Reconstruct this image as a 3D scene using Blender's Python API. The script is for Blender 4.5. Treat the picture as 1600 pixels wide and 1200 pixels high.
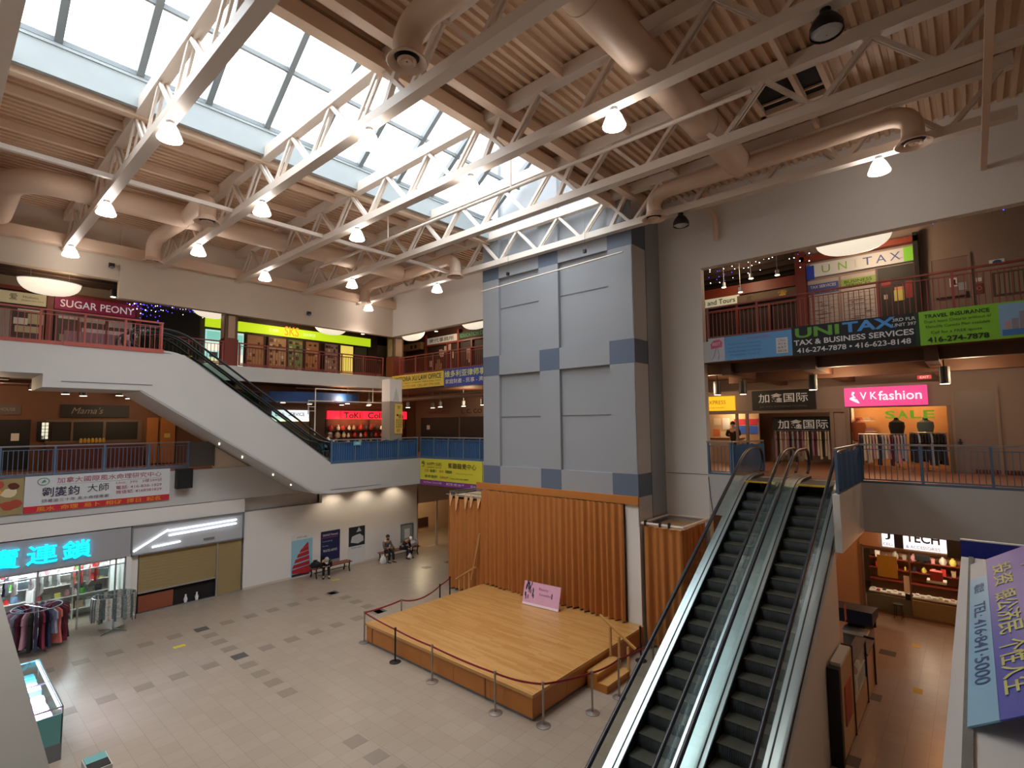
import bpy, bmesh, math, random
from mathutils import Vector, Matrix

# ---------------------------------------------------------------- camera, sky, exposure
sc = bpy.context.scene
for _o in list(bpy.data.objects):
    bpy.data.objects.remove(_o)
C = sc.collection
EYE = 7.0
cam_d = bpy.data.cameras.new('camera')
cam = bpy.data.objects.new('camera', cam_d)
C.objects.link(cam)
cam_d.sensor_width = 36.0
cam_d.lens = 812.86 / 1600 * 36
cam_d.clip_end = 200
_yaw, _pit, _rol = (math.radians(a) for a in (41.4636, 4.4746, -0.5699))
_f = Vector((math.cos(_yaw) * math.cos(_pit), math.sin(_yaw) * math.cos(_pit), math.sin(_pit)))
_r = Vector((math.sin(_yaw), -math.cos(_yaw), 0))
_u = _r.cross(_f)
_r2 = _r * math.cos(_rol) + _u * math.sin(_rol)
_u2 = -_r * math.sin(_rol) + _u * math.cos(_rol)
cam.matrix_world = Matrix(((_r2.x, _u2.x, -_f.x, 0), (_r2.y, _u2.y, -_f.y, 0), (_r2.z, _u2.z, -_f.z, EYE), (0, 0, 0, 1)))
sc.camera = cam
sc.view_settings.view_transform = 'Standard'
sc.view_settings.look = 'None'
sc.view_settings.exposure = 0.34
sc.view_settings.gamma = 1.0
sc.cycles.use_denoising = True
sc.cycles.max_bounces = 12
sc.cycles.diffuse_bounces = 8
sc.cycles.glossy_bounces = 4
sc.cycles.transmission_bounces = 8
sc.cycles.transparent_max_bounces = 16
sc.cycles.sample_clamp_indirect = 6.0
sc.cycles.caustics_reflective = False
sc.cycles.caustics_refractive = False

world = bpy.data.worlds.new('overcast_sky')
sc.world = world
world.use_nodes = True
_wn = world.node_tree
_bg = _wn.nodes['Background']
_bg.inputs[0].default_value = (0.90, 0.955, 1.0, 1)
# overcast sky: three times brighter overhead than at the horizon
_tc = _wn.nodes.new('ShaderNodeTexCoord')
_sx = _wn.nodes.new('ShaderNodeSeparateXYZ')
_mr = _wn.nodes.new('ShaderNodeMapRange')
_mr.inputs['To Min'].default_value = 2.7
_mr.inputs['To Max'].default_value = 8.2
_wn.links.new(_tc.outputs['Generated'], _sx.inputs[0])
_wn.links.new(_sx.outputs['Z'], _mr.inputs['Value'])
_wn.links.new(_mr.outputs[0], _bg.inputs[1])

SKY_Y0, SKY_Y1, SKY_X0, SKY_X1 = 9.1, 14.56, -7.0, 15.43
# daylight portal: guides rays to the skylight opening, adds no light of its own
_pd = bpy.data.lights.new('skylight_portal', 'AREA')
_pd.shape = 'RECTANGLE'
_pd.size, _pd.size_y = SKY_X1 - SKY_X0 + 6, SKY_Y1 - SKY_Y0 + 3
_pd.cycles.is_portal = True
_po = bpy.data.objects.new('skylight_portal', _pd)
_po.location = ((SKY_X0 + SKY_X1) / 2, (SKY_Y0 + SKY_Y1) / 2, 17.9)
C.objects.link(_po)

def lamp(name, kind, loc, power, col, size=0.3, aim=None, spot=1.9):
    d = bpy.data.lights.new(name, kind)
    d.energy = power
    d.color = col
    if kind == 'AREA':
        d.size = size
    else:
        d.shadow_soft_size = size
    if kind == 'SPOT':
        d.spot_size = spot
        d.spot_blend = 0.6
    o = bpy.data.objects.new(name, d)
    o.location = loc
    if aim is not None:
        o.rotation_euler = Vector(aim).to_track_quat('-Z', 'Y').to_euler()
    C.objects.link(o)
    return o
WARM = (1.0, 0.72, 0.45)
COOL = (0.86, 0.93, 1.0)
ORANGE = (1.0, 0.55, 0.25)
SODIUM = (1.0, 0.42, 0.16)
# added point lights standing in for the ceiling fittings of deep shops and walkways
for _n, _l, _p, _c in (
    ('food_court_lamp', (1.5, 26.5, 8.3), 75, WARM), ('food_court_lamp', (6.0, 26.5, 8.3), 75, WARM),
    ('walkway_lamp', (14.5, 24.6, 8.4), 80, WARM), ('walkway_lamp', (19.6, 20.5, 8.3), 75, WARM),
    ('walkway_lamp', (19.8, 7.5, 8.3), 85, WARM), ('walkway_lamp', (19.8, 3.2, 8.3), 85, WARM),
    ('walkway_lamp', (19.6, 0.0, 8.3), 75, WARM),
    ('gallery_lamp', (3.5, 25.9, 12.4), 45, WARM), ('gallery_lamp', (12.5, 25.9, 12.2), 45, WARM),
    ('gallery_lamp', (19.2, 22.5, 12.2), 60, WARM), ('gallery_lamp', (19.2, 2.0, 12.3), 70, WARM), ('gallery_lamp', (20.0, 6.4, 12.6), 50, WARM),
    ('lower_walkway_lamp', (20.9, 1.2, 3.7), 95, SODIUM), ('lower_walkway_lamp', (20.9, 5.2, 3.7), 50, SODIUM), ('lower_walkway_lamp', (18.6, -1.0, 3.7), 70, SODIUM), ('lobby_lamp', (20.5, 25.6, 3.2), 200, WARM),
):
    lamp(_n, 'POINT', _l, _p, _c, 0.25)

# ---------------------------------------------------------------- helpers
def lin(h):
    h = h.lstrip('#')
    v = [int(h[i:i + 2], 16) / 255 for i in (0, 2, 4)]
    return tuple(x / 12.92 if x <= 0.04045 else ((x + 0.055) / 1.055) ** 2.4 for x in v)

MATS = {}
def mat(name, hx, rough=0.6, metal=0.0, noise=0.06, nscale=3.0, bump=0.0, bscale=60.0, emit=0.0, spec=0.5, alpha=1.0):
    if name in MATS:
        return MATS[name]
    m = bpy.data.materials.new(name)
    m.use_nodes = True
    nt = m.node_tree
    b = nt.nodes['Principled BSDF']
    col = lin(hx)
    b.inputs['Roughness'].default_value = rough
    b.inputs['Metallic'].default_value = metal
    b.inputs['Specular IOR Level'].default_value = spec
    b.inputs['Alpha'].default_value = alpha
    tc = nt.nodes.new('ShaderNodeTexCoord')
    if noise > 0:
        n = nt.nodes.new('ShaderNodeTexNoise')
        n.inputs['Scale'].default_value = nscale
        n.inputs['Detail'].default_value = 4
        nt.links.new(tc.outputs['Object'], n.inputs['Vector'])
        mx = nt.nodes.new('ShaderNodeMix')
        mx.data_type = 'RGBA'
        mx.inputs[6].default_value = tuple(max(0, c * (1 - noise)) for c in col) + (1,)
        mx.inputs[7].default_value = tuple(min(1, c * (1 + noise)) for c in col) + (1,)
        nt.links.new(n.outputs['Fac'], mx.inputs[0])
        nt.links.new(mx.outputs[2], b.inputs['Base Color'])
    else:
        b.inputs['Base Color'].default_value = col + (1,)
    if bump > 0:
        n2 = nt.nodes.new('ShaderNodeTexNoise')
        n2.inputs['Scale'].default_value = bscale
        nt.links.new(tc.outputs['Object'], n2.inputs['Vector'])
        bp = nt.nodes.new('ShaderNodeBump')
        bp.inputs['Strength'].default_value = bump
        bp.inputs['Distance'].default_value = 0.02
        nt.links.new(n2.outputs['Fac'], bp.inputs['Height'])
        nt.links.new(bp.outputs['Normal'], b.inputs['Normal'])
    if emit > 0:
        b.inputs['Emission Color'].default_value = col + (1,)
        b.inputs['Emission Strength'].default_value = emit
    MATS[name] = m
    return m

def glass_mat(name, hx, mixf=0.12, rough=0.05):
    if name in MATS:
        return MATS[name]
    m = bpy.data.materials.new(name)
    m.use_nodes = True
    nt = m.node_tree
    nt.nodes.remove(nt.nodes['Principled BSDF'])
    out = nt.nodes['Material Output']
    t = nt.nodes.new('ShaderNodeBsdfTransparent')
    t.inputs[0].default_value = lin(hx) + (1,)
    g = nt.nodes.new('ShaderNodeBsdfGlossy')
    g.inputs['Roughness'].default_value = rough
    fr = nt.nodes.new('ShaderNodeLayerWeight')
    fr.inputs[0].default_value = 0.25
    ma = nt.nodes.new('ShaderNodeMath')
    ma.operation = 'MULTIPLY'
    ma.inputs[1].default_value = mixf * 2.5
    nt.links.new(fr.outputs['Facing'], ma.inputs[0])
    mx = nt.nodes.new('ShaderNodeMixShader')
    nt.links.new(ma.outputs[0], mx.inputs[0])
    nt.links.new(t.outputs[0], mx.inputs[1])
    nt.links.new(g.outputs[0], mx.inputs[2])
    nt.links.new(mx.outputs[0], out.inputs['Surface'])
    MATS[name] = m
    return m

class MB:
    def __init__(s):
        s.v, s.f, s.mi, s.m = [], [], [], 0
    def add(s, vs, fs):
        b = len(s.v)
        s.v += [tuple(v) for v in vs]
        s.f += [tuple(b + i for i in f) for f in fs]
        s.mi += [s.m] * len(fs)
        return s
    def mi_(s, i):
        s.m = i
        return s
    def box(s, x0, x1, y0, y1, z0, z1):
        x0, x1 = min(x0, x1), max(x0, x1)
        y0, y1 = min(y0, y1), max(y0, y1)
        z0, z1 = min(z0, z1), max(z0, z1)
        vs = [(x, y, z) for z in (z0, z1) for y in (y0, y1) for x in (x0, x1)]
        return s.add(vs, [(0, 2, 3, 1), (4, 5, 7, 6), (0, 1, 5, 4), (2, 6, 7, 3), (0, 4, 6, 2), (1, 3, 7, 5)])
    def bar(s, p0, p1, w, h, up=(0, 0, 1)):
        p0, p1 = Vector(p0), Vector(p1)
        d = (p1 - p0).normalized()
        sd = d.cross(Vector(up))
        if sd.length < 1e-4:
            sd = d.cross(Vector((1, 0, 0)))
        sd.normalize()
        uu = sd.cross(d)
        a, b = sd * w / 2, uu * h / 2
        vs = [p + q for p in (p0, p1) for q in (-a - b, a - b, a + b, -a + b)]
        return s.add(vs, [(0, 1, 2, 3), (7, 6, 5, 4), (0, 4, 5, 1), (1, 5, 6, 2), (2, 6, 7, 3), (3, 7, 4, 0)])
    def tube(s, pts, r, n=10, closed=False, sx=1.0, cap=True):
        pts = [Vector(p) for p in pts]
        rings = []
        N = len(pts)
        ref = None
        for i, p in enumerate(pts):
            a = pts[i - 1] if (i > 0 or closed) else p
            b = pts[(i + 1) % N] if (i < N - 1 or closed) else p
            d = (b - a).normalized()
            if ref is None:
                ref = Vector((0, 0, 1)) if abs(d.z) < 0.9 else Vector((1, 0, 0))
            sd = d.cross(ref).normalized()
            uu = sd.cross(d).normalized()
            ref = uu
            rr = r[i] if isinstance(r, (list, tuple)) else r
            rings.append([p + sd * math.cos(t) * rr * sx + uu * math.sin(t) * rr for t in (2 * math.pi * k / n for k in range(n))])
        vs = [v for q in rings for v in q]
        fs = []
        for i in range(N if closed else N - 1):
            j = (i + 1) % N
            for k in range(n):
                l = (k + 1) % n
                fs.append((i * n + k, i * n + l, j * n + l, j * n + k))
        if cap and not closed:
            fs.append(tuple(range(n - 1, -1, -1)))
            fs.append(tuple((N - 1) * n + k for k in range(n)))
        return s.add(vs, fs)
    def cyl(s, p0, p1, r, n=14, r1=None):
        return s.tube([p0, p1], [r, r if r1 is None else r1], n)
    def lathe(s, c, prof, n=20, cap=False):
        c = Vector(c)
        vs = [c + Vector((r * math.cos(t), r * math.sin(t), z)) for r, z in prof for t in (2 * math.pi * k / n for k in range(n))]
        fs = []
        for i in range(len(prof) - 1):
            for k in range(n):
                l = (k + 1) % n
                fs.append((i * n + k, i * n + l, (i + 1) * n + l, (i + 1) * n + k))
        if cap:
            fs.append(tuple(range(n - 1, -1, -1)))
            fs.append(tuple((len(prof) - 1) * n + k for k in range(n)))
        return s.add(vs, fs)
    def prism(s, poly, fn, a, b):
        n = len(poly)
        vs = [fn(p[0], p[1], t) for t in (a, b) for p in poly]
        fs = [tuple(range(n - 1, -1, -1)), tuple(n + i for i in range(n))]
        fs += [(i, (i + 1) % n, n + (i + 1) % n, n + i) for i in range(n)]
        return s.add(vs, fs)
    def strip(s, top, bot, fn, y0, y1):
        """swept slab: top and bottom profiles of equal length in (s, z), between y0 and y1"""
        n = len(top)
        vs = []
        for (a, z), (a2, z2) in zip(top, bot):
            vs += [fn(a, y0, z), fn(a, y1, z), fn(a2, y1, z2), fn(a2, y0, z2)]
        fs = []
        for i in range(n - 1):
            for k in range(4):
                l = (k + 1) % 4
                fs.append((4 * i + k, 4 * i + l, 4 * i + 4 + l, 4 * i + 4 + k))
        fs += [(3, 2, 1, 0), tuple(4 * (n - 1) + k for k in range(4))]
        return s.add(vs, fs)

OFF = {}
def part(name, mb, mats, parent=None, label=None, kind=None, smooth=False, fix=True):
    me = bpy.data.meshes.new(name)
    off = OFF.get(parent.name, Vector((0, 0, 0))) if parent else Vector((0, 0, 0))
    me.from_pydata([(x - off.x, y - off.y, z - off.z) for x, y, z in mb.v], [], mb.f)
    for m in (mats if isinstance(mats, (list, tuple)) else [mats]):
        me.materials.append(m)
    me.polygons.foreach_set('material_index', mb.mi)
    if fix:
        bm = bmesh.new()
        bm.from_mesh(me)
        bmesh.ops.recalc_face_normals(bm, faces=bm.faces)
        bm.to_mesh(me)
        bm.free()
    if smooth:
        me.shade_smooth()
        try:
            me.set_sharp_from_angle(angle=math.radians(40))
        except Exception:
            pass
    me.update()
    o = bpy.data.objects.new(name, me)
    C.objects.link(o)
    if parent:
        o.parent = parent
        OFF[o.name] = off
    if label:
        o['label'] = label
    if kind:
        o['kind'] = kind
    return o

def thing(name, label, cat, loc=(0, 0, 0), group=None, kind=None):
    o = bpy.data.objects.new(name, None)
    o.empty_display_size = 0.2
    o.location = loc
    C.objects.link(o)
    OFF[o.name] = Vector(loc)
    o['label'] = label
    o['category'] = cat
    if group:
        o['group'] = group
    if kind:
        o['kind'] = kind
    return o

def tag(o, label, cat, group=None, kind=None):
    o['label'] = label
    o['category'] = cat
    if group:
        o['group'] = group
    if kind:
        o['kind'] = kind
    return o

def struct(name, mb, mats, label, parent=None):
    o = part(name, mb, mats, parent, kind='structure')
    if parent is None:
        o['label'] = label
        o['category'] = 'structure'
    return o

def copy_thing(root, loc, rotz=0.0, label=None, scale=None):
    r = root.copy()
    C.objects.link(r)
    r.location = loc
    r.rotation_euler = (0, 0, rotz)
    if scale:
        r.scale = scale
    if label:
        r['label'] = label
    for ch in list(root.children):
        c = ch.copy()
        C.objects.link(c)
        c.parent = r
        for g in ch.children:
            d = g.copy()
            C.objects.link(d)
            d.parent = c
    return r

class Wall:
    """a vertical plane seen from the atrium: a runs along it, d comes out towards the atrium"""
    def __init__(s, axis, c):
        s.axis, s.c = axis, c
        s.r = Vector((1, 0, 0)) if axis == 'Y' else Vector((0, -1, 0))
        s.n = Vector((0, -1, 0)) if axis == 'Y' else Vector((-1, 0, 0))
    def P(s, a, z, d=0.0):
        return Vector((a, s.c - d, z)) if s.axis == 'Y' else Vector((s.c - d, a, z))
    def box(s, mb, a0, a1, z0, z1, d0, d1):
        p, q = s.P(a0, z0, d0), s.P(a1, z1, d1)
        return mb.box(p.x, q.x, p.y, q.y, p.z, q.z)

def text_mb(mb, body, o, r, u, w=None, h=None, depth=0.006, bold=0.0, bulk=3, shear=0.0):
    cu = bpy.data.curves.new('t', 'FONT')
    cu.body = body
    cu.offset = bold
    cu.resolution_u = bulk
    cu.shear = shear
    ob = bpy.data.objects.new('t', cu)
    me = bpy.data.meshes.new_from_object(ob)
    vs = [v.co.copy() for v in me.vertices]
    fs = [tuple(p.vertices) for p in me.polygons]
    bpy.data.objects.remove(ob)
    bpy.data.meshes.remove(me)
    bpy.data.curves.remove(cu)
    if not vs:
        return mb
    x0, x1 = min(v.x for v in vs), max(v.x for v in vs)
    y0, y1 = min(v.y for v in vs), max(v.y for v in vs)
    sx = w / (x1 - x0) if w else None
    sy = h / (y1 - y0) if h else sx
    sx = sx or sy
    o, r, u = Vector(o), Vector(r).normalized(), Vector(u).normalized()
    n = r.cross(u)
    cx, cy = (x0 + x1) / 2, (y0 + y1) / 2
    out = [o + r * ((v.x - cx) * sx) + u * ((v.y - cy) * sy) + n * depth for v in vs]
    return mb.add(out, fs)

def sign(W, a0, a1, z0, z1, bg, texts, label, cat='sign', name='shop_sign', th=0.08, d=0.0, group=None, extra=None, parent=None, board='board'):
    """flat sign or banner on a wall; texts: (string, a-centre, z-centre, width, height, material[, bold])"""
    if parent is None:
        t = thing(name, label, cat, W.P((a0 + a1) / 2, z0, d), group)
    else:
        t = parent
    mb = MB()
    W.box(mb, a0, a1, z0, z1, d + 0.003, d + th)
    b = part(board, mb, bg, t)
    by = {}
    for tx in texts:
        by.setdefault(tx[5].name, [tx[5], []])[1].append(tx)
    for m, l in by.values():
        for tx in l:
            tb = MB()
            text_mb(tb, tx[0], W.P(tx[1], tx[2], d + th), W.r, (0, 0, 1), tx[3], tx[4], 0.012, tx[6] if len(tx) > 6 else 0.0)
            if tb.v:
                part('lettering', tb, m, b, fix=False)
    if extra:
        extra(t, W, d + th)
    return t

def patch(W, t, name, mats, rects, d, label=None, th=0.01, each=False):
    if each:
        ml = mats if isinstance(mats, list) else [mats]
        for i, k in enumerate(rects):
            patch(W, t, name, ml[k[4] if len(k) > 4 else 0], [k[:4]], d + 0.0004 * i, label, th)
        return
    mb = MB()
    for i, k in enumerate(rects):
        mb.mi_(k[4] if len(k) > 4 else 0)
        W.box(mb, k[0], k[1], k[2], k[3], d, d + th + 0.0004 * i)
    return part(name, mb, mats, t, label=label)

WX = lambda c: Wall('X', c)
WY = lambda c: Wall('Y', c)

# materials
white_wall = mat('white_wall_paint', '#e2ded9', 0.7, noise=0.04, nscale=0.6, bump=0.03)
cream_wall = mat('cream_wall_paint', '#d0c3b3', 0.7, noise=0.04, nscale=0.6)
slab_paint = mat('slab_paint', '#c2c1bf', 0.65, noise=0.03, nscale=0.8)
tan_paint = mat('tan_paint', '#b09274', 0.7, noise=0.06)
brown_wall = mat('brown_wall_paint', '#6b4630', 0.7, noise=0.12)
mauve_wall = mat('mauve_wall_paint', '#8d7a72', 0.7, noise=0.05)
dark_brown = mat('dark_brown_timber', '#3a1d14', 0.5, noise=0.15)
red_wood = mat('red_stained_wood', '#7a3020', 0.45, noise=0.15)
steel_white = mat('white_painted_steel', '#dccfc2', 0.45, noise=0.03)
steel_cream = mat('cream_painted_steel', '#dcc1a8', 0.5, noise=0.04)
deck_cream = mat('cream_roof_deck', '#cfb193', 0.6, noise=0.06)
duct_paint = mat('cream_duct_paint', '#dcc1aa', 0.5, noise=0.04)
black_m = mat('black_plastic', '#0b0b0c', 0.5, noise=0)
dark_m = mat('dark_interior', '#17120f', 0.8, noise=0.1)
grey_m = mat('mid_grey_paint', '#77797c', 0.5, noise=0.04)
lightgrey_m = mat('light_grey_paint', '#b5b7ba', 0.5, noise=0.04)
chrome = mat('brushed_steel', '#b9bcc0', 0.28, 1.0, noise=0.05, nscale=20)
alum = mat('aluminium', '#c4c8cb', 0.35, 0.9, noise=0.04)
rail_blue = mat('blue_grey_rail_paint', '#58718a', 0.45, noise=0.05)
rail_red = mat('red_brown_rail_paint', '#8a3f36', 0.45, noise=0.06)
blue_cloth = mat('blue_fabric', '#27598f', 0.8, noise=0.12, nscale=8)
white_m = mat('white_plastic', '#e6e6e4', 0.4, noise=0.02)
paper = mat('white_paper', '#d8d4cc', 0.8, noise=0.05)
glow = mat('lamp_glow', '#fff6ee', 0.4, noise=0, emit=14.0)
glow_soft = mat('pendant_glow', '#fff4dc', 0.5, noise=0, emit=0.62)
glow_small = mat('downlight_glow', '#ffe9c8', 0.4, noise=0, emit=6.0)
glow_cool = mat('tube_glow', '#f2f6ff', 0.4, noise=0, emit=5.0)
clear_glass = glass_mat('clear_glass', '#f2f8f6')
esc_glass = glass_mat('greenish_balustrade_glass', '#f2f9f7', 0.12)

def INK(hx, e=0.0):
    return mat('print_%s_%d' % (hx.strip('#'), int(e * 10)), hx, 0.6, noise=0, emit=e)
UPV = (0, 0, 1)
# ---------------------------------------------------------------- large structure
def tile_mat():
    m = bpy.data.materials.new('beige_floor_tile')
    m.use_nodes = True
    nt = m.node_tree
    b = nt.nodes['Principled BSDF']
    tc = nt.nodes.new('ShaderNodeTexCoord')
    mp = nt.nodes.new('ShaderNodeMapping')
    mp.inputs['Location'].default_value = (-6.615, -17.095, 0)
    nt.links.new(tc.outputs['Object'], mp.inputs['Vector'])
    br = nt.nodes.new('ShaderNodeTexBrick')
    br.offset = 0.0
    br.inputs['Scale'].default_value = 1.0
    br.inputs['Brick Width'].default_value = 0.41
    br.inputs['Row Height'].default_value = 0.41
    br.inputs['Mortar Size'].default_value = 0.0045
    br.inputs['Mortar Smooth'].default_value = 0.3
    br.inputs['Color1'].default_value = lin('#968879') + (1,)
    br.inputs['Color2'].default_value = lin('#918273') + (1,)
    br.inputs['Mortar'].default_value = lin('#7b6a5a') + (1,)
    nt.links.new(mp.outputs[0], br.inputs['Vector'])
    n = nt.nodes.new('ShaderNodeTexNoise')
    n.inputs['Scale'].default_value = 0.5
    nt.links.new(tc.outputs['Object'], n.inputs['Vector'])
    mx = nt.nodes.new('ShaderNodeMix')
    mx.data_type = 'RGBA'
    mx.blend_type = 'MULTIPLY'
    mx.inputs[0].default_value = 0.25
    nt.links.new(br.outputs['Color'], mx.inputs[6])
    nt.links.new(n.outputs['Color'], mx.inputs[7])
    nt.links.new(br.outputs['Color'], b.inputs['Base Color'])
    b.inputs['Roughness'].default_value = 0.33
    return m
tile = tile_mat()
slate = mat('slate_inlay_tile', '#4a4844', 0.4, noise=0.08)
greytile = mat('taupe_inlay_tile', '#7d7164', 0.4, noise=0.06)
yellow_tape = mat('yellow_floor_tape', '#c2ad2c', 0.6, noise=0.1)

fl = MB().box(-8, 28, -7, 32, -0.3, 0)
def inlay(i, x, y, w=0.41, dp=0.41):
    fl.mi_(i)
    fl.box(x - w / 2, x + w / 2, y - dp / 2, y + dp / 2, -0.01, 0.003)
P_ = 0.41
for (x, y) in ((6.82, 20.58), (6.82, 17.30), (11.87, 20.7), (11.87, 17.3), (16.9, 20.7), (18.3, 20.6), (19.73, 2.36), (16.42, 2.36), (13.1, 2.36)):
    inlay(1, x, y)
for k in list(range(1, 9)) + list(range(9, 22)):
    y = 17.30 - 0.82 * k
    if abs(y - 12.4) > 0.9:
        inlay(2, 6.76, y)
for k in range(1, 7):
    for y0 in (20.58, 17.30):
        inlay(2, 6.82 - 0.82 * k, y0)
        inlay(2, 6.82 + 0.82 * k, y0)
for k in range(1, 4):
    inlay(2, 6.82, 17.3 + 0.82 * k)
    inlay(2, 11.87, 17.3 + 0.82 * k)
for (x, y) in ((5.85, 19.55), (12.9, 22.3), (17.5, 1.5), (20.9, 1.75)):
    inlay(3, x, y, 0.34, 0.2)
struct('floor', fl, [tile, slate, greytile, yellow_tape], 'beige tiled ground floor of the atrium with slate inlays')

XR, Y2, Y3, YG = 17.5, 22.0, 24.5, 24.0
Z2, Z3 = 5.3, 9.75
ROOF = 14.95
walkway_floor = mat('terracotta_walkway_tile', '#8f6450', 0.4, noise=0.1, nscale=2)
soffit = mat('brown_soffit', '#6e4a33', 0.7, noise=0.15, nscale=1.5)

def slab(name, mb, label):
    return struct(name, mb, [slab_paint, walkway_floor, soffit], label)
def slab_boxes(boxes):
    mb = MB()
    for (x0, x1, y0, y1, z0, z1, fx, fy) in boxes:
        # painted fascia body, floor finish on top, brown soffit skin underneath set back from the edge
        mb.mi_(0).box(x0, x1, y0, y1, z0 + 0.03, z1 - 0.01)
        mb.mi_(1).box(x0 + fx, x1, y0 + fy, y1, z1 - 0.01, z1)
        mb.mi_(2).box(x0 + fx, x1, y0 + fy, y1, z0, z0 + 0.03)
    return mb
slab('floor_second_left', slab_boxes([(-8, 12.4, YG, 32, 3.9, Z2, 0, 0.1), (12.4, XR, Y2, 32, 3.93, Z2, 0, 0.1)]),
     'white edge and floor of the second storey under the left escalator')
slab('floor_second_right', slab_boxes([(XR, 28, -7, 6.75, 3.93, Z2, 0.1, 0), (XR + 0.3, 28, 6.75, 15.3, 3.93, Z2, 0, 0), (XR, 28, 15.3, 32, 3.93, Z2, 0.1, 0)]), 'white edge and floor of the second storey beside the right escalators')
slab('floor_third_left', slab_boxes([(5.6, XR, Y3, 32, 9.05, Z3, 0, 0.1), (-8, 5.6, Y3, 32, 8.77, Z3, 0, 0)]), 'white edge and floor of the third storey above the left escalator')
slab('floor_third_right', slab_boxes([(XR, 28, -7, 6.75, 9.0, Z3, 0.1, 0), (XR + 0.3, 28, 6.75, 15.3, 9.0, Z3, 0, 0), (XR, 28, 15.3, 32, 9.0, Z3, 0.1, 0)]), 'white edge and floor of the third storey along the right side')
# escalator landing that juts into the atrium on the third storey
mb = MB()
pxz = lambda x, z, y: (x, y, z)
mb.prism([(-8, 8.77), (2.45, 8.77), (2.45, 8.34), (5.05, 8.34), (5.05, Z3 - 0.03), (-8, Z3 - 0.03)], pxz, Y2, Y3)
struct('floor_landing', mb, slab_paint, 'white escalator landing jutting out on the third storey')
mb = MB().box(2.9, 5.4, Y2 - 0.012, Y2, 8.53, 8.56)
struct('trim_groove', mb, grey_m, 'dark groove along the lower edge of the white landing')
mb = MB().box(12.4, 15.1, Y2 - 0.012, Y2, 4.13, 4.15)
struct('trim_groove_lower', mb, grey_m, 'dark groove along the lower edge of the second storey slab')
# near walkway on which the picture was taken
mb = MB().prism([(-7, -7), (0.32, -7), (0.42, 0.2), (0.75, 12), (-7, 12)], lambda a, b, z: (a, b, z), 3.95, Z2)
struct('floor_near_left', mb, mat('worn_taupe_ledge', '#8f887d', 0.75, noise=0.12, nscale=1.5), 'taupe ledge of the near walkway at lower left')  # own darker taupe, set apart from the white ledge
mb = MB().box(0.42, 8.7, -7, 0.215, 3.95, Z2)
struct('floor_near', mb, white_wall, 'dusty white ledge of the near walkway at lower right')
mb = MB().box(0.575, 8.7, 0.10, 0.145, Z2, Z2 + 0.012)
struct('trim_ledge', mb, mat('worn_grey_seam', '#85827c', 0.8, noise=0.35, nscale=6, bump=0.3), 'worn grey seam along the near ledge')

# ground wall on the left
UW = ROOF + 0.2
mb = MB()
mb.box(9.5, 18.9, YG, YG + 0.3, 0, 3.3)
mb.box(13.1, 18.9, YG, YG + 0.3, 3.3, 3.93)
struct('wall_left', mb, white_wall, 'long white ground floor wall with posters')
struct('wall_left_recess', MB().box(9.5, 13.1, YG + 0.45, YG + 0.6, 3.3, 3.93), white_wall, 'recessed strip of wall under the left escalator')
struct('wall_left_escalator', MB().prism([(8.24, 3.34), (9.52, 3.34), (9.52, 3.9), (13.1, 3.9), (12.4, 3.9), (11.55, 4.06), (8.24, 6.2)], lambda a, b, y: (a, y, b), YG + 0.06, YG + 0.3), cream_wall, 'cream wall under the sloping left escalator')
struct('wall_left_band', MB().box(-8, 9.5, YG, YG + 0.3, 3.34, 3.9), white_wall, 'white band of wall above the left shops')
struct('wall_left_pier', MB().box(5.48, 5.70, YG + 0.06, YG + 0.3, 0, 3.3), white_wall, 'narrow white pier between the gift shop and the shutter')
mb = MB().box(9.5, 18.9, YG - 0.015, YG, 0, 0.1)
struct('baseboard_left', mb, cream_wall, 'pale skirting strip under the posters')
mb = MB().box(-8, 5.4, YG - 0.1, YG + 0.2, 2.25, 3.3)
struct('wall_fascia', mb, mat('grey_fascia', '#a3a2a6', 0.5, noise=0.03), 'grey fascia behind the glowing turquoise letters')
# upper wall and header
mb = MB()
mb.box(4.78, XR + 0.3, Y3, Y3 + 0.3, 12.05, UW)
mb.box(-8, 4.78, Y3 + 0.1, Y3 + 0.4, 12.75, UW)
struct('wall_upper_left', mb, cream_wall, 'cream upper wall under the roof on the left')
mb = MB()
mb.box(XR, XR + 0.3, 15.2, Y3, 12.05, UW)
mb.box(XR, XR + 0.3, -7, 6.75, 12.3, UW)
mb.box(XR, XR + 0.3, 6.75, 15.3, 0, UW)
struct('wall_right', mb, white_wall, 'tall white wall right of the blue and grey tower')
mb = MB().box(XR - 0.012, XR, 6.75, 8.22, 5.26, 5.28).tube([(XR - 0.01, 6.74, 5.2), (XR - 0.02, 6.70, 4.6), (XR - 0.02, 6.62, 3.9)], 0.015, 6)
struct('trim_seam', mb, grey_m, 'thin panel seam on the tall white wall')
# roof deck, corrugated along X
def deck(y0, y1, x0, x1, z):
    mb = MB()
    p = 0.23
    n = int((y1 - y0) / p)
    prof = []
    for i in range(n + 1):
        y = y0 + i * p
        prof += [(y, z), (y + p * 0.42, z), (y + p * 0.5, z + 0.085), (y + p * 0.92, z + 0.085)]
    prof = [q for q in prof if q[0] <= y1] + [(y1, z)]
    vs = [(x, y, zz) for (y, zz) in prof for x in (x0, x1)]
    fs = [(2 * i, 2 * i + 1, 2 * i + 3, 2 * i + 2) for i in range(len(prof) - 1)]
    mb.add(vs, fs)
    return mb
mb = deck(-7, SKY_Y0, -8, XR + 0.3, ROOF)
mb.box(-8, 28, -7, SKY_Y0 - 0.13, ROOF + 0.2, ROOF + 0.4)
struct('ceiling', mb, deck_cream, 'cream corrugated roof deck on the right of the skylight')
mb = deck(SKY_Y1, Y3 + 0.3, -8, XR + 0.3, ROOF)
mb.box(-8, 28, SKY_Y1 + 0.13, 32, ROOF + 0.2, ROOF + 0.4)
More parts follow.
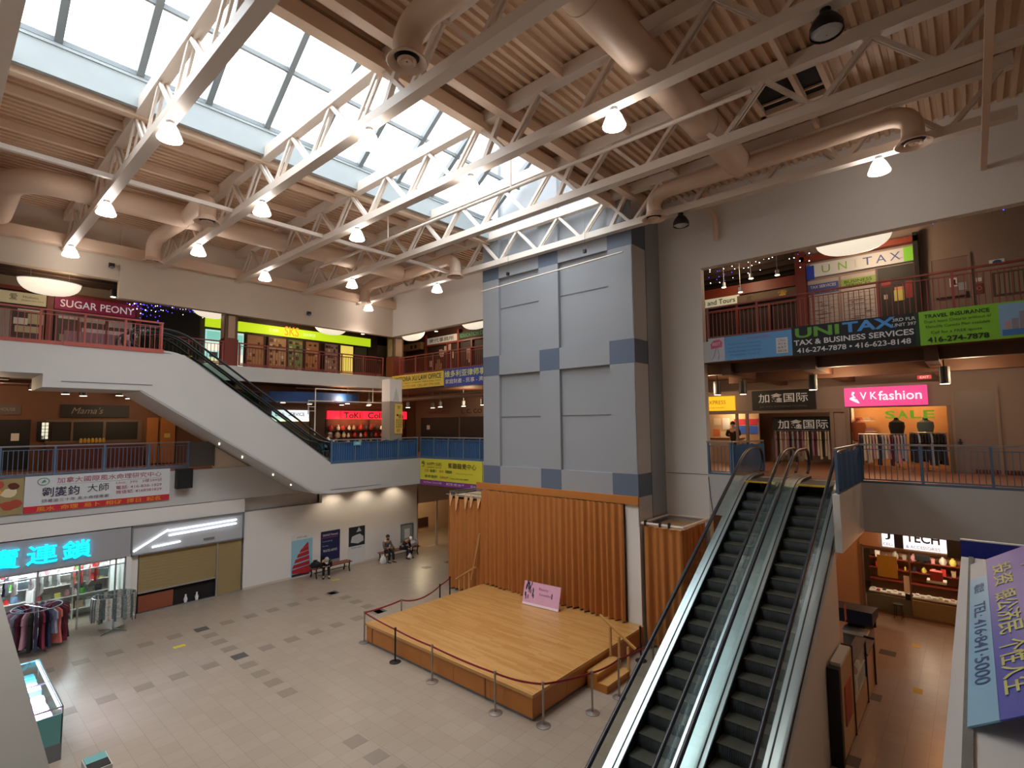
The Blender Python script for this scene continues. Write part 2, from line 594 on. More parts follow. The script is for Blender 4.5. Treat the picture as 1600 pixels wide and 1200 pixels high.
mb.box(XR + 0.3, 28, SKY_Y0 - 0.13, SKY_Y1 + 0.13, ROOF + 0.2, ROOF + 0.4)
mb.box(-8, SKY_X0, SKY_Y0, SKY_Y1, ROOF + 0.2, ROOF + 0.4)
struct('ceiling_left', mb, deck_cream, 'cream corrugated roof deck on the left of the skylight')
# gallery ceilings and outer walls
mb = MB().box(-8, 28, Y3 + 0.4, 32, 13.0, 13.1).box(XR + 0.3, 28, -7, 32, 13.2, 13.3)
for k in range(14):
    mb.box(-8, 28, Y3 + 0.9 + k * 0.55, Y3 + 0.98 + k * 0.55, 12.85, 13.0)
for k in range(8):
    mb.box(XR + 0.9 + k * 0.8, XR + 1.0 + k * 0.8, -7, 24, 13.0, 13.2)
struct('ceiling_gallery', mb, mat('dark_gallery_ceiling', '#3d2d26', 0.8, noise=0.15), 'dark open ceiling above the third storey galleries')
mb = MB().box(-8, 28, 32, 32.3, 0, 15.3).box(28, 28.3, -7, 32, 0, 15.3).box(-8.3, -8, -7, 32, 0, 15.3).box(-8, 28, -7.3, -7, 0, 15.3)
struct('wall_outer', mb, cream_wall, 'outer walls of the mall behind the shops')

# ---------------------------------------------------------------- tower
tower_grey = mat('pale_grey_tower_panel', '#95989c', 0.55, noise=0.02, nscale=0.7)
tower_blue = mat('slate_blue_tower_block', '#5c687b', 0.55, noise=0.03)
TX, TY0, TY1 = 15.43, 8.23, 15.23
tw = thing('tower', 'tall pale grey tower with slate blue corner blocks above the stage', 'tower', (TX, (TY0 + TY1) / 2, 0))
mb = MB().box(TX + 0.13, XR, TY0 + 0.02, TY1, 4.4, 18.0)
mb.box(TX + 0.13, XR, TY0 + 0.02, TY0 + 0.52, 0, 4.4).box(TX + 0.9, XR, TY0 + 0.5, TY1, 0, 4.4)
mb.box(TX + 0.13, XR, TY1 - 0.3, TY1, 0, 4.4)
part('core', mb, tower_grey, tw)
cols = ((8.23, 9.17), (11.30, 12.22), (14.32, 15.23))
rows = ((4.62, 5.35), (9.02, 9.81), (13.01, 13.85))
WT = WX(TX + 0.13)
for (a, b) in cols:
    mb = MB()
    zs = [4.62, 5.35, 9.02, 9.81, 13.01, 13.85, 17.9]
    for z0, z1 in ((5.35, 9.02), (9.81, 13.01), (13.85, 17.9)):
        WT.box(mb, a, b, z0 + 0.006, z1 - 0.006, 0, 0.13)
    part('pilaster', mb, tower_grey, tw)
for (z0, z1) in rows:
    mb = MB()
    for y0, y1 in ((9.17, 11.30), (12.22, 14.32)):
        WT.box(mb, y0 + 0.006, y1 - 0.006, z0, z1, 0, 0.13)
    part('cross_band', mb, tower_grey, tw)
for (a, b) in cols:
    for (z0, z1) in rows:
        mb = MB()
        WT.box(mb, a, b, z0, z1, 0, 0.134)
        part('corner_block', mb, tower_blue, tw, label='slate blue block')
for (a, b) in ((9.17, 11.30), (12.22, 14.32)):
    for z in (7.32, 11.77):
        mb = MB()
        WT.box(mb, a, b, z - 0.011, z + 0.011, 0, 0.02)
        part('panel_seam', mb, grey_m, tw)
side_m = mat('tower_side_panel', '#b9b6b6', 0.6, noise=0.03)
for i, (z0, z1) in enumerate(((4.62, 5.35), (5.35, 9.02), (9.02, 9.81), (9.81, 13.01), (13.01, 13.85), (13.85, 17.9), (3.7, 4.62))):
    mb = MB().box(TX, 16.35, TY0 - 0.006, TY0 + 0.02, z0 + 0.004, z1 - 0.004)
    part('side_panel', mb, tower_blue if i in (0, 2, 4) else side_m, tw, label='slate blue side panel' if i in (0, 2, 4) else None)
mb = MB().box(16.35, 16.375, TY0 - 0.01, TY0 + 0.02, 0, 15)
part('side_seam', mb, black_m, tw)
part('white_column', MB().box(TX, 16.35, TY0, TY0 + 0.5, 0, 4.4), white_wall, tw)
orange_board = mat('orange_stained_board', '#b5702f', 0.5, noise=0.1, nscale=4)
vb = part('valance_board', MB().box(TX - 0.09, TX - 0.004, TY0 - 0.02, TY1 + 0.35, 4.38, 4.64), orange_board)
tag(vb, 'long orange wooden board across the tower above the stage curtain', 'board')
# ---------------------------------------------------------------- skylight
sky_glass = glass_mat('skylight_glass', '#fbfdff', 0.03, 0.3)
sk = thing('window_1', 'long ridged glass skylight along the middle of the roof', 'skylight', ((SKY_X0 + SKY_X1) / 2, SKY_Y1, ROOF), kind='structure')
CURB, RIDGE, RZ = 15.52, (SKY_Y0 + SKY_Y1) / 2, 17.45
mb = MB().box(SKY_X0, SKY_X1, SKY_Y1, SKY_Y1 + 0.12, 14.68, CURB).box(SKY_X0, SKY_X1, SKY_Y0 - 0.12, SKY_Y0, 14.75, CURB)
mb.box(SKY_X0 - 0.1, SKY_X0, SKY_Y0, SKY_Y1, 14.7, RZ).box(SKY_X0, SKY_X1, SKY_Y1 - 0.03, SKY_Y1 + 0.02, 15.36, 15.44)
part('curb', mb, mat('pale_grey_curb', '#949b9c', 0.6, noise=0.05), sk)
for y0, y1 in ((SKY_Y1, RIDGE), (SKY_Y0, RIDGE)):
    mb = MB()
    mb.add([(SKY_X0, y0, CURB), (SKY_X1 + 2.4, y0, CURB), (SKY_X1 + 2.4, y1, RZ), (SKY_X0, y1, RZ)], [(0, 1, 2, 3)])
    part('glazing', mb, sky_glass, sk)
    x = -5.96
    while x < SKY_X1 + 2:
        m2 = MB().bar((x, y0, CURB), (x, y1, RZ), 0.15, 0.18)
        part('mullion', m2, mat('grey_mullion', '#70777a', 0.5, noise=0), sk)
        x += 1.5
    for t in (0.0, 0.52, 0.97):
        yy, zz = y0 + (y1 - y0) * t, CURB + (RZ - CURB) * t
        part('purlin', MB().bar((SKY_X0, yy, zz - 0.02), (SKY_X1, yy, zz - 0.04), 0.08, 0.12), mat('grey_mullion', '#70777a', 0.5, noise=0), sk)
# edge beams beside the skylight
for nm, y, z, w, h, lb in (
    ('edge_beam', 8.92, 14.62, 0.26, 0.34, 'cream steel beam along the near edge of the skylight'),
    ('edge_beam', 8.15, 14.66, 0.24, 0.28, 'cream steel beam one step outside the near skylight edge'),
    ('edge_beam', 14.9, 14.7, 0.2, 0.26, 'white steel beam along the far edge of the skylight'),
    ('roof_joist', 16.0, 14.75, 0.09, 0.2, 'slim cream joist just beyond the far skylight edge'),
    ('roof_joist', 18.0, 14.75, 0.1, 0.2, 'slim cream joist above the left duct, on its skylight side'),
    ('roof_joist', 21.6, 14.75, 0.1, 0.2, 'slim cream joist above the left duct, on its wall side'),
    ('roof_joist', 6.4, 14.75, 0.1, 0.2, 'cream joist between the two right air ducts'),
    ('roof_joist', 2.6, 14.75, 0.1, 0.2, 'cream joist beside the roof hatch'),
    ('edge_beam', 24.32, 13.82, 0.3, 0.42, 'cream beam resting along the top of the left upper wall'),
):
    o = part(nm, MB().box(-8, XR, y - w / 2, y + w / 2, z - h / 2, z + h / 2), steel_cream)
    tag(o, lb, 'beam')
for y, z, lb, m, x1 in ((16.8, 13.68, 'white bracing tube across the bottom of the trusses on the left', steel_white, 15.3), (-0.57, 13.36, 'cream bracing tube across the bottom of the trusses at far right', steel_cream, XR - 0.02)):
    o = part('bracing_tube', MB().bar((-7.9, y, z), (x1, y, z), 0.12, 0.12), m)
    tag(o, lb, 'tube')
# ---------------------------------------------------------------- trusses
ORD = ['first', 'second', 'third', 'fourth', 'fifth', 'sixth', 'seventh']
TRX = [15.24, 12.17, 9.1, 6.13, 3.15, 0.58]
for i, x in enumerate(TRX):
    y0 = -7 if i else -1.1
    t = thing('roof_truss', 'white steel roof truss across the atrium, %s from the tower' % ORD[i], 'truss', (x, 12, 13.5), 'roof trusses')
    ye = Y3 + 0.02
    part('bottom_chord', MB().box(x - 0.13, x + 0.13, y0, ye, 13.48, 13.7), steel_white, t)
    part('top_chord', MB().box(x - 0.12, x + 0.12, y0, ye, 14.62, 14.93), steel_white, t)
    for k in range(-8, 9):
        a = 9.07 + 2.0 * k
        for b0, b1 in ((a, a + 0.93), (a + 2.0, a + 1.07)):
            if min(b0, b1) < y0 or max(b0, b1) > ye:
                continue
            m2 = MB()
            for e in (-0.055, 0.055):
                m2.bar((x + e, b0, 14.66), (x + e, b1, 13.66), 0.09, 0.05, (1, 0, 0))
            part('web', m2, steel_white, t)
    part('brace', MB().bar((x - 0.02, 8.9, 13.62), (x - 0.02, 8.3, 14.6), 0.12, 0.12, (1, 0, 0)), steel_white, t)
# ---------------------------------------------------------------- ducts
def bend(p0, p1, p2, n=8):
    p0, p1, p2 = Vector(p0), Vector(p1), Vector(p2)
    return [p0 * (1 - t) ** 2 + p1 * 2 * t * (1 - t) + p2 * t * t for t in (k / n for k in range(n + 1))]
DZ = 14.22
def diffuser(t, x, y, z, r=0.36):
    m = MB().lathe((x, y, z), [(r * 0.62, 0.22), (r * 0.7, 0.12), (r * 1.05, 0.02), (r, 0.0), (r * 0.72, 0.05), (r * 0.62, 0.12)], 24)
    d = part('diffuser', m, duct_paint, t, smooth=True)
    m = MB().lathe((x, y, z), [(r * 0.64, 0.1), (0.01, 0.1)], 24)
    part('throat', m, black_m, d)
    m = MB().lathe((x, y, z), [(r * 0.5, 0.03), (r * 0.46, 0.0), (r * 0.3, 0.045), (r * 0.26, 0.01), (r * 0.05, 0.02)], 24)
    part('cone', m, duct_paint, d, smooth=True)
def rings(mb, p, q, r, step=1.3):
    p, q = Vector(p), Vector(q)
    n = max(1, int((q - p).length / step))
    d = (q - p).normalized()
    for k in range(1, n):
        c = p.lerp(q, k / n)
        mb.tube([c - d * 0.03, c + d * 0.03], r + 0.012, 24)
t = thing('air_duct', 'big cream round air duct running under the roof right of the skylight', 'duct', (8, 4.5, DZ))
mb = MB().tube([(-6, 4.5, DZ), (14.85, 4.5, DZ)], 0.36, 24)
rings(mb, (-6, 4.5, DZ), (14.85, 4.5, DZ), 0.36, 2.5)
part('main_pipe', mb, duct_paint, t, smooth=True)
p = [(14.7, 7.05, 13.45)] + bend((14.7, 7.05, 13.7), (14.7, 7.05, 14.1), (14.7, 6.4, 14.1)) + [(14.75, 3.7, 14.1), (14.7, 1.3, 14.1)] + bend((14.7, 1.3, 14.1), (14.7, 0.65, 14.1), (14.7, 0.65, 13.7)) + [(14.7, 0.65, 13.45)]
part('branch_pipe', MB().tube(p, 0.22, 20), duct_paint, t, smooth=True)
diffuser(t, 14.7, 7.05, 13.3)
diffuser(t, 14.7, 0.65, 13.3)
p = [(5.25, 7.0, 13.4)] + bend((5.25, 7.0, 13.6), (5.3, 7.0, 14.1), (5.4, 6.3, 14.1)) + [(5.4, 4.5, 14.15)]
part('branch_pipe', MB().tube(p, 0.25, 20), duct_paint, t, smooth=True)
diffuser(t, 5.25, 7.0, 13.28, 0.34)
t = thing('air_duct', 'big cream round air duct running under the roof left of the skylight', 'duct', (8, 19.9, DZ))
p = [(1.3, 24.05, DZ)] + bend((1.3, 21.4, DZ), (1.3, 19.9, DZ), (2.6, 19.9, DZ)) + [(14.6, 19.9, DZ)]
mb = MB().tube(p, 0.36, 24)
rings(mb, (3.5, 19.9, DZ), (14.6, 19.9, DZ), 0.36, 2.0)
part('main_pipe', mb, duct_paint, t, smooth=True)
for x, ya, yb in ((5.5, 17.35, 23.1), (14.75, 16.2, 23.05)):
    p = [(x, ya, 13.5)] + bend((x, ya, 13.7), (x, ya, 14.15), (x, ya + 0.7, 14.15)) + [(x + 0.15, 19.9, 14.15), (x, yb - 0.8, 14.15)] + bend((x, yb - 0.8, 14.15), (x, yb, 14.15), (x, yb, 13.7)) + [(x, yb, 13.5)]
    part('branch_pipe', MB().tube(p, 0.24, 20), duct_paint, t, smooth=True)
    diffuser(t, x, ya, 13.3)
    diffuser(t, x, yb, 13.3)
t = thing('roof_hatch', 'dark open roof hatch in the corrugated deck at upper right', 'hatch', (13.1, 2.8, 14.9))
part('opening', MB().box(12.45, 13.75, 2.1, 3.5, 14.86, 14.92), dark_m, t)
mb = MB().box(12.35, 12.47, 2.0, 3.6, 14.72, 14.95).box(13.73, 13.85, 2.0, 3.6, 14.72, 14.95).box(12.35, 13.85, 2.0, 2.12, 14.72, 14.95).box(12.35, 13.85, 3.48, 3.6, 14.72, 14.95).box(13.4, 13.44, 2.1, 3.5, 14.8, 14.85)
part('frame', mb, steel_cream, t)
o = part('sprinkler_pipe', MB().tube([(10.9, 20.5, 13.78), (10.9, 3.0, 13.78)], 0.05, 10).cyl((10.9, 9.6, 13.78), (10.9, 9.6, 14.7), 0.025, 8).cyl((10.9, 15.6, 13.78), (10.9, 15.6, 14.7), 0.025, 8), steel_white)
tag(o, 'thin white sprinkler pipe between the second and third trusses from the tower', 'pipe')
t = thing('hanging_rail', 'long thin white rail hung on wires in front of the tower', 'rail', (15.05, 11.6, 12.6))
part('bar', MB().cyl((15.05, 14.95, 12.5), (15.05, 8.35, 12.66), 0.028, 10), steel_white, t)
for y, z in ((13.46, 12.54), (9.84, 12.62)):
    part('wire', MB().cyl((15.05, y, z), (15.1, y, 14.6), 0.006, 6), grey_m, t)
    part('hook', MB().box(15.0, 15.1, y - 0.05, y + 0.05, z + 0.35, z + 0.47), black_m, t)
# ---------------------------------------------------------------- high bay lamps
def make_bay(lit):
    t = thing('high_bay_lamp', 'x', 'lamp', (0, 0, 0), 'high bay lamps')
    if lit:
        part('reflector', MB().lathe((0, 0, 0), [(0.05, 0.22), (0.1, 0.2), (0.16, 0.1), (0.2, 0.0), (0.24, -0.1), (0.235, -0.12), (0.19, -0.02), (0.05, -0.02)], 20), glow, t, smooth=True)
        part('lens', MB().lathe((0, 0, 0), [(0.2, -0.1), (0.01, -0.13)], 20), glow, t)
    else:
        part('reflector', MB().lathe((0, 0, 0), [(0.05, 0.22), (0.1, 0.2), (0.17, 0.12), (0.235, 0.0), (0.24, -0.1), (0.235, -0.12), (0.22, -0.02), (0.05, 0.05)], 20), black_m, t, smooth=True)
        part('lens', MB().lathe((0, 0, 0), [(0.225, -0.08), (0.15, -0.13), (0.01, -0.15)], 20), lightgrey_m, t)
    part('housing', MB().lathe((0, 0, 0), [(0.05, 0.2), (0.08, 0.22), (0.08, 0.34), (0.02, 0.38)], 14), black_m if not lit else grey_m, t)
    part('cable', MB().tube([(0, 0, 0.36), (0.02, 0, 0.5), (0.1, 0.08, 0.46), (0.12, 0.25, 0.6)], 0.01, 6), black_m, t)
    return t
def bay_light(x, y, z):
    lamp('high_bay_light', 'SPOT', (x, y, z - 0.16), 140, (1.0, 0.97, 0.92), 0.15, (0, 0, -1), 2.2)
bay_pos = [
    (3.15, 12.37, 1, 'fifth truss from the tower, at the skylight edge'), (3.15, 18.12, 1, 'fifth truss from the tower, before the left duct'),
    (3.15, 23.48, 1, 'fifth truss from the tower, near the upper wall'), (6.13, 14.9, 1, 'fourth truss from the tower, below the far skylight edge'),
    (6.13, 20.09, 1, 'fourth truss from the tower, beyond the left duct'), (6.13, 9.5, 1, 'fourth truss from the tower, against the skylight'),
    (9.1, 14.73, 1, 'third truss from the tower, below the far skylight edge'), (9.1, 21.64, 1, 'third truss from the tower, near the left wall'),
    (9.1, 9.4, 1, 'third truss from the tower, against the skylight'), (9.1, 5.17, 1, 'third truss from the tower, right of the skylight'),
    (12.17, 20.06, 1, 'second truss from the tower, beyond the left duct'), (15.24, 23.5, 1, 'first truss from the tower, in the far corner'),
    (15.24, 17.97, 1, 'first truss from the tower, left of the tower'), (15.24, 1.37, 1, 'first truss from the tower, near the right wall'),
    (9.1, 1.37, 0, 'third truss from the tower, at the top right'), (15.24, 6.42, 0, 'first truss from the tower, right beside the tower'),
]
protos = {}
for x, y, lit, w in bay_pos:
    lb = ('glowing high bay lamp under the ' if lit else 'unlit high bay lamp under the ') + w
    z = 13.2
    if lit:
        bay_light(x, y, z)
    if lit not in protos:
        protos[lit] = make_bay(lit)
        protos[lit].location = (x, y, z)
        protos[lit]['label'] = lb
    else:
        copy_thing(protos[lit], (x, y, z), 0, lb)
o = part('vent_pipe', MB().tube([(17.3, 6.8, 14.7), (17.3, 6.4, 14.3)] + bend((17.3, 6.4, 14.3), (17.3, 6.1, 14.0), (17.3, 6.1, 13.7)) + [(17.3, 6.1, 13.1)], 0.09, 12), duct_paint, smooth=True)
tag(o, 'short bent cream pipe on the tall white wall near the tower', 'pipe')
# ---------------------------------------------------------------- escalators
step_m = mat('dark_ribbed_step', '#4b5052', 0.45, 0.35, noise=0.1, nscale=30)
tread_m = mat('step_tread_metal', '#5c5a50', 0.45, 0.4, noise=0.12, nscale=20)
rubber = mat('black_rubber_handrail', '#1d2029', 0.35, noise=0.03)
deck_m = mat('satin_steel_deck', '#c6ced2', 0.3, 0.85, noise=0.04, nscale=2)
skirt_m = mat('dark_steel_skirt', '#5b5f68', 0.35, 0.8, noise=0.05)
comb_y = mat('yellow_comb_plate', '#c9a81f', 0.5, noise=0.05)

def step_mesh(run, rise, hw):
    mb = MB()
    prof = [(0, 0), (run, 0), (run, -0.03), (0.03, -0.03)]
    f = lambda a, b, y: (a, y, b)
    mb.mi_(1).prism([(0.0, 0.0), (run + 0.02, 0.0), (run + 0.02, -0.02), (0.0, -0.02)], f, -hw, hw)
    pts = [(0.0, -0.005)]
    for k in range(7):
        a = k / 6
        pts.append((-0.035 * math.sin(a * math.pi * 0.62) + 0.0, -0.02 - a * (rise - 0.02)))
    back = [(0.05, pts[-1][1]), (0.05, -0.005)]
    mb.mi_(0).prism(pts + back, f, -hw, hw)
    n = 22
    for k in range(n):
        y = -hw + (k + 0.5) * 2 * hw / n
        mb.mi_(0).prism([(p[0] - 0.008, p[1]) for p in pts] + [(pts[-1][0] + 0.01, pts[-1][1]), (0.01, -0.005)], f, y - hw / n * 0.5, y + hw / n * 0.5)
    return mb

def escalator(label, s_top, y, z0, z1, slope, sgn, nskip, outer_side, run=0.4, ysc=1.0, group=None, eb=1.2):
    """s_top: X of the first nosing below the landing; sgn=+1 climbs towards +X"""
    rise = run * slope
    t = thing('escalator', label, 'escalator', (s_top, y, z1), group)
    s0 = (z1 - z0) / slope
    fn = lambda s, yy, z: (s_top + sgn * s, y + yy * ysc, z)        # s grows upwards, 0 at the top nosing
    lowest = z0
    def path(h, ext_t=1.3, ext_b=None):
        ext_b = eb if ext_b is None else ext_b
        zt = z1 - 0.31 + 0.31
        sb = -(z1 - z0) / slope
        A, B, Cc, D = (sb - ext_b, z0 + h), (sb, z0 + h), (0.35, z1 + h), (ext_t, z1 + h)
        # incline passes 0.31 under the landing at s = 0
        B = (-(z1 - 0.31 - z0) / slope, z0 + h)
        Cc = (0.31 / slope, z1 + h)
        D = (0.31 / slope + ext_t, z1 + h)
        A = (B[0] - ext_b, z0 + h)
        out = [A]
        for (P, Q, Rr) in ((A, B, Cc), (B, Cc, D)):
            P, Q, Rr = Vector(P), Vector(Q), Vector(Rr)
            a = Q + (P - Q).normalized() * 0.6
            c = Q + (Rr - Q).normalized() * 0.6
            out += [tuple(a * (1 - k) ** 2 + Q * 2 * k * (1 - k) + c * k * k) for k in (0, .2, .4, .6, .8, 1.0)]
        out.append(D)
        return out
    # steps
    proto = None
    n = int((z1 - 0.31 - z0) / rise) + 1
    for k in range(nskip, n + 1):
        s, z = -k * run, z1 - 0.31 - k * rise
        if proto is None:
            mb = step_mesh(run, rise, 0.395 * ysc)
            mb.v = [(sgn * a, b, c) for a, b, c in mb.v]
            proto = part('step', mb, [step_m, tread_m], None)
            o = proto
        else:
            o = proto.copy()
            C.objects.link(o)
        o.parent = t
        o.location = (sgn * s, 0, z - z1)
    for side in (1, -1):
        lo, hi = side * 0.51, side * 0.685
        def sweep(nm, h, th, ya, yb, m):
            top = path(h)
            bot = [(a, b - th) for a, b in path(h)]
            return part(nm, MB().strip(top, bot, fn, min(ya, yb), max(ya, yb)), m, t)
        sweep('outer_deck', 0.10, 0.08, side * 0.525, hi, deck_m)
        sweep('inner_deck', 0.10, 0.05, side * 0.42, side * 0.495, deck_m)
        sweep('skirt_panel', 0.10, 0.42, side * 0.405, side * 0.425, black_m)
        sweep('joint_strip', 0.104, 0.06, side * 0.495, side * 0.525, black_m)
        top = path(0.86)
        part('glass_balustrade', MB().strip(top, path(0.10), fn, side * 0.505, side * 0.515), esc_glass, t)
        hp = path(0.92, 1.2, eb - 0.3)
        endt, endb = hp[-1], hp[0]
        loop_t = [(endt[0] + 0.38 * math.sin(a), endt[1] - 0.38 + 0.38 * math.cos(a)) for a in (0.3, .8, 1.3, 1.8, 2.3, 2.8)]
        loop_b = [(endb[0] - 0.38 * math.sin(a), endb[1] - 0.38 + 0.38 * math.cos(a)) for a in (2.8, 2.3, 1.8, 1.3, .8, .3)]
        pts = [fn(a, side * 0.51, b) for a, b in loop_b + hp + loop_t]
        part('handrail', MB().tube(pts, 0.042, 10), rubber, t, smooth=True)
    # comb plate and landing plate
    a0 = 0.05
    mb = MB()
    p, q = fn(a0, -0.4, 0), fn(1.6, 0.4, 0)
    mb.box(p[0], q[0], p[1], q[1], z1 - 0.02, z1 + 0.012)
    part('landing_plate', mb, tread_m, t)
    p, q = fn(a0 - 0.06, -0.4, 0), fn(a0 + 0.06, 0.4, 0)
    part('comb_strip', MB().box(p[0], q[0], p[1], q[1], z1 - 0.02, z1 + 0.016), comb_y, t, label='yellow comb edge')
    # truss body under the steps
    top = [(a, b - 0.42) for a, b in path(0.10)]
    bot = [(a, max(z0 - 0.0, b - 0.75)) if z0 < 1 else (a, b - 0.75) for a, b in path(0.10)]
    part('truss_body', MB().strip(top, bot, fn, -0.68, 0.68), lightgrey_m, t)
    return t
SL = 0.224 / 0.4
escalator('long grey escalator down to the ground floor, nearer the stage', 16.1, 4.72, 0.0, 5.27, SL, 1, 0, 1, group='escalators up from the ground floor')
escalator('long grey escalator down to the ground floor, nearer the phone shop', 15.98, 3.35, 0.0, 5.27, SL, 1, 0, -1, group='escalators up from the ground floor')
# white cladding below the near side of the right escalators
mb = MB()
zt = lambda x: 5.27 + 0.0 - (16.75 - x) * SL if x < 16.75 else 5.27
poly = [(6.0, 0), (14.3, 0), (14.3, 3.95), (17.45, 3.95), (17.45, 5.27), (16.6, 5.27), (7.35, 0.08), (6.0, 0.08)]
mb.prism(poly, lambda a, b, y: (a, y, b), 2.60, 2.66)
mb.box(14.3, 17.5, 2.45, 2.60, 3.95, 5.28)
struct('wall_escalator', mb, white_wall, 'white wall under the side of the right escalators')
# upper left pair
SLL = 0.72
escalator('left escalator between second and third storey, the one at the front', 6.75, 22.74, 5.3, 9.75, SLL, -1, 0, -1, ysc=0.84, group='left escalators', eb=0.6)
escalator('left escalator between second and third storey, the one behind', 6.75, 23.91, 5.3, 9.75, SLL, -1, 0, -1, ysc=0.84, group='left escalators', eb=0.6)
mb = MB()
poly = [(5.05, 9.72), (6.37, 9.72), (12.4, 5.36), (12.4, 3.93), (11.62, 4.1), (5.05, 8.34)]
mb.prism(poly, lambda a, b, y: (a, y, b), Y2, Y2 + 0.14)
poly = [(5.05, 8.36), (11.62, 4.12), (12.4, 3.95), (12.4, 3.93), (11.62, 4.06), (5.05, 8.3)]
mb.prism(poly, lambda a, b, y: (a, y, b), Y2, Y3)
struct('wall_escalator_left', mb, slab_paint, 'sloping white side wall of the left escalator')
for k, (x, z) in enumerate(((8.0, 6.3), (8.9, 5.72), (10.2, 4.9), (11.0, 4.4))):
    o = part('spot_light', MB().lathe((x, 22.9, z + 0.02), [(0.03, 0.06), (0.03, -0.02), (0.001, -0.02)], 12), INK('#fff0d8', 1.6))
    tag(o, 'tiny spotlight set in the sloping underside of the left escalator, number %s from the top' % ['one', 'two', 'three', 'four'][k], 'light', 'escalator underside spots')

# ---------------------------------------------------------------- railings
def railing(label, p0, p1, z0, h, m, pitch, post_at, group='railings', cloth=None, wood=None, rail_m=None):
    p0, p1 = Vector((p0[0], p0[1], 0)), Vector((p1[0], p1[1], 0))
    d = (p1 - p0)
    L = d.length
    d.normalize()
    t = thing('railing', label, 'railing', (p0.x, p0.y, z0), group)
    at = lambda s, z: (p0.x + d.x * s, p0.y + d.y * s, z)
    part('top_rail', MB().bar(at(-0.03, z0 + h), at(L + 0.03, z0 + h), 0.075, 0.05), rail_m or m, t)
    part('lower_rail', MB().bar(at(0, z0 + 0.09), at(L, z0 + 0.09), 0.04, 0.035), m, t)
    part('upper_rail', MB().bar(at(0, z0 + h - 0.13), at(L, z0 + h - 0.13), 0.035, 0.025), m, t)
    part('kick_plate', MB().bar(at(0, z0 + 0.02), at(L, z0 + 0.02), 0.03, 0.06), m, t)
    n = int(L / pitch)
    proto = None
    for k in range(min(100, n)):
        s = (k + 0.5) * L / n
        if proto is None:
            proto = part('baluster', MB().box(-0.009, 0.009, -0.009, 0.009, 0.09, h - 0.13), m, None)
            o = proto
        else:
            o = proto.copy()
            C.objects.link(o)
        o.parent = t
        o.location = (d.x * s, d.y * s, 0)
    proto = None
    np_ = max(1, round(L / post_at))
    for k in range(np_ + 1):
        s = min(max(k * L / np_, 0.02), L - 0.02)
        if proto is None:
            proto = part('post', MB().box(-0.03, 0.03, -0.03, 0.03, 0, h - 0.02), m, None)
            o = proto
        else:
            o = proto.copy()
            C.objects.link(o)
        o.parent = t
        o.location = (d.x * s, d.y * s, 0)
    if cloth:
        mb = MB()
        nn = int(L / 0.08)
        nrm = Vector((-d.y, d.x, 0)) * cloth[1]
        rr = random.Random(3)
        vs = []
        for k in range(nn + 1):
            s = L * k / nn
            w = nrm * (0.05 + 0.012 * math.sin(s * 9) + 0.006 * rr.random())
            sc_ = 0.05 * abs(math.sin(s * 5.2))
            vs += [(p0.x + d.x * s + w.x, p0.y + d.y * s + w.y, z0 + 0.05), (p0.x + d.x * s + w.x, p0.y + d.y * s + w.y, z0 + h - 0.06 - sc_)]
        mb.add(vs, [(2 * k, 2 * k + 2, 2 * k + 3, 2 * k + 1) for k in range(nn)])
        part('cloth', mb, cloth[0], t, smooth=True, label='blue cloth tied behind the bars')
    return t
grey_rail = mat('grey_handrail', '#8d8d90', 0.4, 0.3, noise=0.04)
r = railing('blue grey railing of the food court above the white chinese banner', (-1.0, 24.02), (7.25, 24.02), 5.4, 1.03, rail_blue, 0.125, 1.31, rail_m=grey_rail)
mb = MB().box(7.28, 8.2, 24.0, 24.03, 5.42, 6.42)
mb.box(8.16, 8.22, 23.98, 24.04, 5.4, 6.46)
part('solid_panel', mb, mat('dark_grey_perforated_panel', '#5a5856', 0.5, noise=0.15, nscale=40), r, label='solid dark grey panel')
railing('blue grey railing at the foot of the left escalator', (12.42, 22.03), (17.35, 22.03), 5.3, 1.08, rail_blue, 0.12, 1.25, cloth=(blue_cloth, 1), rail_m=grey_rail)
railing('blue grey railing above the yellow hearing banner', (17.53, 22.0), (17.53, 15.3), 5.3, 1.08, rail_blue, 0.12, 1.1, cloth=(blue_cloth, 1), rail_m=grey_rail)
railing('short blue grey railing left of the right escalators', (17.53, 6.74), (17.53, 5.98), 5.3, 1.06, rail_blue, 0.11, 0.76, rail_m=grey_rail)
railing('railing wrapped in blue cloth left of the right escalators', (17.53, 5.93), (19.6, 5.6), 5.3, 1.06, rail_blue, 0.12, 1.0, cloth=(blue_cloth, -1), rail_m=grey_rail)
railing('railing wrapped in blue cloth at the top right of the escalators', (14.4, 2.5), (17.5, 2.5), 5.3, 1.04, rail_blue, 0.12, 1.55, cloth=(blue_cloth, -1), rail_m=grey_rail)
railing('blue grey railing in front of the pink fashion shop', (17.53, 2.45), (17.53, -3.0), 5.3, 1.05, rail_blue, 0.125, 1.4, rail_m=grey_rail)
railing('red brown railing above the tax banners', (17.56, 6.6), (17.56, -3.0), 9.78, 1.1, rail_red, 0.125, 1.55)
rail_pink = mat('salmon_red_rail_paint', '#a85247', 0.45, noise=0.06)
railing('salmon red railing round the escalator landing under the sugar peony sign', (-1.0, 22.04), (5.65, 22.04), 9.73, 1.1, rail_pink, 0.15, 1.1)
railing('short salmon red railing on the side of the escalator landing', (5.65, 22.08), (5.65, 22.3), 9.73, 1.1, rail_pink, 0.1, 0.22)
o = part('trim_kerb', MB().box(-2, 2.9, Y2 - 0.01, Y2 + 0.09, 9.72, 9.84).box(2.9, 5.7, Y2 - 0.03, Y2 + 0.09, 9.72, 9.86), rail_pink)
tag(o, 'salmon red kerb under the landing railing', 'kerb', kind='structure')
railing('dark red railing behind the left escalators', (5.9, 24.53), (8.6, 24.53), 9.78, 1.0, rail_red, 0.14, 1.3)
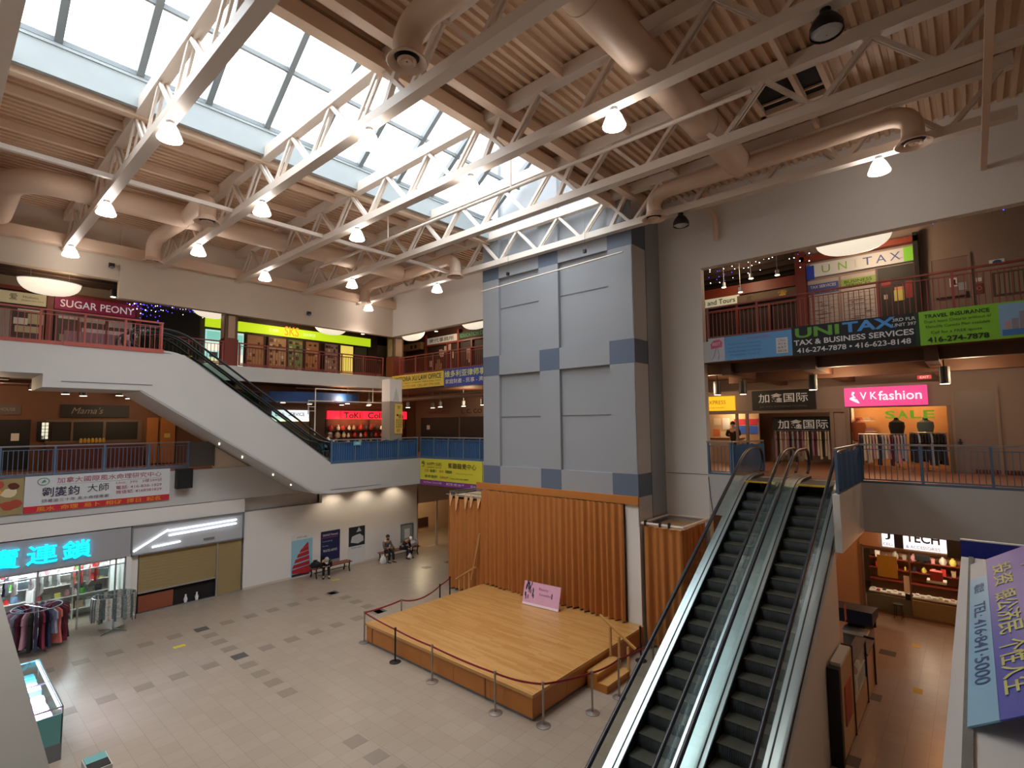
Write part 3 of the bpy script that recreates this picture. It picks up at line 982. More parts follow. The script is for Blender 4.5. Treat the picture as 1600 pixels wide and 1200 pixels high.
railing('dark red railing in front of the lime green shop sign', (9.25, 24.53), (16.9, 24.53), 9.78, 1.0, rail_red, 0.13, 1.25)
railing('dark red railing above the law office banner', (17.56, 23.9), (17.56, 15.3), 9.78, 1.0, rail_red, 0.13, 1.4)

# ---------------------------------------------------------------- stage
maple = mat('maple_stage_floor', '#bb8c52', 0.28, noise=0.08, nscale=2.5)
def plank_mat():
    m = bpy.data.materials.new('maple_stage_planks')
    m.use_nodes = True
    nt = m.node_tree
    b = nt.nodes['Principled BSDF']
    tc = nt.nodes.new('ShaderNodeTexCoord')
    mp = nt.nodes.new('ShaderNodeMapping')
    mp.inputs['Rotation'].default_value = (0, 0, math.pi / 2)
    nt.links.new(tc.outputs['Object'], mp.inputs['Vector'])
    br = nt.nodes.new('ShaderNodeTexBrick')
    br.inputs['Scale'].default_value = 1.0
    br.inputs['Brick Width'].default_value = 1.1
    br.inputs['Row Height'].default_value = 0.075
    br.inputs['Mortar Size'].default_value = 0.0012
    br.inputs['Color1'].default_value = lin('#bb8e56') + (1,)
    br.inputs['Color2'].default_value = lin('#a9783f') + (1,)
    br.inputs['Mortar'].default_value = lin('#8f6433') + (1,)
    nt.links.new(mp.outputs[0], br.inputs['Vector'])
    nt.links.new(br.outputs['Color'], b.inputs['Base Color'])
    b.inputs['Roughness'].default_value = 0.3
    MATS[m.name] = m
    return m
planks = plank_mat()
oak = mat('orange_oak_panel', '#b06d2c', 0.4, noise=0.12, nscale=2.2)
oak_dark = mat('dark_oak_trim', '#7e4719', 0.4, noise=0.1)
SX0, SX1, SY0, SY1, SZ = 9.9, 15.42, 8.2, 15.15, 0.63
st = thing('stage', 'low maple floored wooden stage with orange oak sides', 'stage', ((SX0 + SX1) / 2, (SY0 + SY1) / 2, 0))
part('stage_floor', MB().box(SX0, SX1, SY0, SY1, SZ - 0.05, SZ), planks, st)
part('nosing', MB().box(SX0 - 0.03, SX0, SY0 - 0.03, SY1 + 0.03, SZ - 0.08, SZ).box(SX0, SX1, SY0 - 0.03, SY0, SZ - 0.08, SZ).box(SX0, SX1, SY1, SY1 + 0.03, SZ - 0.08, SZ), maple, st)
ny = 5
for k in range(ny):
    a, b = SY0 + (SY1 - SY0) * k / ny, SY0 + (SY1 - SY0) * (k + 1) / ny
    part('front_panel', MB().box(SX0, SX0 + 0.03, a + 0.004, b - 0.004, 0.08, SZ - 0.05), oak, st)
for k in range(4):
    a, b = SX0 + (SX1 - SX0) * k / 4, SX0 + (SX1 - SX0) * (k + 1) / 4
    part('side_panel', MB().box(a + 0.004, b - 0.004, SY0, SY0 + 0.03, 0.08, SZ - 0.05), oak, st)
    part('side_panel', MB().box(a + 0.004, b - 0.004, SY1 - 0.03, SY1, 0.08, SZ - 0.05), oak, st)
part('plinth', MB().box(SX0 + 0.04, SX1, SY0 + 0.04, SY1 - 0.04, 0, 0.1), grey_m, st)
for (y0, y1) in ((SY1 - 0.35, SY1 - 0.3), (SY0 + 1.55, SY0 + 1.6)):
    part('batten', MB().box(SX0 - 0.012, SX0, y0, y1, 0.06, SZ - 0.05), oak_dark, st)
def steps_unit(label, x0, x1, y0, sg, rail_x):
    """small wooden stair against the stage side; sg: direction away from the stage"""
    t = thing('stage_steps', label, 'steps', ((x0 + x1) / 2, y0, 0))
    for k, z in enumerate((0.42, 0.21)):
        ya, yb = y0 + sg * (0.02 + 0.3 * k), y0 + sg * (0.36 + 0.3 * k)
        part('tread', MB().box(x0, x1, ya, yb, z - 0.04, z), maple, t)
        part('riser', MB().box(x0 + 0.02, x1 - 0.02, y0 + sg * 0.02, yb - sg * 0.03, 0.0 if k else 0.21, z - 0.04), oak, t)
    part('side_board', MB().box(x0 - 0.02, x0, y0 + sg * 0.02, y0 + sg * 0.64, 0, 0.21).box(x0 - 0.02, x0, y0 + sg * 0.02, y0 + sg * 0.34, 0.21, 0.40), oak, t)
    for k in range(3):
        yy = y0 + sg * (0.06 + 0.28 * k)
        part('rail_post', MB().box(rail_x - 0.03, rail_x + 0.03, yy - 0.03, yy + 0.03, 0.0, 1.22 - 0.2 * k), maple, t)
    part('hand_rail', MB().bar((rail_x, y0 - sg * 0.28, 1.48), (rail_x, y0 + sg * 0.85, 0.82), 0.07, 0.05), maple, t)
    return t
steps_unit('small wooden steps with a handrail on the escalator side of the stage', 12.15, 13.35, SY0 - 0.03, -1, 13.3)
steps_unit('small wooden steps with a handrail at the far side of the stage by the curtain', 14.5, 15.3, SY1 + 0.03, 1, 14.6)

# ---------------------------------------------------------------- curtains
curt = mat('orange_brown_velvet', '#b27034', 0.85, noise=0.1, nscale=3)
def curtain_mb(p0, p1, z0, z1, pitch=0.2, amp=0.055, seed=1, hem=0.05):
    rr = random.Random(seed)
    p0, p1 = Vector(p0), Vector(p1)
    d = (p1 - p0)
    L = d.length
    d.normalize()
    nrm = Vector((-d.y, d.x, 0))
    n = int(L / 0.025)
    zs = [0, .12, .3, .5, .7, .88, 1]
    vs = []
    ph = [rr.uniform(0, 6.28) for _ in range(4)]
    for k in range(n + 1):
        s = L * k / n
        base = math.sin(s / pitch * 6.283 + 1.2 * math.sin(s * 1.7 + ph[0])) + 0.45 * math.sin(s / pitch * 2.9 + ph[1])
        for j, q in enumerate(zs):
            a = amp * (0.55 + 0.7 * (1 - q)) * (base + 0.35 * math.sin(s * 6 + q * 2.2 + ph[2]))
            w = nrm * a
            dz = hem * math.sin(s * 3.1 + ph[3]) * (1 - q) ** 4
            vs.append((p0.x + d.x * s + w.x, p0.y + d.y * s + w.y, z0 + hem + (z1 - z0 - hem) * q + dz * 0.8))
    m = len(zs)
    fs = [(k * m + j, (k + 1) * m + j, (k + 1) * m + j + 1, k * m + j + 1) for k in range(n) for j in range(m - 1)]
    return MB().add(vs, fs)
o = part('stage_curtain', curtain_mb((15.28, 15.2, 0), (15.28, 8.72, 0), 0.64, 4.37, 0.25, 0.075, 5, 0.03), curt, smooth=True)
tag(o, 'wide pleated orange brown curtain hanging behind the stage', 'curtain')
t = thing('curtain_booth', 'tall orange brown curtain booth with silver hoop at the left end of the stage', 'booth', (16.2, 16.6, 0))
part('drape', curtain_mb((15.45, 17.45, 0), (15.45, 15.32, 0), 0.02, 3.85, 0.27, 0.07, 9), curt, t, smooth=True)
part('drape', curtain_mb((17.2, 17.45, 0), (15.45, 17.45, 0), 0.02, 3.85, 0.27, 0.07, 11), curt, t, smooth=True)
part('frame', MB().tube([(15.4, 15.3, 4.0), (15.4, 17.5, 4.0), (17.2, 17.5, 4.0), (17.2, 15.3, 4.0)], 0.03, 8, closed=True).tube([(15.5, 15.35, 4.12), (15.5, 17.4, 4.12), (17.1, 17.4, 4.12)], 0.015, 6), chrome, t)
part('ceiling_cloth', MB().box(15.5, 17.2, 15.4, 17.4, 3.93, 3.95), mat('pale_gathered_cloth', '#c9b299', 0.8, noise=0.1), t)
rr = random.Random(4)
for k in range(5):
    y = 15.55 + k * 0.4 + rr.uniform(-.1, .1)
    zz = 3.6 - rr.random() * 0.3
    part('tie', MB().add([(15.38, y - 0.13, 3.98), (15.38, y + 0.1, 3.98), (15.33, y + 0.02, zz), (15.33, y - 0.02, zz)], [(0, 1, 2, 3)]).cyl((15.38, y, 3.9), (15.38, y + 0.03, 4.1), 0.02, 6), mat('peach_lining', '#dba878', 0.8, noise=0.05), t)
part('prop_pole', MB().tube([(15.25, 15.3, 2.6), (15.2, 15.75, 0.7)], 0.04, 8), maple, t)
t = thing('curtain_booth', 'orange brown curtain booth with open white frame between tower and escalators', 'booth', (16.4, 7.4, 0))
part('drape', curtain_mb((15.5, 8.12, 0), (15.5, 6.85, 0), 0.02, 3.72, 0.25, 0.06, 13), curt, t, smooth=True)
part('drape', curtain_mb((15.5, 6.85, 0), (17.35, 6.85, 0), 0.02, 3.72, 0.25, 0.06, 15), curt, t, smooth=True)
part('frame', MB().tube([(15.45, 8.15, 3.82), (15.45, 6.8, 3.82), (17.42, 6.8, 3.82), (17.42, 8.15, 3.82)], 0.04, 8, closed=True), steel_white, t)
part('dust_cloth', MB().box(15.55, 17.35, 6.9, 8.1, 3.66, 3.68), mat('tan_dust_cloth', '#b08a63', 0.85, noise=0.2, nscale=3), t)
for _y in (8.0, 7.5, 7.2):
    part('clamp', MB().box(15.38, 15.5, _y, _y + 0.05, 3.76, 3.92), black_m, t)
# sign on the stage
lilac = mat('lilac_poster', '#d6a3bd', 0.5, noise=0.08, nscale=6)
t = thing('poster_board', 'lilac pink poster board with black figures leaning on the stage curtain', 'poster', (14.6, 11.7, SZ))
Bo, Br, Bu = Vector((14.68, 11.7, 1.02)), Vector((0.08, -1.0, 0)).normalized(), Vector((0.25, 0.02, 0.97)).normalized()
Bn = Br.cross(Bu).normalized()
def on_board(mb, a0, a1, b0, b1, d0, d1):
    vs = [Bo + Br * a + Bu * b + Bn * d for d in (d0, d1) for (a, b) in ((a0, b0), (a1, b0), (a1, b1), (a0, b1))]
    return mb.add(vs, [(3, 2, 1, 0), (4, 5, 6, 7), (0, 1, 5, 4), (1, 2, 6, 5), (2, 3, 7, 6), (3, 0, 4, 7)])
part('board', on_board(MB(), -0.76, 0.76, -0.39, 0.39, -0.015, 0.01), lilac, t)
rr = random.Random(8)
mb = MB()
for k in range(26):
    a, b = -0.7 + rr.random() * 0.36, -0.25 + rr.random() * 0.55
    on_board(mb, a, a + 0.035, b, b + 0.13, 0.01, 0.013)
on_board(mb, 0.42, 0.46, -0.05, 0.12, 0.01, 0.013)
part('figure_print', mb, mat('dark_print', '#2b2430', 0.6, noise=0), t)
mb = MB()
text_mb(mb, 'Beauty', Bo + Br * 0.08 + Bu * 0.19, Br, Bu, 0.4, 0.11, 0.013)
text_mb(mb, 'Competition', Bo + Br * 0.16 + Bu * 0.02, Br, Bu, 0.5, 0.1, 0.013)
part('lettering', mb, mat('mauve_print', '#7c4468', 0.6, noise=0), t, fix=False)
part('bottom_band', on_board(MB(), -0.76, 0.76, -0.39, -0.31, 0.01, 0.012), mat('pale_pink_print', '#e9d3e0', 0.6, noise=0), t)

# ---------------------------------------------------------------- stanchions and belts
red_belt = mat('red_barrier_belt', '#8e2430', 0.7, noise=0.05)
post_grey = mat('stanchion_steel', '#a49c96', 0.35, 0.85, noise=0.03)
def make_stanchion(m):
    t = thing('stanchion', 'x', 'stanchion', (0, 0, 0), 'barrier posts')
    part('base', MB().lathe((0, 0, 0), [(0.001, 0.0), (0.17, 0.0), (0.17, 0.015), (0.1, 0.03), (0.03, 0.04)], 24), m, t, smooth=True)
    part('post', MB().cyl((0, 0, 0.03), (0, 0, 0.93), 0.026, 14), m, t, smooth=True)
    part('belt_head', MB().cyl((0, 0, 0.92), (0, 0, 0.99), 0.036, 14), m, t)
    return t
stl = [(9.88, 15.25, 'g', 'grey barrier post at the left front corner of the stage'), (9.68, 13.3, 'k', 'black barrier post in front of the stage, second from its left corner'),
       (9.62, 11.53, 'g', 'grey barrier post in front of the stage, third from its left corner'), (9.62, 9.15, 'g', 'grey barrier post in front of the stage, fourth from its left corner'),
       (9.95, 7.92, 'g', 'grey barrier post at the near right corner of the stage'), (11.15, 7.35, 'g', 'grey barrier post right of the stage, before the wooden steps'),
       (12.2, 7.22, 'g', 'grey barrier post at the front edge of the wooden steps'), (11.4, 15.32, 'g', 'grey barrier post at the far side of the stage'),
       (13.35, 15.55, 'k', 'black barrier post at the far side of the stage, the one nearer the front'), (14.25, 16.0, 'k', 'black barrier post against the curtain booth'),
       (14.45, 7.78, 'k', 'dark barrier post beside the white column at the back of the stage'), (13.7, 7.0, 'g', 'grey barrier post half hidden by the escalator rail')]
prot = {}
for x, y, c, lb in stl:
    if c not in prot:
        prot[c] = make_stanchion(black_m if c == 'k' else post_grey)
        prot[c].location = (x, y, 0)
        prot[c]['label'] = lb
    else:
        copy_thing(prot[c], (x, y, 0), 0, lb)
def belt(a, b, sag, lb):
    pa, pb = Vector((a[0], a[1], 0.95)), Vector((b[0], b[1], 0.95))
    n = 14
    top, bot = [], []
    mb = MB()
    vs = []
    d = (pb - pa).normalized()
    nn = Vector((-d.y, d.x, 0)) * 0.004
    for k in range(n + 1):
        q = k / n
        p = pa.lerp(pb, q)
        z = 0.96 - sag * 4 * q * (1 - q)
        vs += [p + nn + Vector((0, 0, z - 0.95)), p - nn + Vector((0, 0, z - 0.95)), p - nn + Vector((0, 0, z - 1.0)), p + nn + Vector((0, 0, z - 1.0))]
    fs = [(4 * k + i, 4 * k + (i + 1) % 4, 4 * k + 4 + (i + 1) % 4, 4 * k + 4 + i) for k in range(n) for i in range(4)]
    o = part('barrier_belt', mb.add(vs, fs), red_belt)
    tag(o, lb, 'belt', 'red barrier belts')
S_ = [(s[0], s[1]) for s in stl]
for i, j, sg, lb in ((0, 1, 0.02, 'red belt from the left front corner post to the black post'), (1, 2, 0.02, 'red belt from the black post to the third post of the stage front'),
                     (2, 3, 0.03, 'red belt along the middle of the stage front'), (3, 4, 0.05, 'red belt to the near right corner post of the stage'),
                     (4, 5, 0.03, 'red sagging belt along the right side of the stage'), (5, 6, 0.04, 'red belt passing in front of the wooden steps'),
                     (6, 11, 0.01, 'red belt crossing the handrail of the wooden steps'), (0, 7, 0.03, 'red belt along the far side of the stage, nearest its corner'),
                     (7, 8, 0.2, 'red deeply sagging belt at the far side of the stage'), (8, 9, 0.02, 'red belt between the two black posts by the curtain booth')):
    belt(S_[i], S_[j], sg, lb)
# ---------------------------------------------------------------- ink and sign colours
rr = random.Random(21)

# ---------------------------------------------------------------- ground floor left: gift shop
W = WY(YG - 0.1)
cyan = INK('#12d8f2', 1.3)
t = thing('neon_sign', 'glowing turquoise chinese letters on the grey fascia of the gift shop', 'sign', (3, YG - 0.1, 2.4))
for ch, a in (('賣', 1.98), ('連', 2.92), ('鎖', 3.83)):
    mb = MB()
    text_mb(mb, ch, W.P(a, 2.79, 0.0), W.r, UPV, 0.8, 0.64, 0.09, 0.012)
    text_mb(mb, ch, W.P(a, 2.79, 0.0), W.r, UPV, 0.8, 0.64, 0.05, 0.012)
    part('letter', mb, cyan, t, fix=False)
sf = thing('shopfront', 'bright gift shop front with thin metal frame below the turquoise letters', 'shopfront', (2, YG, 0))
mb = MB()
for a in (-0.5, 0.6, 1.75, 2.85, 3.95, 5.0, 5.28):
    mb.box(a - 0.025, a + 0.025, YG - 0.03, YG + 0.05, 0, 2.25)
mb.box(-3, 5.3, YG - 0.03, YG + 0.05, 2.19, 2.25).box(-3, 5.3, YG - 0.03, YG + 0.05, 2.0, 2.03)
part('frame', mb, alum, sf)
part('pilaster', MB().box(5.3, 5.46, YG - 0.08, YG + 0.05, 0, 2.3), white_m, sf)
part('pane', MB().box(2.9, 5.25, YG + 0.0, YG + 0.006, 0.1, 2.0), clear_glass, sf)
shop_white = mat('bright_shop_wall', '#d3d5d2', 0.6, noise=0.03)
mb = MB().box(-6, 5.6, 27.4, 27.5, 0, 3.2)
struct('ceiling_gift_shop', MB().box(-6, 5.6, YG + 0.21, 27.4, 2.71, 2.8), shop_white, 'white ceiling inside the gift shop')
struct('wall_gift_shop_side', MB().box(5.46, 5.6, YG + 0.3, 27.4, 0, 2.7), shop_white, 'white side wall of the gift shop')
struct('wall_gift_shop', mb, shop_white, 'white walls inside the gift shop')
for k, (x, y) in enumerate(((0.8, 25.3), (2.3, 25.3), (3.8, 25.3), (2.3, 26.6), (4.2, 26.6))):
    tt = thing('tube_lamp', 'bright tube lamp on the gift shop ceiling, number %d' % (k + 1), 'lamp', (x, y, 2.66), 'gift shop tube lamps')
    part('tube', MB().cyl((x - 0.6, y, 2.64), (x + 0.6, y, 2.64), 0.025, 10), glow_cool, tt)
    part('tray', MB().box(x - 0.62, x + 0.62, y - 0.06, y + 0.06, 2.66, 2.7), white_m, tt)
    lamp('tube_light', 'POINT', (x, y, 2.5), 75, COOL, 0.2)
goods_cols = ['#c9c9c4', '#e8e6e0', '#5fb04a', '#c93a35', '#2b2f55', '#8e8a80', '#d8cfa5', '#a7c7cf', '#e2a7b4', '#46464c', '#b7a284', '#f2f2f2', '#6f8fae', '#d9d06a']
gm = [mat('goods_%d' % i, h, 0.5, noise=0.1, nscale=12) for i, h in enumerate(goods_cols)]
def good(kind, x, y, z, s, m, lb, gp, cat='gift'):
    mb = MB()
    if kind == 0:
        mb.lathe((x, y, z), [(0.001, 0), (s * .3, 0), (s * .42, s * .35), (s * .3, s * .75), (s * .14, s * .85), (s * .16, s)], 12, True)
        nm = 'vase'
    elif kind == 1:
        mb.box(x - s * .35, x + s * .35, y - s * .25, y + s * .25, z, z + s * .8).box(x - s * .37, x + s * .37, y - s * .27, y + s * .27, z + s * .62, z + s * .82)
        nm = 'gift_box'
    elif kind == 2:
        mb.lathe((x, y, z + s * .4), [(0.001, -s * .4), (s * .26, -s * .32), (s * .34, 0), (s * .24, s * .26), (0.001, s * .3)], 12)
        mb.lathe((x, y, z + s * .82), [(0.001, -s * .2), (s * .2, -s * .1), (s * .2, s * .08), (0.001, s * .2)], 10)
        nm = 'soft_toy'
    else:
        mb.prism([(-s * .3, 0), (s * .3, 0), (s * .34, s * .6), (-s * .34, s * .6)], lambda a, b, c: (x + a, y + c, z + b), -s * .12, s * .12)
        mb.tube([(x - s * .15, y, z + s * .58), (x - s * .1, y, z + s * .85), (x + s * .1, y, z + s * .85), (x + s * .15, y, z + s * .58)], s * .025, 6)
        nm = 'handbag'
    o = part(nm, mb, m, smooth=(kind in (0, 2)))
    tag(o, lb, cat, gp)
    return o
names = {0: 'vase', 1: 'boxed gift', 2: 'small soft toy', 3: 'handbag'}
colname = ['grey', 'ivory', 'green', 'red', 'navy', 'taupe', 'cream', 'pale blue', 'pink', 'charcoal', 'tan', 'white', 'blue', 'yellow']
for u, (x0, x1, y, nm) in enumerate(((0.4, 2.8, 26.0, 'left'), (2.95, 5.1, 25.6, 'right'))):
    t = thing('display_shelf', 'white lit display shelf with gifts in the %s half of the gift shop' % nm, 'shelf', ((x0 + x1) / 2, y, 0), 'gift shop shelves')
    for x in (x0, (x0 + x1) / 2, x1):
        part('upright', MB().box(x - 0.02, x + 0.02, y - 0.2, y + 0.25, 0, 2.3), white_m, t)
    part('back_panel', MB().box(x0, x1, y + 0.25, y + 0.27, 0, 2.3), shop_white, t)
    for k, z in enumerate((0.35, 0.85, 1.3, 1.75)):
        part('shelf_board', MB().box(x0, x1, y - 0.25, y + 0.25, z - 0.025, z), white_m, t)
        x = x0 + 0.15
        while x < x1 - 0.12:
            s = rr.uniform(0.18, 0.36)
            i = rr.randrange(14)
            kd = rr.randrange(4)
            good(kd, x, y - 0.1, z, s, gm[i], '%s %s on the %s shelf board of the %s gift shop shelf' % (colname[i], names[kd], ['lowest', 'second', 'third', 'top'][k], nm), 'gifts on the white shelves')
            x += s * 0.75 + 0.06
# clothes and bags hung in the gift shop window
def hang_row():
    cols = [(11, 'white'), (1, 'ivory'), (2, 'green'), (11, 'white'), (4, 'navy'), (0, 'grey'), (11, 'white'), (3, 'red'), (7, 'pale blue'), (1, 'ivory')]
    tt = thing('hanging_rod', 'steel rod with clothes across the gift shop window', 'rod', (2.6, 24.7, 2.05))
    part('rod', MB().cyl((0.4, 24.7, 2.05), (5.0, 24.7, 2.05), 0.012, 8), chrome, tt)
    for k in range(20):
        i, nm = cols[rr.randrange(10)]
        x = 0.6 + k * 0.22
        if k % 5 == 4:
            o = good(3, x, 24.7, 1.55, 0.42, gm[i], '%s handbag hanging from the rod in the gift shop window' % nm, 'clothes in the gift shop window', 'handbag')
        else:
            o = part('blouse', garment(MB(), (x, 24.7, 2.03), (0.35, 1), 0.4, rr.uniform(0.5, 0.75), k), gm[i])
            tag(o, '%s blouse hanging from the rod in the gift shop window' % nm, 'clothing', 'clothes in the gift shop window')
# garment racks in front of the shop
def garment(mb, p, dirv, w, l, seed):
    r2 = random.Random(seed)
    px, py, pz = p
    d = Vector((dirv[0], dirv[1], 0)).normalized()
    n = Vector((-d.y, d.x, 0))
    th = 0.035
    prof = [(0.06, 0.0), (w * 0.5, -0.09), (w * 0.55, -0.3), (w * 0.42, -0.33), (w * 0.4, -l * 0.6), (w * 0.5 + r2.uniform(-.02, .05), -l)]
    vs, fs = [], []
    for sg in (1, -1):
        for i, (a, z) in enumerate(prof):
            for q in (1, -1):
                bul = th * (0.6 + 0.5 * i / 5)
                vs.append((px + d.x * a * q + n.x * bul * sg, py + d.y * a * q + n.y * bul * sg, pz + z))
    m = len(prof)
    for sg in (0, 1):
        o = sg * 2 * m
        for i in range(m - 1):
            fs.append((o + 2 * i, o + 2 * i + 1, o + 2 * i + 3, o + 2 * i + 2))
    for q in (0, 1):
        for i in range(m - 1):
            fs.append((2 * i + q, 2 * i + 2 + q, 2 * m + 2 * i + 2 + q, 2 * m + 2 * i + q))
    fs.append((0, 1, 2 * m + 1, 2 * m))
    fs.append((2 * m - 2, 2 * m - 1, 4 * m - 1, 4 * m - 2))
    return mb.add(vs, fs)
gcol = [('maroon', '#4a1524'), ('plum', '#522243'), ('dusty pink', '#b08490'), ('grey blue', '#8a8fa3'), ('black', '#16130f'), ('mauve', '#8a6a80'), ('navy', '#20203c'), ('wine red', '#6b1b2f'), ('beige', '#b5a896'), ('coral', '#c0645a')]
hang_row()
gmat = [mat('cloth_' + n.replace(' ', '_'), h, 0.85, noise=0.22, nscale=9) for n, h in gcol]
t = thing('garment_rack', 'round chrome garment rack of dark dresses in front of the gift shop', 'rack', (2.75, 22.9, 0))
ring = [(2.75 + 0.62 * math.cos(a), 22.9 + 0.62 * math.sin(a), 1.32) for a in (2 * math.pi * k / 28 for k in range(28))]
part('ring', MB().tube(ring, 0.014, 8, closed=True), chrome, t)
part('column', MB().cyl((2.75, 22.9, 0.05), (2.75, 22.9, 1.32), 0.02, 10), chrome, t)
for k in range(4):
    a = k * math.pi / 2 + 0.4
    part('foot', MB().bar((2.75, 22.9, 0.05), (2.75 + 0.55 * math.cos(a), 22.9 + 0.55 * math.sin(a), 0.02), 0.03, 0.03), chrome, t)
    part('spoke', MB().cyl((2.75, 22.9, 1.32), (2.75 + 0.62 * math.cos(a), 22.9 + 0.62 * math.sin(a), 1.32), 0.01, 8), chrome, t)
for k in range(30):
    a = 2 * math.pi * k / 30
    i = 9 if k == 26 else rr.choice([0, 1, 2, 3, 4, 5, 6, 7, 0, 7])
    p = (2.75 + 0.62 * math.cos(a), 22.9 + 0.62 * math.sin(a), 1.3)
    ln = rr.choice([0.75, 1.0, 1.1, 1.15])
    o = part('dress', garment(MB(), p, (math.cos(a), math.sin(a)), rr.uniform(0.36, 0.5), ln, k), gmat[i])
    tag(o, '%s %s hanging on the round rack before the gift shop' % (gcol[i][0], 'long dress' if ln > 0.9 else 'short dress'), 'clothing', 'dresses on the round rack')
t = thing('garment_rack', 'round rack of patterned grey scarves beside the shuttered shop', 'rack', (4.75, 22.85, 0))
ring = [(4.75 + 0.6 * math.cos(a), 22.85 + 0.55 * math.sin(a), 1.22) for a in (2 * math.pi * k / 28 for k in range(28))]
part('ring', MB().tube(ring, 0.014, 8, closed=True), chrome, t)
part('column', MB().cyl((4.75, 22.85, 0.05), (4.75, 22.85, 1.22), 0.02, 10), chrome, t)
for k in range(4):
    a = k * math.pi / 2 + 0.7
    part('foot', MB().bar((4.75, 22.85, 0.05), (4.75 + 0.5 * math.cos(a), 22.85 + 0.5 * math.sin(a), 0.02), 0.03, 0.03), chrome, t)
    part('spoke', MB().cyl((4.75, 22.85, 1.22), (4.75 + 0.6 * math.cos(a), 22.85 + 0.55 * math.sin(a), 1.22), 0.01, 8), chrome, t)
scm = [mat('patterned_scarf_%d' % i, h, 0.85, noise=0.85, nscale=18) for i, h in enumerate(('#6d7672', '#9a9992', '#4f5c5c', '#b5b2a8'))]
scn = ['sage grey', 'pale grey', 'blue grey', 'off white']
for k in range(64):
    a = 2 * math.pi * k / 64
    x, y = 4.75 + 0.6 * math.cos(a), 22.85 + 0.55 * math.sin(a)
    blk = k in (62, 63, 0)
    ln = 1.0 if blk else rr.uniform(0.62, 0.8)
    i = rr.randrange(4)
    mb = MB()
    n = Vector((-math.sin(a), math.cos(a), 0)) * 0.03
    c = Vector((math.cos(a), math.sin(a), 0)) * 0.02
    for q in (1, -1):
        vs = []
        for z, wv in ((1.235, 1.0), (0.95, 1.05), (1.22 - ln, 1.1)):
            for e in (1, -1):
                vs += [Vector((x, y, z)) + n * e * wv + c * q * (0.4 if z > 1.2 else 1.6) + c * 0.8 * q]
        mb.add(vs, [(0, 1, 3, 2), (2, 3, 5, 4)])
    o = part('scarf', mb, gmat[4] if blk else scm[i])
    tag(o, 'black shawl hanging at the end of the scarf rack' if blk else '%s patterned scarf on the round scarf rack' % scn[i], 'scarf', 'scarves on the round rack')
# shuttered shop
sh = thing('shuttered_shop', 'closed shop front with tan roller shutter left of the posters', 'shopfront', (7.5, YG, 0))
shut = mat('tan_roller_shutter', '#a18d62', 0.5, 0.2, noise=0.06)
mb = MB()
for k in range(24):
    z = 0.82 + k * 0.06
    mb.box(5.72, 8.45, YG + 0.02 + 0.006 * (k % 2), YG + 0.05, z, z + 0.058)
part('shutter', mb, shut, sh)
part('side_shutter', MB().box(8.47, 9.42, YG + 0.01, YG + 0.05, 0.02, 2.25), shut, sh)
part('bottom_bar', MB().box(5.72, 8.45, YG - 0.02, YG + 0.06, 0.76, 0.82), alum, sh)
part('dark_opening', MB().box(5.72, 8.45, YG + 0.12, YG + 0.16, 0.0, 0.8), dark_m, sh)
part('low_cabinet', MB().box(5.75, 6.9, YG + 0.04, YG + 0.11, 0.06, 0.66), mat('red_brown_cabinet', '#8a4a32', 0.5, noise=0.1), sh)
part('sill', MB().box(5.7, 9.5, YG - 0.06, YG + 0.02, 0, 0.05), alum, sh)
part('post', MB().box(8.42, 8.48, YG - 0.02, YG + 0.06, 0, 2.25), alum, sh)
for k, x in enumerate((7.35, 7.75)):
    mb = MB().lathe((x, YG + 0.06, 0.05), [(0.001, 0), (0.05, 0), (0.075, 0.12), (0.03, 0.24), (0.035, 0.3), (0.001, 0.3)], 12)
    tag(part('slipper', mb, white_m, smooth=True), 'small white bottle %s in the dark gap under the tan shutter' % ['on the left', 'on the right'][k], 'bottle')
t = thing('light_box', 'white open sign box with bare glowing tubes above the tan shutter', 'light box', (7.4, YG, 2.3))
part('back_panel', MB().box(5.46, 9.42, YG - 0.02, YG + 0.0, 2.26, 3.3), lightgrey_m, t)
mb = MB().box(5.42, 5.47, YG - 0.1, YG, 2.22, 3.34).box(9.41, 9.46, YG - 0.1, YG, 2.22, 3.34).box(5.42, 9.46, YG - 0.1, YG, 3.3, 3.34).box(5.42, 9.46, YG - 0.1, YG, 2.22, 2.26)
part('frame', mb, grey_m, t)
Wb = WY(YG)
for (a, z, b, zz) in ((5.5, 2.38, 6.62, 3.02), (6.62, 2.98, 9.15, 3.06), (6.65, 2.8, 9.15, 2.9), (6.1, 2.44, 7.05, 2.5)):
    part('tube', MB().cyl(Wb.P(a, z, 0.07), Wb.P(b, zz, 0.07), 0.032, 12), INK('#f0f4ff', 2.0), t)
part('ballast', MB().box(7.9, 8.3, YG - 0.06, YG - 0.02, 2.4, 2.48), grey_m, t)
# posters on the ground wall
Wg = WY(YG)
t = sign(Wg, 11.62, 12.64, 0.05, 1.95, INK('#8fc0d2'), [('VISIT HK', 12.1, 1.83, 0.5, 0.07, INK('#5a6a80'))], 'poster of a red sailed junk boat on light blue water', 'poster', 'poster', 0.02, 0.0)
patch(Wg, t, 'header_band', INK('#dcdcda'), [(11.62, 12.64, 1.72, 1.95)], 0.018, th=0.004)
sail = INK('#b02a30')
mb = MB()
for k, (z, w0, w1) in enumerate(((0.5, 0.86, 0.8), (0.74, 0.74, 0.68), (0.97, 0.6, 0.54), (1.18, 0.46, 0.38), (1.37, 0.3, 0.14))):
    x1 = 12.52 - 0.02 * k
    mb.prism([(x1 - w0, z - 0.06), (x1, z + 0.02), (x1 - 0.02, z + 0.2), (x1 - w1, z + 0.1)], lambda a, b, d: (a, YG - d, b), 0.02, 0.03)
mb.prism([(11.66, 0.22), (12.6, 0.12), (12.55, 0.5), (11.66, 0.38)], lambda a, b, d: (a, YG - d, b), 0.02, 0.028)
part('boat_print', mb, sail, t)
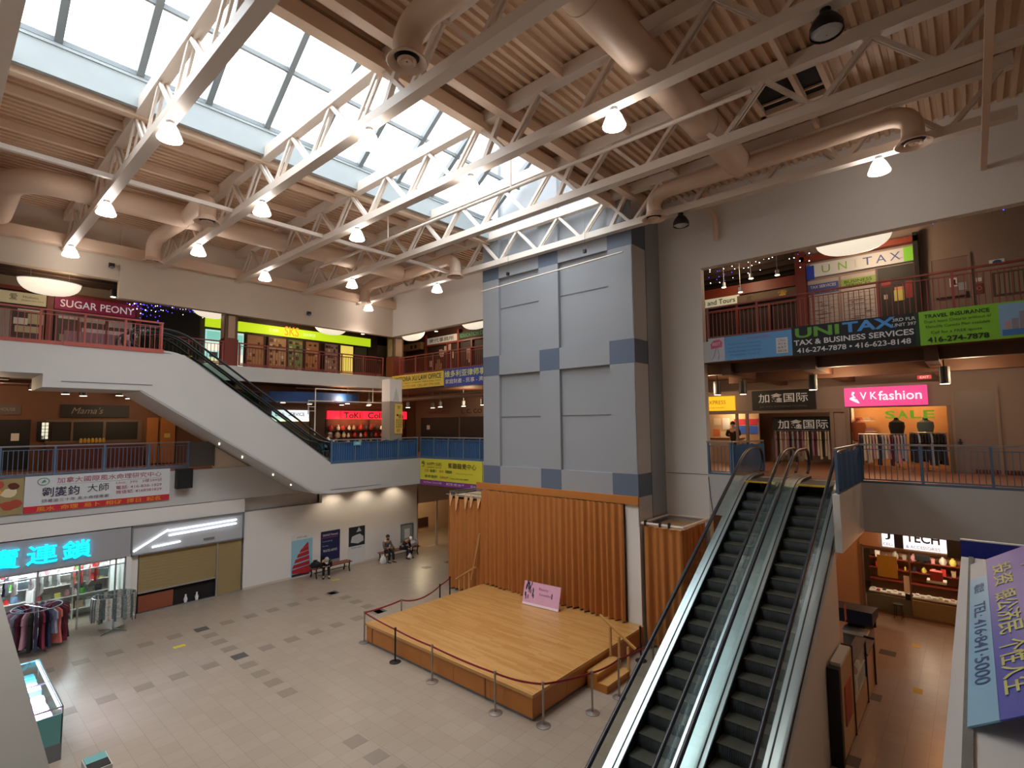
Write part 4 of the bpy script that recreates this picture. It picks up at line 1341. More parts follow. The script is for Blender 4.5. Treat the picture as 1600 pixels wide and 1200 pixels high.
patch(Wg, t, 'hull_print', INK('#3a2320'), [(11.66, 12.5, 0.07, 0.18)], 0.02, th=0.004)
t = sign(Wg, 13.07, 14.08, 0.25, 1.9, INK('#1c2350'), [('GRAND Financial', 13.55, 1.72, 0.8, 0.1, INK('#e4e4ea')), ('Insurance planning', 13.4, 1.42, 0.5, 0.07, INK('#b9bede')), ('Savings', 13.3, 1.2, 0.3, 0.07, INK('#b9bede')), ('TRUSTED ADVICE', 13.55, 0.97, 0.75, 0.11, INK('#e4e4ea'))],
         'navy blue poster with white lines of print', 'poster', 'poster', 0.02, 0.0)
patch(Wg, t, 'red_rule', INK('#a3305a'), [(13.1, 13.95, 1.58, 1.61)], 0.018, th=0.006)
patch(Wg, t, 'city_print', [INK('#8a8588'), INK('#0e0e14')], [(13.35, 14.06, 0.27, 0.5), (13.07, 13.3, 0.27, 0.75, 1)], 0.018, th=0.006)
t = sign(Wg, 14.55, 15.52, 0.05, 1.9, INK('#d8d8d8'), [('THE NEW CRAFT', 15.0, 0.83, 0.6, 0.07, INK('#44484c'))], 'poster with a dark car photo above and white paper below', 'poster', 'poster', 0.02, 0.0)
patch(Wg, t, 'photo_print', INK('#22252a'), [(14.57, 15.5, 0.92, 1.88)], 0.018, th=0.004)
mb = MB()
mb.prism([(14.68, 1.12), (15.1, 1.02), (15.42, 1.12), (15.4, 1.35), (15.2, 1.5), (14.95, 1.46), (14.75, 1.4)], lambda a, b, d: (a, YG - d, b), 0.022, 0.027)
mb.prism([(15.0, 1.6), (15.3, 1.62), (15.15, 1.84)], lambda a, b, d: (a, YG - d, b), 0.022, 0.027)
part('car_print', mb, INK('#b9bcc2'), t)
t = sign(Wg, 17.75, 18.6, 0.62, 1.57, alum, [], 'silver framed notice board near the bench with two people', 'notice board', 'notice_board', 0.05, 0.0)
patch(Wg, t, 'notice', [mat('grey_green_felt', '#8b9a96', 0.7), paper], [(17.82, 18.53, 0.69, 1.5), (18.0, 18.35, 0.8, 1.3, 1)], 0.045, th=0.01)
# entrance past the posters
t = thing('door_1', 'glass entrance with tan lobby behind at the end of the poster wall', 'door', (20.2, 24.2, 0), kind='structure')
part('frame', MB().box(18.9, 19.05, 24.1, 24.25, 0, 3.3).box(18.9, 24, 24.1, 24.25, 2.55, 3.93).box(20.4, 20.5, 24.1, 24.2, 0, 2.55).box(22, 22.1, 24.1, 24.2, 0, 2.55), cream_wall, t)
part('pane', MB().box(19.05, 22.0, 24.14, 24.15, 0.05, 2.55), clear_glass, t)
mb = MB().box(18.9, 26, 27.6, 27.7, 0, 3.9).box(18.8, 18.9, 24.3, 27.7, 0, 3.9)
struct('wall_lobby', mb, tan_paint, 'tan walls of the entrance lobby')
tag(part('lobby_recess', MB().box(19.1, 20.1, 27.52, 27.6, 1.9, 2.6), dark_brown), 'dark brown recess high on the back wall of the lobby', 'panel', kind='structure')
tag(part('lobby_recess', MB().box(20.6, 22.6, 27.52, 27.6, 0.35, 0.95), dark_brown), 'dark brown recess low on the back wall of the lobby', 'panel', kind='structure')
t = thing('waste_bin', 'tall tan bin standing inside the entrance lobby', 'bin', (19.5, 25.4, 0))
part('body', MB().box(19.3, 19.75, 25.2, 25.6, 0.0, 1.15), tan_paint, t)
part('lid', MB().box(19.27, 19.78, 25.17, 25.63, 1.15, 1.22), orange_board, t)
part('flap', MB().box(19.36, 19.69, 25.18, 25.2, 0.5, 0.75), black_m, t)

for k, x in enumerate((13.6, 15.4, 17.2)):
    tt = thing('downlight', 'recessed downlight washing the poster wall, number %s from the left escalator' % ('one', 'two', 'three')[k], 'lamp', (x, 23.3, 3.93), 'poster wall downlights')
    part('rim', MB().lathe((x, 23.3, 3.9), [(0.12, 0.03), (0.12, 0.0), (0.09, 0.0), (0.09, 0.03)], 16), white_m, tt)
    part('lens', MB().cyl((x, 23.3, 3.915), (x, 23.3, 3.925), 0.09, 14), glow_small, tt)
    lamp('downlight_light', 'SPOT', (x, 23.3, 3.88), 38, (1.0, 0.83, 0.62), 0.06, (0, 0.25, -1), 2.2)
# speaker and banners on the left
t = thing('loudspeaker', 'black loudspeaker on the wall right of the white chinese banner', 'speaker', (7.05, 23.8, 4.6))
part('cabinet', MB().box(6.78, 7.32, 23.62, 23.98, 4.6, 5.38), black_m, t)
part('grille', MB().box(6.82, 7.28, 23.6, 23.63, 4.66, 5.32), mat('speaker_grille', '#141414', 0.8, noise=0.3, nscale=90), t)
part('bracket', MB().box(7.0, 7.1, 23.95, 24.0, 4.9, 5.1), grey_m, t)
Wn = WY(23.96)
purple = INK('#7d4a7a')
t = sign(Wn, 2.38, 6.6, 4.19, 5.41, INK('#cfd2d4'), [
    ('加拿大國際風水命理研究中心', 4.75, 5.23, 3.1, 0.2, INK('#a85570')),
    ('劉變鈞', 3.32, 4.85, 1.0, 0.33, INK('#1f2340'), 0.01), ('大師', 4.35, 4.88, 0.62, 0.28, INK('#3a3d46')),
    ('研易逾三十年 風水命理專家', 3.75, 4.56, 1.85, 0.12, INK('#5a4f66')),
    ('Unit:  399   3樓399號', 5.6, 5.0, 1.45, 0.12, INK('#b06a80')), ('電話: 416-838-1829', 5.6, 4.82, 1.45, 0.13, INK('#b06a80'), 0.006), ('微信號: 4168381829', 5.6, 4.65, 1.45, 0.13, INK('#b06a80'), 0.006)],
    'white fortune telling banner with chinese print and a red strip', 'banner', 'banner', 0.02, 0.0)
patch(Wn, t, 'red_strip', INK('#c02532'), [(2.38, 6.6, 4.19, 4.41)], 0.019, th=0.004)
mb = MB()
text_mb(mb, '風水  命理  易卜  相術  擇日  起名', Wn.P(4.5, 4.30, 0.03), Wn.r, UPV, 3.6, 0.16, 0.0, 0.008)
part('strip_lettering', mb, INK('#e59a2c'), t, fix=False)
patch(Wn, t, 'green_rule', INK('#7fa08a'), [(3.2, 6.3, 5.08, 5.09)], 0.018, th=0.006)
mb = MB().tube([Wn.P(2.85 + 0.15 * math.cos(a), 5.22 + 0.12 * math.sin(a), 0.024) for a in (2 * math.pi * k / 16 for k in range(16))], 0.012, 6, closed=True)
mb.prism([(2.79, 5.17), (2.92, 5.2), (2.88, 5.29), (2.83, 5.24)], lambda a, b, d: Wn.P(a, b, d), 0.02, 0.03)
part('round_logo', mb, INK('#5a8a70'), t)
t = sign(Wn, -1.2, 2.36, 4.2, 5.38, INK('#9b8a5a'), [], 'food photo banner cut off by the left picture edge', 'banner', 'banner', 0.018, 0.0)
food = [INK('#a8442a'), INK('#d08a3c'), INK('#6d8a3e'), INK('#d9c9a6'), INK('#5a2418')]
for k in range(48):
    mb = MB()
    a, z, s = rr.uniform(-1.1, 2.25), rr.uniform(4.3, 5.28), rr.uniform(0.1, 0.24)
    fm = food[rr.randrange(5)]
    pts = [(a + s * math.cos(q) * rr.uniform(.7, 1.1), z + s * 0.7 * math.sin(q)) for q in (2 * math.pi * i / 9 for i in range(9))]
    d0 = 0.018 + 0.0006 * k
    mb.prism([(min(max(p[0], -1.19), 2.35), min(max(p[1], 4.21), 5.37)) for p in pts], lambda aa, b, d: Wn.P(aa, b, d), d0 - 0.002, d0)
    part('food_print', mb, fm, t)

# ---------------------------------------------------------------- second floor left: food court
mb = MB().box(-8, 10.5, 29.0, 29.2, Z2, 9.0)
struct('wall_food_court', mb, brown_wall, 'brown back wall of the dim food court')
mb = MB()
for k in range(9):
    mb.box(-6 + k * 1.9, -5.7 + k * 1.9, 24.6, 29, 8.72, 9.0)
mb.box(-8, 12.3, 25.3, 25.7, 8.65, 9.0)
struct('ceiling_food_court', mb, mat('brown_beam', '#6a3d22', 0.6, noise=0.2), 'brown beams over the food court')
Wf = WY(29.0)
t = thing('food_stall', 'dark food stall front with script name and three dark windows', 'shopfront', (4.8, 29, Z2))
patch(Wf, t, 'sign_board', INK('#1b1312'), [(3.85, 6.25, 7.5, 8.05)], 0.0, th=0.08)
mb = MB()
text_mb(mb, "Mama's", Wf.P(4.75, 7.8, 0.09), Wf.r, UPV, 1.1, 0.28, 0.004, 0.0, 3, 0.35)
part('lettering', mb, INK('#8a7f74'), t, fix=False)
for a0, a1 in ((3.6, 4.22), (4.3, 5.32), (5.42, 6.6)):
    patch(Wf, t, 'window', INK('#1d1a12'), [(a0, a1, 6.5, 7.3)], 0.0, th=0.03)
patch(Wf, t, 'frame', mat('brown_aluminium', '#6b5542', 0.5), [(3.4, 6.75, 7.3, 7.4), (3.4, 6.75, 6.4, 6.5), (4.22, 4.3, 6.5, 7.3), (5.32, 5.42, 6.5, 7.3), (6.6, 6.75, 5.3, 7.4), (3.4, 3.5, 5.3, 7.4)], 0.02, th=0.06)
patch(Wf, t, 'counter_front', mat('counter_maroon', '#5a2f2c', 0.5), [(3.4, 6.75, 5.3, 6.4)], 0.0, th=0.5)
for k in range(7):
    x = 4.55 + k * 0.13
    o = part('snack_bag', MB().lathe((x, 28.75, 6.4), [(0.001, 0), (0.05, 0), (0.06, 0.1), (0.045, 0.17), (0.03, 0.2), (0.001, 0.2)], 10), mat('mustard_pack', '#c29a3c', 0.5), smooth=True)
    tag(o, 'small mustard packet in the row on the dim stall counter', 'packet', 'packets on the stall counter')
t = sign(Wf, 3.13, 3.52, 6.55, 7.32, black_m, [], 'lit menu board in a black frame beside the dark stall', 'menu', 'menu_board', 0.05, 0.06)
patch(Wf, t, 'menu_page', INK('#d9dcc4', 0.75), [(3.17 + i * 0.115, 3.26 + i * 0.115, 6.6 + j * 0.14, 6.72 + j * 0.14) for i in range(3) for j in range(5)], 0.1, th=0.008)
t = sign(Wf, 1.0, 2.62, 7.6, 8.02, INK('#5a4a44'), [('NOODLE HOUSE', 1.9, 7.82, 1.1, 0.13, INK('#8f837a'))], 'dim grey sign at the left edge of the food court', 'sign', 'stall_sign', 0.06)
t = sign(Wf, 0.5, 2.95, 5.4, 7.4, INK('#120f0d'), [], 'dark stall opening left of the lit menu board', 'stall', 'stall_opening', 0.03)
patch(Wf, t, 'notice', paper, [(2.38, 2.62, 6.55, 6.85)], 0.03)
for a0, a1, lb in ((6.95, 7.4, 'narrow'), (7.5, 8.1, 'wide')):
    t = sign(Wf, a0, a1, 5.35, 7.5, mat('orange_timber_panel', '#a86a35', 0.5, noise=0.12), [], 'orange timber panel at the right of the food court, the %s one' % lb, 'panel', 'timber_panel', 0.12)
    if lb == 'wide':
        patch(Wf, t, 'notice', INK('#c9b35a'), [(7.65, 7.9, 6.55, 6.75)], 0.12)
for k, (x, y, z) in enumerate(((2.8, 29 - 1.5, 8.55), (3.6, 26.2, 8.35), (4.3, 27.2, 8.35), (5.3, 26.2, 8.35), (5.9, 27.5, 8.3), (6.5, 28.2, 8.3))):
    tt = thing('downlight', 'glowing round ceiling lamp in the food court, number %d from the left' % (k + 1), 'lamp', (x, y, z), 'food court ceiling lamps')
    part('can', MB().cyl((x, y, z), (x, y, z + 0.35), 0.14, 14), black_m, tt)
    part('lens', MB().cyl((x, y, z - 0.01), (x, y, z), 0.12, 14), glow_small, tt)
mb = MB().box(3.2, 9.5, 24.7, 25.5, 8.42, 8.5)
tag(part('ceiling_raft', mb, mat('blue_green_raft', '#2f4a50', 0.6)), 'dark blue green ceiling raft over the food court railing', 'ceiling panel', kind='structure')
# ---------------------------------------------------------------- second floor back corner
Wt = WY(27.5)
mb = MB().box(11.5, 28, 27.5, 27.7, Z2, 9.0)
struct('wall_back_second', mb, brown_wall, 'brown back wall behind the red lit sign')
t = thing('lit_sign', 'bright red lit shop sign behind the column on the second storey', 'sign', (17.5, 27.4, 7.4))
mb = MB()
for a0, a1 in ((15.2, 15.95), (16.05, 17.35), (17.45, 20.7)):
    Wt.box(mb, a0, a1, 7.42, 7.9, 0, 0.12)
part('board', mb, INK('#e8203a', 1.0), t)
mb = MB()
text_mb(mb, 'ToKi', Wt.P(16.75, 7.64, 0.13), Wt.r, UPV, 1.1, 0.36, 0.004, 0.02)
text_mb(mb, 'Collection', Wt.P(19.1, 7.64, 0.13), Wt.r, UPV, 2.6, 0.36, 0.004, 0.02)
part('lettering', mb, INK('#3a0a10'), t, fix=False)
sh = thing('shopfront', 'glowing souvenir shop full of figures under the red lit sign', 'shopfront', (17.5, 27.4, Z2))
patch(Wt, sh, 'back_glow', mat('shop_back_red', '#7a3a28', 0.6, noise=0.5, nscale=3), [(15.2, 20.6, 5.35, 7.35)], 0.0, th=0.02)  # plain back panel in mottled red brown
patch(Wt, sh, 'frame', dark_brown, [(15.1, 15.2, 5.3, 7.4), (17.9, 18.0, 5.3, 7.4), (20.6, 20.7, 5.3, 7.4)], 0.02, th=0.06)
for k in range(3):
    patch(Wt, sh, 'shelf_board', dark_brown, [(15.25, 20.55, 5.9 + 0.42 * k, 5.93 + 0.42 * k)], 0.02, th=0.3)
fig_cols = [gm[1], gm[3], gm[6], gm[10], gm[9], gm[11]]
for k in range(42):
    x = 15.4 + (k % 14) * 0.37 + rr.uniform(-.06, .06)
    i = rr.randrange(6)
    good(rr.choice([0, 2, 2]), x, 27.32, 5.94 + 0.42 * (k // 14), rr.uniform(0.22, 0.38), fig_cols[i], '%s figure on the %s shelf under the red lit sign' % (['ivory', 'red', 'cream', 'tan', 'charcoal', 'white'][i], ['lowest', 'middle', 'upper'][k // 14]), 'figures in the souvenir shop', 'figure')
for x in (15.9, 16.6, 17.4, 18.6, 19.6):
    lamp('display_light', 'POINT', (x, 26.95, 7.3), 7, ORANGE, 0.06)
t = sign(Wt, 12.1, 14.1, 7.3, 7.9, INK('#e6ecf2', 0.95), [('Bank', 12.5, 7.68, 0.5, 0.22, INK('#2a3350'), 0.01), ('SERVICE', 13.4, 7.68, 0.9, 0.2, INK('#2a3a60'), 0.01)], 'white lit sign beyond the foot of the left escalator', 'sign', 'lit_sign', 0.08)
patch(Wt, t, 'bright_strip', INK('#fff3c8', 1.6), [(12.1, 14.1, 7.3, 7.42)], 0.08)
t = sign(Wt, 14.2, 15.05, 5.35, 8.2, dark_brown, [], 'dark timber panel between the white and the red lit signs', 'panel', 'timber_panel', 0.1)
mb = MB()
pts = [(13.4 + 2.6 * math.cos(a), 25.6 + 0.9 * math.sin(a)) for a in (2 * math.pi * k / 32 for k in range(32))]
mb.prism(pts, lambda a, b, z: (a, b, z), 8.25, 8.72)
tag(part('ceiling_raft', mb, mat('blue_raft', '#23477e', 0.6), smooth=False), 'oval blue ceiling raft behind the foot of the left escalator', 'ceiling panel', kind='structure')
t = thing('tube_hanger', 'thin white hanging tube frame behind the left escalator', 'frame', (14.5, 24, 8.3))
part('tube', MB().tube([(12.3, 24, 7.6), (12.3, 24, 8.25), (17.0, 24, 8.25)], 0.03, 8), steel_white, t)
part('tube', MB().tube([(12.65, 24, 6.6), (12.65, 24, 8.85), (17.0, 24, 8.85)], 0.035, 8), steel_white, t)
part('drop_rod', MB().cyl((15.9, 24, 8.25), (15.9, 24, 9.0), 0.02, 8), steel_white, t)
for _z in (7.95, 7.75):
    part('bracket', MB().box(12.3, 12.62, 23.98, 24.02, _z, _z + 0.03), steel_white, t)
for k, (x, y) in enumerate(((11.8, 25.6), (13.6, 26.4), (15.0, 25.0), (15.6, 26.6), (16.6, 25.4), (17.2, 26.4), (18.6, 24.5), (19.5, 22.7), (20.2, 24.2), (19.4, 19.2), (19.9, 21.2), (19.0, 17.6))):
    z = 8.2 if k < 6 else 8.05
    tt = thing('pendant_light', 'small hanging lamp of the second storey walkway, number %d from the left escalator' % (k + 1), 'lamp', (x, y, z), 'second storey hanging lamps')
    part('can', MB().cyl((x, y, z), (x, y, z + 0.3), 0.1, 14), grey_m, tt)
    part('lens', MB().cyl((x, y, z - 0.01), (x, y, z), 0.12, 14), glow_small, tt)
    part('rod', MB().cyl((x, y, z + 0.3), (x, y, 9.04), 0.015, 6), grey_m, tt)
mb = MB().tube([(18.1, 27, 8.5), (18.1, 15, 8.5)], 0.12, 12).tube([(18.9, 27, 8.6), (18.9, 15, 8.6)], 0.08, 12)
tag(part('service_pipe', mb, mat('brown_pipe', '#7a5a45', 0.6)), 'brown service pipes under the third storey beside the column', 'pipe')
cl = thing('column', 'square column with pointed cap at the corner of the second storey', 'column', (17.2, 22.7, Z2), kind='structure')
colm = mat('taupe_column', '#8f8478', 0.6, noise=0.04)
part('shaft', MB().box(15.75, 16.5, 22.25, 22.95, Z2, 8.25), colm, cl)
part('capital', MB().box(15.75, 16.5, 22.25, 22.95, 8.25, 9.4), white_wall, cl)
mb = MB().prism([(15.95, 8.3), (16.3, 8.3), (16.125, 8.95)], lambda a, b, y: (a, y, b), 22.22, 22.25)
part('triangle', mb, slab_paint, cl)
Wc = WY(22.25)
yel_post = INK('#d5b758')
t = sign(Wc, 16.05, 16.52, 6.6, 8.12, yel_post, [('字', 16.28, 7.95, 0.22, 0.2, INK('#8a5a20')), ('●', 16.2, 7.55, 0.12, 0.12, INK('#4a2c10')), ('畫', 16.36, 7.5, 0.2, 0.2, INK('#a86a20')), ('師', 16.28, 6.76, 0.22, 0.2, INK('#a86a20'))], 'narrow yellow vertical poster on the corner column', 'poster', 'poster', 0.03)
mb = MB()
for k in range(3):
    for j in range(4):
        text_mb(mb, '課程班易'[(k + j) % 4], Wc.P(16.16 + 0.13 * k, 7.3 - 0.115 * j, 0.031), Wc.r, UPV, 0.1, 0.1, 0.004)
part('lettering_column', mb, INK('#2a2318'), t, fix=False)
Wl = WX(21.5)
mb = MB().box(21.5, 21.7, 15, 27.5, Z2, 9.0)
struct('wall_back_right', mb, mat('brown_grey_wall', '#6a5648', 0.7, noise=0.06), 'brown grey shop wall behind the corner railing')
t = thing('shopfront', 'closed dark shop with black letters on a brown header', 'shopfront', (21.4, 23, Z2))
patch(Wl, t, 'dark_window', INK('#141c18'), [(23.35, 26.9, 5.4, 7.5)], 0.0, th=0.03)
patch(Wl, t, 'dark_window', INK('#191512'), [(19.0, 23.2, 5.4, 7.5)], 0.0, th=0.03)
patch(Wl, t, 'notice', paper, [(26.0, 26.3, 6.75, 7.02)], 0.03)
mb = MB()
text_mb(mb, 'L. C. CO', Wl.P(22.2, 7.83, 0.02), Wl.r, UPV, 1.75, 0.26, 0.004, 0.02)
part('lettering', mb, INK('#1d1713'), t, fix=False)
mb = MB()
text_mb(mb, 'TRADING HOUSE', Wl.P(25.2, 7.83, 0.02), Wl.r, UPV, 2.2, 0.18, 0.004)
part('lettering', mb, INK('#5a2c24'), t, fix=False)
# white draped tables behind the back railing
t = thing('display_table', 'long table under a white cloth behind the foot of the left escalator', 'table', (13.8, 22.7, Z2))
part('table_top', MB().box(13.5, 15.3, 22.3, 22.9, 5.42, 5.45), white_m, t)
mb = curtain_mb((13.5, 22.29, 0), (15.3, 22.29, 0), Z2 + 0.01, 5.56, 0.12, 0.015, 3, 0.0)
part('cloth', mb, mat('white_tablecloth', '#d8dcdf', 0.8), t, smooth=True)
part('leg', MB().box(13.6, 13.65, 22.35, 22.4, Z2, 5.42), grey_m, t)
part('leg', MB().box(15.2, 15.25, 22.35, 22.4, Z2, 5.42), grey_m, t)
Wr = WY(22.0)
sign(Wr, 13.55, 13.95, 6.1, 6.28, INK('#6fb3c4'), [('OPEN', 13.75, 6.19, 0.25, 0.07, INK('#e8f2f4'))], 'small pale blue notice tied to the railing at the escalator foot', 'notice', 'rail_notice', 0.01, 0.0)
# yellow hearing banner
Wh = WX(17.46)
t = sign(Wh, 17.31, 21.9, 3.95, 5.28, INK('#d3cb36'), [
    ('HAPPY EARS', 20.75, 5.03, 1.15, 0.17, INK('#5a4326')), ('HEARING CENTRE', 20.75, 4.86, 1.1, 0.06, INK('#5a4326')), ('樂聽聽覺中心', 18.7, 5.0, 2.0, 0.28, INK('#5a4a1c'), 0.01),
    ('免費', 21.35, 4.69, 0.32, 0.14, INK('#c07a28'), 0.008), ('測試聽力', 20.85, 4.69, 0.5, 0.15, INK('#3a4a2a'), 0.01), ('驗耳', 20.2, 4.69, 0.32, 0.14, INK('#c07a28'), 0.008), ('助聽器材', 19.65, 4.69, 0.5, 0.15, INK('#3a4a2a'), 0.01), ('Professional hearing consultation', 18.5, 4.64, 1.2, 0.06, INK('#5a5a30')),
    ('維修 清潔 電池 配件', 21.0, 4.4, 1.0, 0.15, INK('#3a4a2a'), 0.01), ('耳鳴治療', 20.0, 4.4, 0.65, 0.14, INK('#c07a28'), 0.008), ('CALL 416-293-8989', 18.9, 4.38, 1.3, 0.08, INK('#5a5a30')),
    ('3rd Floor, Unit # 388', 20.9, 4.09, 1.4, 0.11, INK('#d8c8e0')), ('美麗徑 3楼 388 室', 19.2, 4.09, 1.3, 0.13, INK('#d8c8e0'), 0.008), ('電話 416', 17.75, 4.09, 0.7, 0.12, INK('#d8c8e0'))],
    'yellow and purple hearing centre banner left of the tower', 'banner', 'banner', 0.02)
patch(Wh, t, 'purple_strip', INK('#7b2f86'), [(17.31, 21.9, 3.95, 4.21)], 0.016, th=0.005)
mb = MB().tube([Wh.P(21.65 + 0.1 * math.cos(a), 5.02 + 0.13 * math.sin(a), 0.024) for a in (k * 0.5 for k in range(12))], 0.02, 6)
mb.tube([Wh.P(21.65 + 0.05 * math.cos(a), 5.02 + 0.06 * math.sin(a), 0.024) for a in (k * 0.5 for k in range(9))], 0.015, 6)
part('ear_logo', mb, INK('#4a4a44'), t)
# law banners, third storey back corner
t = sign(Wh, 20.05, 24.45, 9.02, 9.78, INK('#d6ba4a'), [('VICTORIA XU LAW OFFICE', 22.2, 9.56, 3.95, 0.26, INK('#35301c'), 0.012), ('Real Estate  Litigation  Immigration  Wills & Estates  Family', 22.2, 9.32, 3.9, 0.09, INK('#5a4a20')), ('TEL: 416-773-1608  CELL 647-779-1608', 22.2, 9.15, 3.7, 0.12, INK('#a8641c'), 0.006)], 'yellow law office banner in the back corner of the third storey', 'banner', 'banner', 0.02)
t = sign(Wh, 16.2, 20.0, 8.94, 9.82, INK('#35418f'), [('维多利亚律师事务所', 18.1, 9.57, 3.7, 0.34, INK('#ccd08a'), 0.012), ('家庭財產 - 民事 - 遺囑遺产', 18.1, 9.2, 3.6, 0.24, INK('#ccc8c0'), 0.008)], 'blue chinese law banner half hidden by the tower', 'banner', 'banner', 0.02)
# ---------------------------------------------------------------- third storey left
mb = MB().box(-8, 18.5, 27.5, 27.7, 9.75, 13.0)
struct('wall_gallery_left', mb, dark_brown, 'dark timber shop wall of the third storey on the left')
mb = MB().box(-8, 6.0, 27.3, 27.52, 12.4, 13.0)
struct('wall_gallery_header', mb, mat('taupe_header', '#8b7b6c', 0.7), 'taupe header above the sugar peony sign')
mb = MB()
for a in (-0.4, 3.02, 5.95):
    mb.box(a, a + 0.2, 27.15, 27.5, 9.75, 12.45)
mb.box(-8, 6.1, 27.2, 27.5, 12.36, 12.5)
struct('trim_gallery', mb, red_wood, 'red stained timber posts between the third storey shops')
Wk = WY(27.3)
sign(Wk, 3.25, 5.93, 11.8, 12.36, INK('#8a2345', 0.12), [('SUGAR PEONY', 4.65, 12.07, 2.45, 0.3, INK('#e0d4d4', 0.25), 0.01)], 'dark pink sign reading sugar peony', 'sign', 'shop_sign', 0.1)
sign(Wk, 0.3, 3.0, 11.83, 12.28, INK('#c9bd96', 0.15), [('爱', 2.05, 12.08, 0.22, 0.25, INK('#3a4430')), ('Holistic', 2.55, 12.12, 0.45, 0.09, INK('#5a5a4a')), ('Acupuncture Clinic', 2.6, 11.98, 0.65, 0.08, INK('#5a5a4a'))], 'cream sign left of the dark pink one', 'sign', 'shop_sign', 0.1)
t = sign(Wk, 3.3, 5.85, 9.8, 11.7, INK('#5a4646'), [], 'shop window with pale blinds under the dark pink sign', 'shop window', 'shop_window', 0.02)
patch(Wk, t, 'blind', INK('#b3aca6'), [(3.4, 4.0, 11.45, 11.6), (4.05, 4.9, 11.4, 11.6), (5.0, 5.85, 11.3, 11.55)], 0.02, th=0.03)
patch(Wk, t, 'goods_print', [INK('#8d6f7e'), INK('#c9b6bd'), INK('#6a5a66'), INK('#8f8a7a')], [(3.4 + rr.random() * 2.2, 3.6 + rr.random() * 2.3, 10.1 + rr.random() * 0.9, 10.3 + rr.random() * 0.95, rr.randrange(4)) for k in range(16)], 0.02, th=0.02)
patch(Wk, t, 'frame', red_wood, [(4.0, 4.05, 9.8, 11.7), (4.93, 4.98, 9.8, 11.7)], 0.02, th=0.06)
t = sign(Wk, 0.3, 2.98, 9.8, 11.75, INK('#4a3834'), [], 'shop window with paper sheets under the cream sign', 'shop window', 'shop_window', 0.02)
patch(Wk, t, 'paper_sheet', [paper, INK('#b5aa8c')], [(2.15, 2.9, 10.75, 11.0, 1), (2.1, 2.5, 11.05, 11.3), (2.5, 2.95, 11.1, 11.5, 1), (2.2, 2.85, 11.55, 11.65)], 0.02)
patch(Wk, t, 'door_leaf', INK('#9a8c86'), [(1.2, 2.0, 9.8, 11.6)], 0.02, th=0.05)
# dim corridor between sugar peony and the lime green shop
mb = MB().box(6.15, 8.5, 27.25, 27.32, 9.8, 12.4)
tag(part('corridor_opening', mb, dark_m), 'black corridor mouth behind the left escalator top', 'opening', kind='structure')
lime = INK('#b5d21e', 0.75)
t = sign(Wk, 10.2, 17.8, 11.8, 12.28, lime, [('SKS', 12.9, 12.1, 0.8, 0.5, INK('#e0962a', 0.6), 0.02), ('汇康坊', 11.95, 12.05, 0.5, 0.16, INK('#d9e4c0', 0.6)), ('SOURCE', 13.9, 12.03, 0.7, 0.15, INK('#d9e4c0', 0.6))], 'long lime green lit shop sign with yellow letters', 'sign', 'lit_sign', 0.14)
patch(Wk, t, 'end_piece', lime, [(8.72, 9.5, 11.84, 12.27)], 0.0, th=0.14)
sfr = thing('shopfront', 'row of dark framed shop windows under the lime green sign', 'shopfront', (13, 27.3, 9.75))
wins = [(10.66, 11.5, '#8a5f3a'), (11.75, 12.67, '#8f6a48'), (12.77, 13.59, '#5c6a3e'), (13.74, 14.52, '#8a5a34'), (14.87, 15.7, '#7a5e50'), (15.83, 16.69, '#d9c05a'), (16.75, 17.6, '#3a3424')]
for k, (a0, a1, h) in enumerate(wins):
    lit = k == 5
    patch(Wk, sfr, 'window', INK(h, 0.8 if lit else 0.26), [(a0, a1, 9.85, 11.7)], 0.0, th=0.02)  # panes glow of themselves, standing in for the lit shop behind
    r3 = random.Random(k)
    cols = [INK('#b58a52'), INK('#6b2f22'), INK('#c9b69a'), INK('#4a2a1c')]
    rects = []
    for z in (10.0, 10.3, 10.6, 10.9, 11.2, 11.45):
        a = a0 + 0.06
        while a < a1 - 0.12:
            w = r3.uniform(0.08, 0.18)
            if r3.random() < (0.35 if k in (0, 5, 6) else 0.7):
                rects.append((a, min(a + w, a1 - 0.04), z, z + r3.uniform(0.08, 0.2), r3.randrange(4)))
            a += w + 0.04
    if not lit and k != 6:
        for q in rects:
            patch(Wk, sfr, 'shelf_item', cols[q[4]], [q[:4]], 0.02, th=0.03)
fr = [(a0 - 0.06, a0, 9.8, 11.75) for a0, _, _ in wins] + [(a1, a1 + 0.06, 9.8, 11.75) for _, a1, _ in wins] + [(10.55, 17.7, 11.7, 11.8), (10.55, 17.7, 9.75, 9.85), (10.55, 17.7, 11.02, 11.06)]
patch(Wk, sfr, 'frame', dark_brown, fr, 0.02, th=0.07)
t = sign(Wk, 8.75, 9.45, 9.85, 11.72, INK('#a9d6cf', 0.75), [], 'bright turquoise and cream lit poster window left of the column', 'poster', 'lit_window', 0.03)
patch(Wk, t, 'poster_print', [INK('#7bc2b4', 0.7), INK('#e3d5a0', 0.8), INK('#5a6a68'), INK('#ece9d2', 0.8)], [(8.8, 9.4, 11.2, 11.65), (8.8, 9.4, 9.95, 10.35, 1), (8.95, 9.3, 10.4, 10.65, 2), (8.8, 9.4, 10.72, 11.1, 3)], 0.03)
t = sign(Wk, 10.1, 10.5, 9.85, 11.7, INK('#b8d8d0', 0.7), [], 'narrow turquoise lit poster window right of the column', 'poster', 'lit_window', 0.03)
patch(Wk, t, 'poster_print', [INK('#7bc2b4', 0.7), INK('#ece9d2', 0.8)], [(10.14, 10.46, 10.9, 11.6), (10.14, 10.46, 9.95, 10.6, 1)], 0.03)
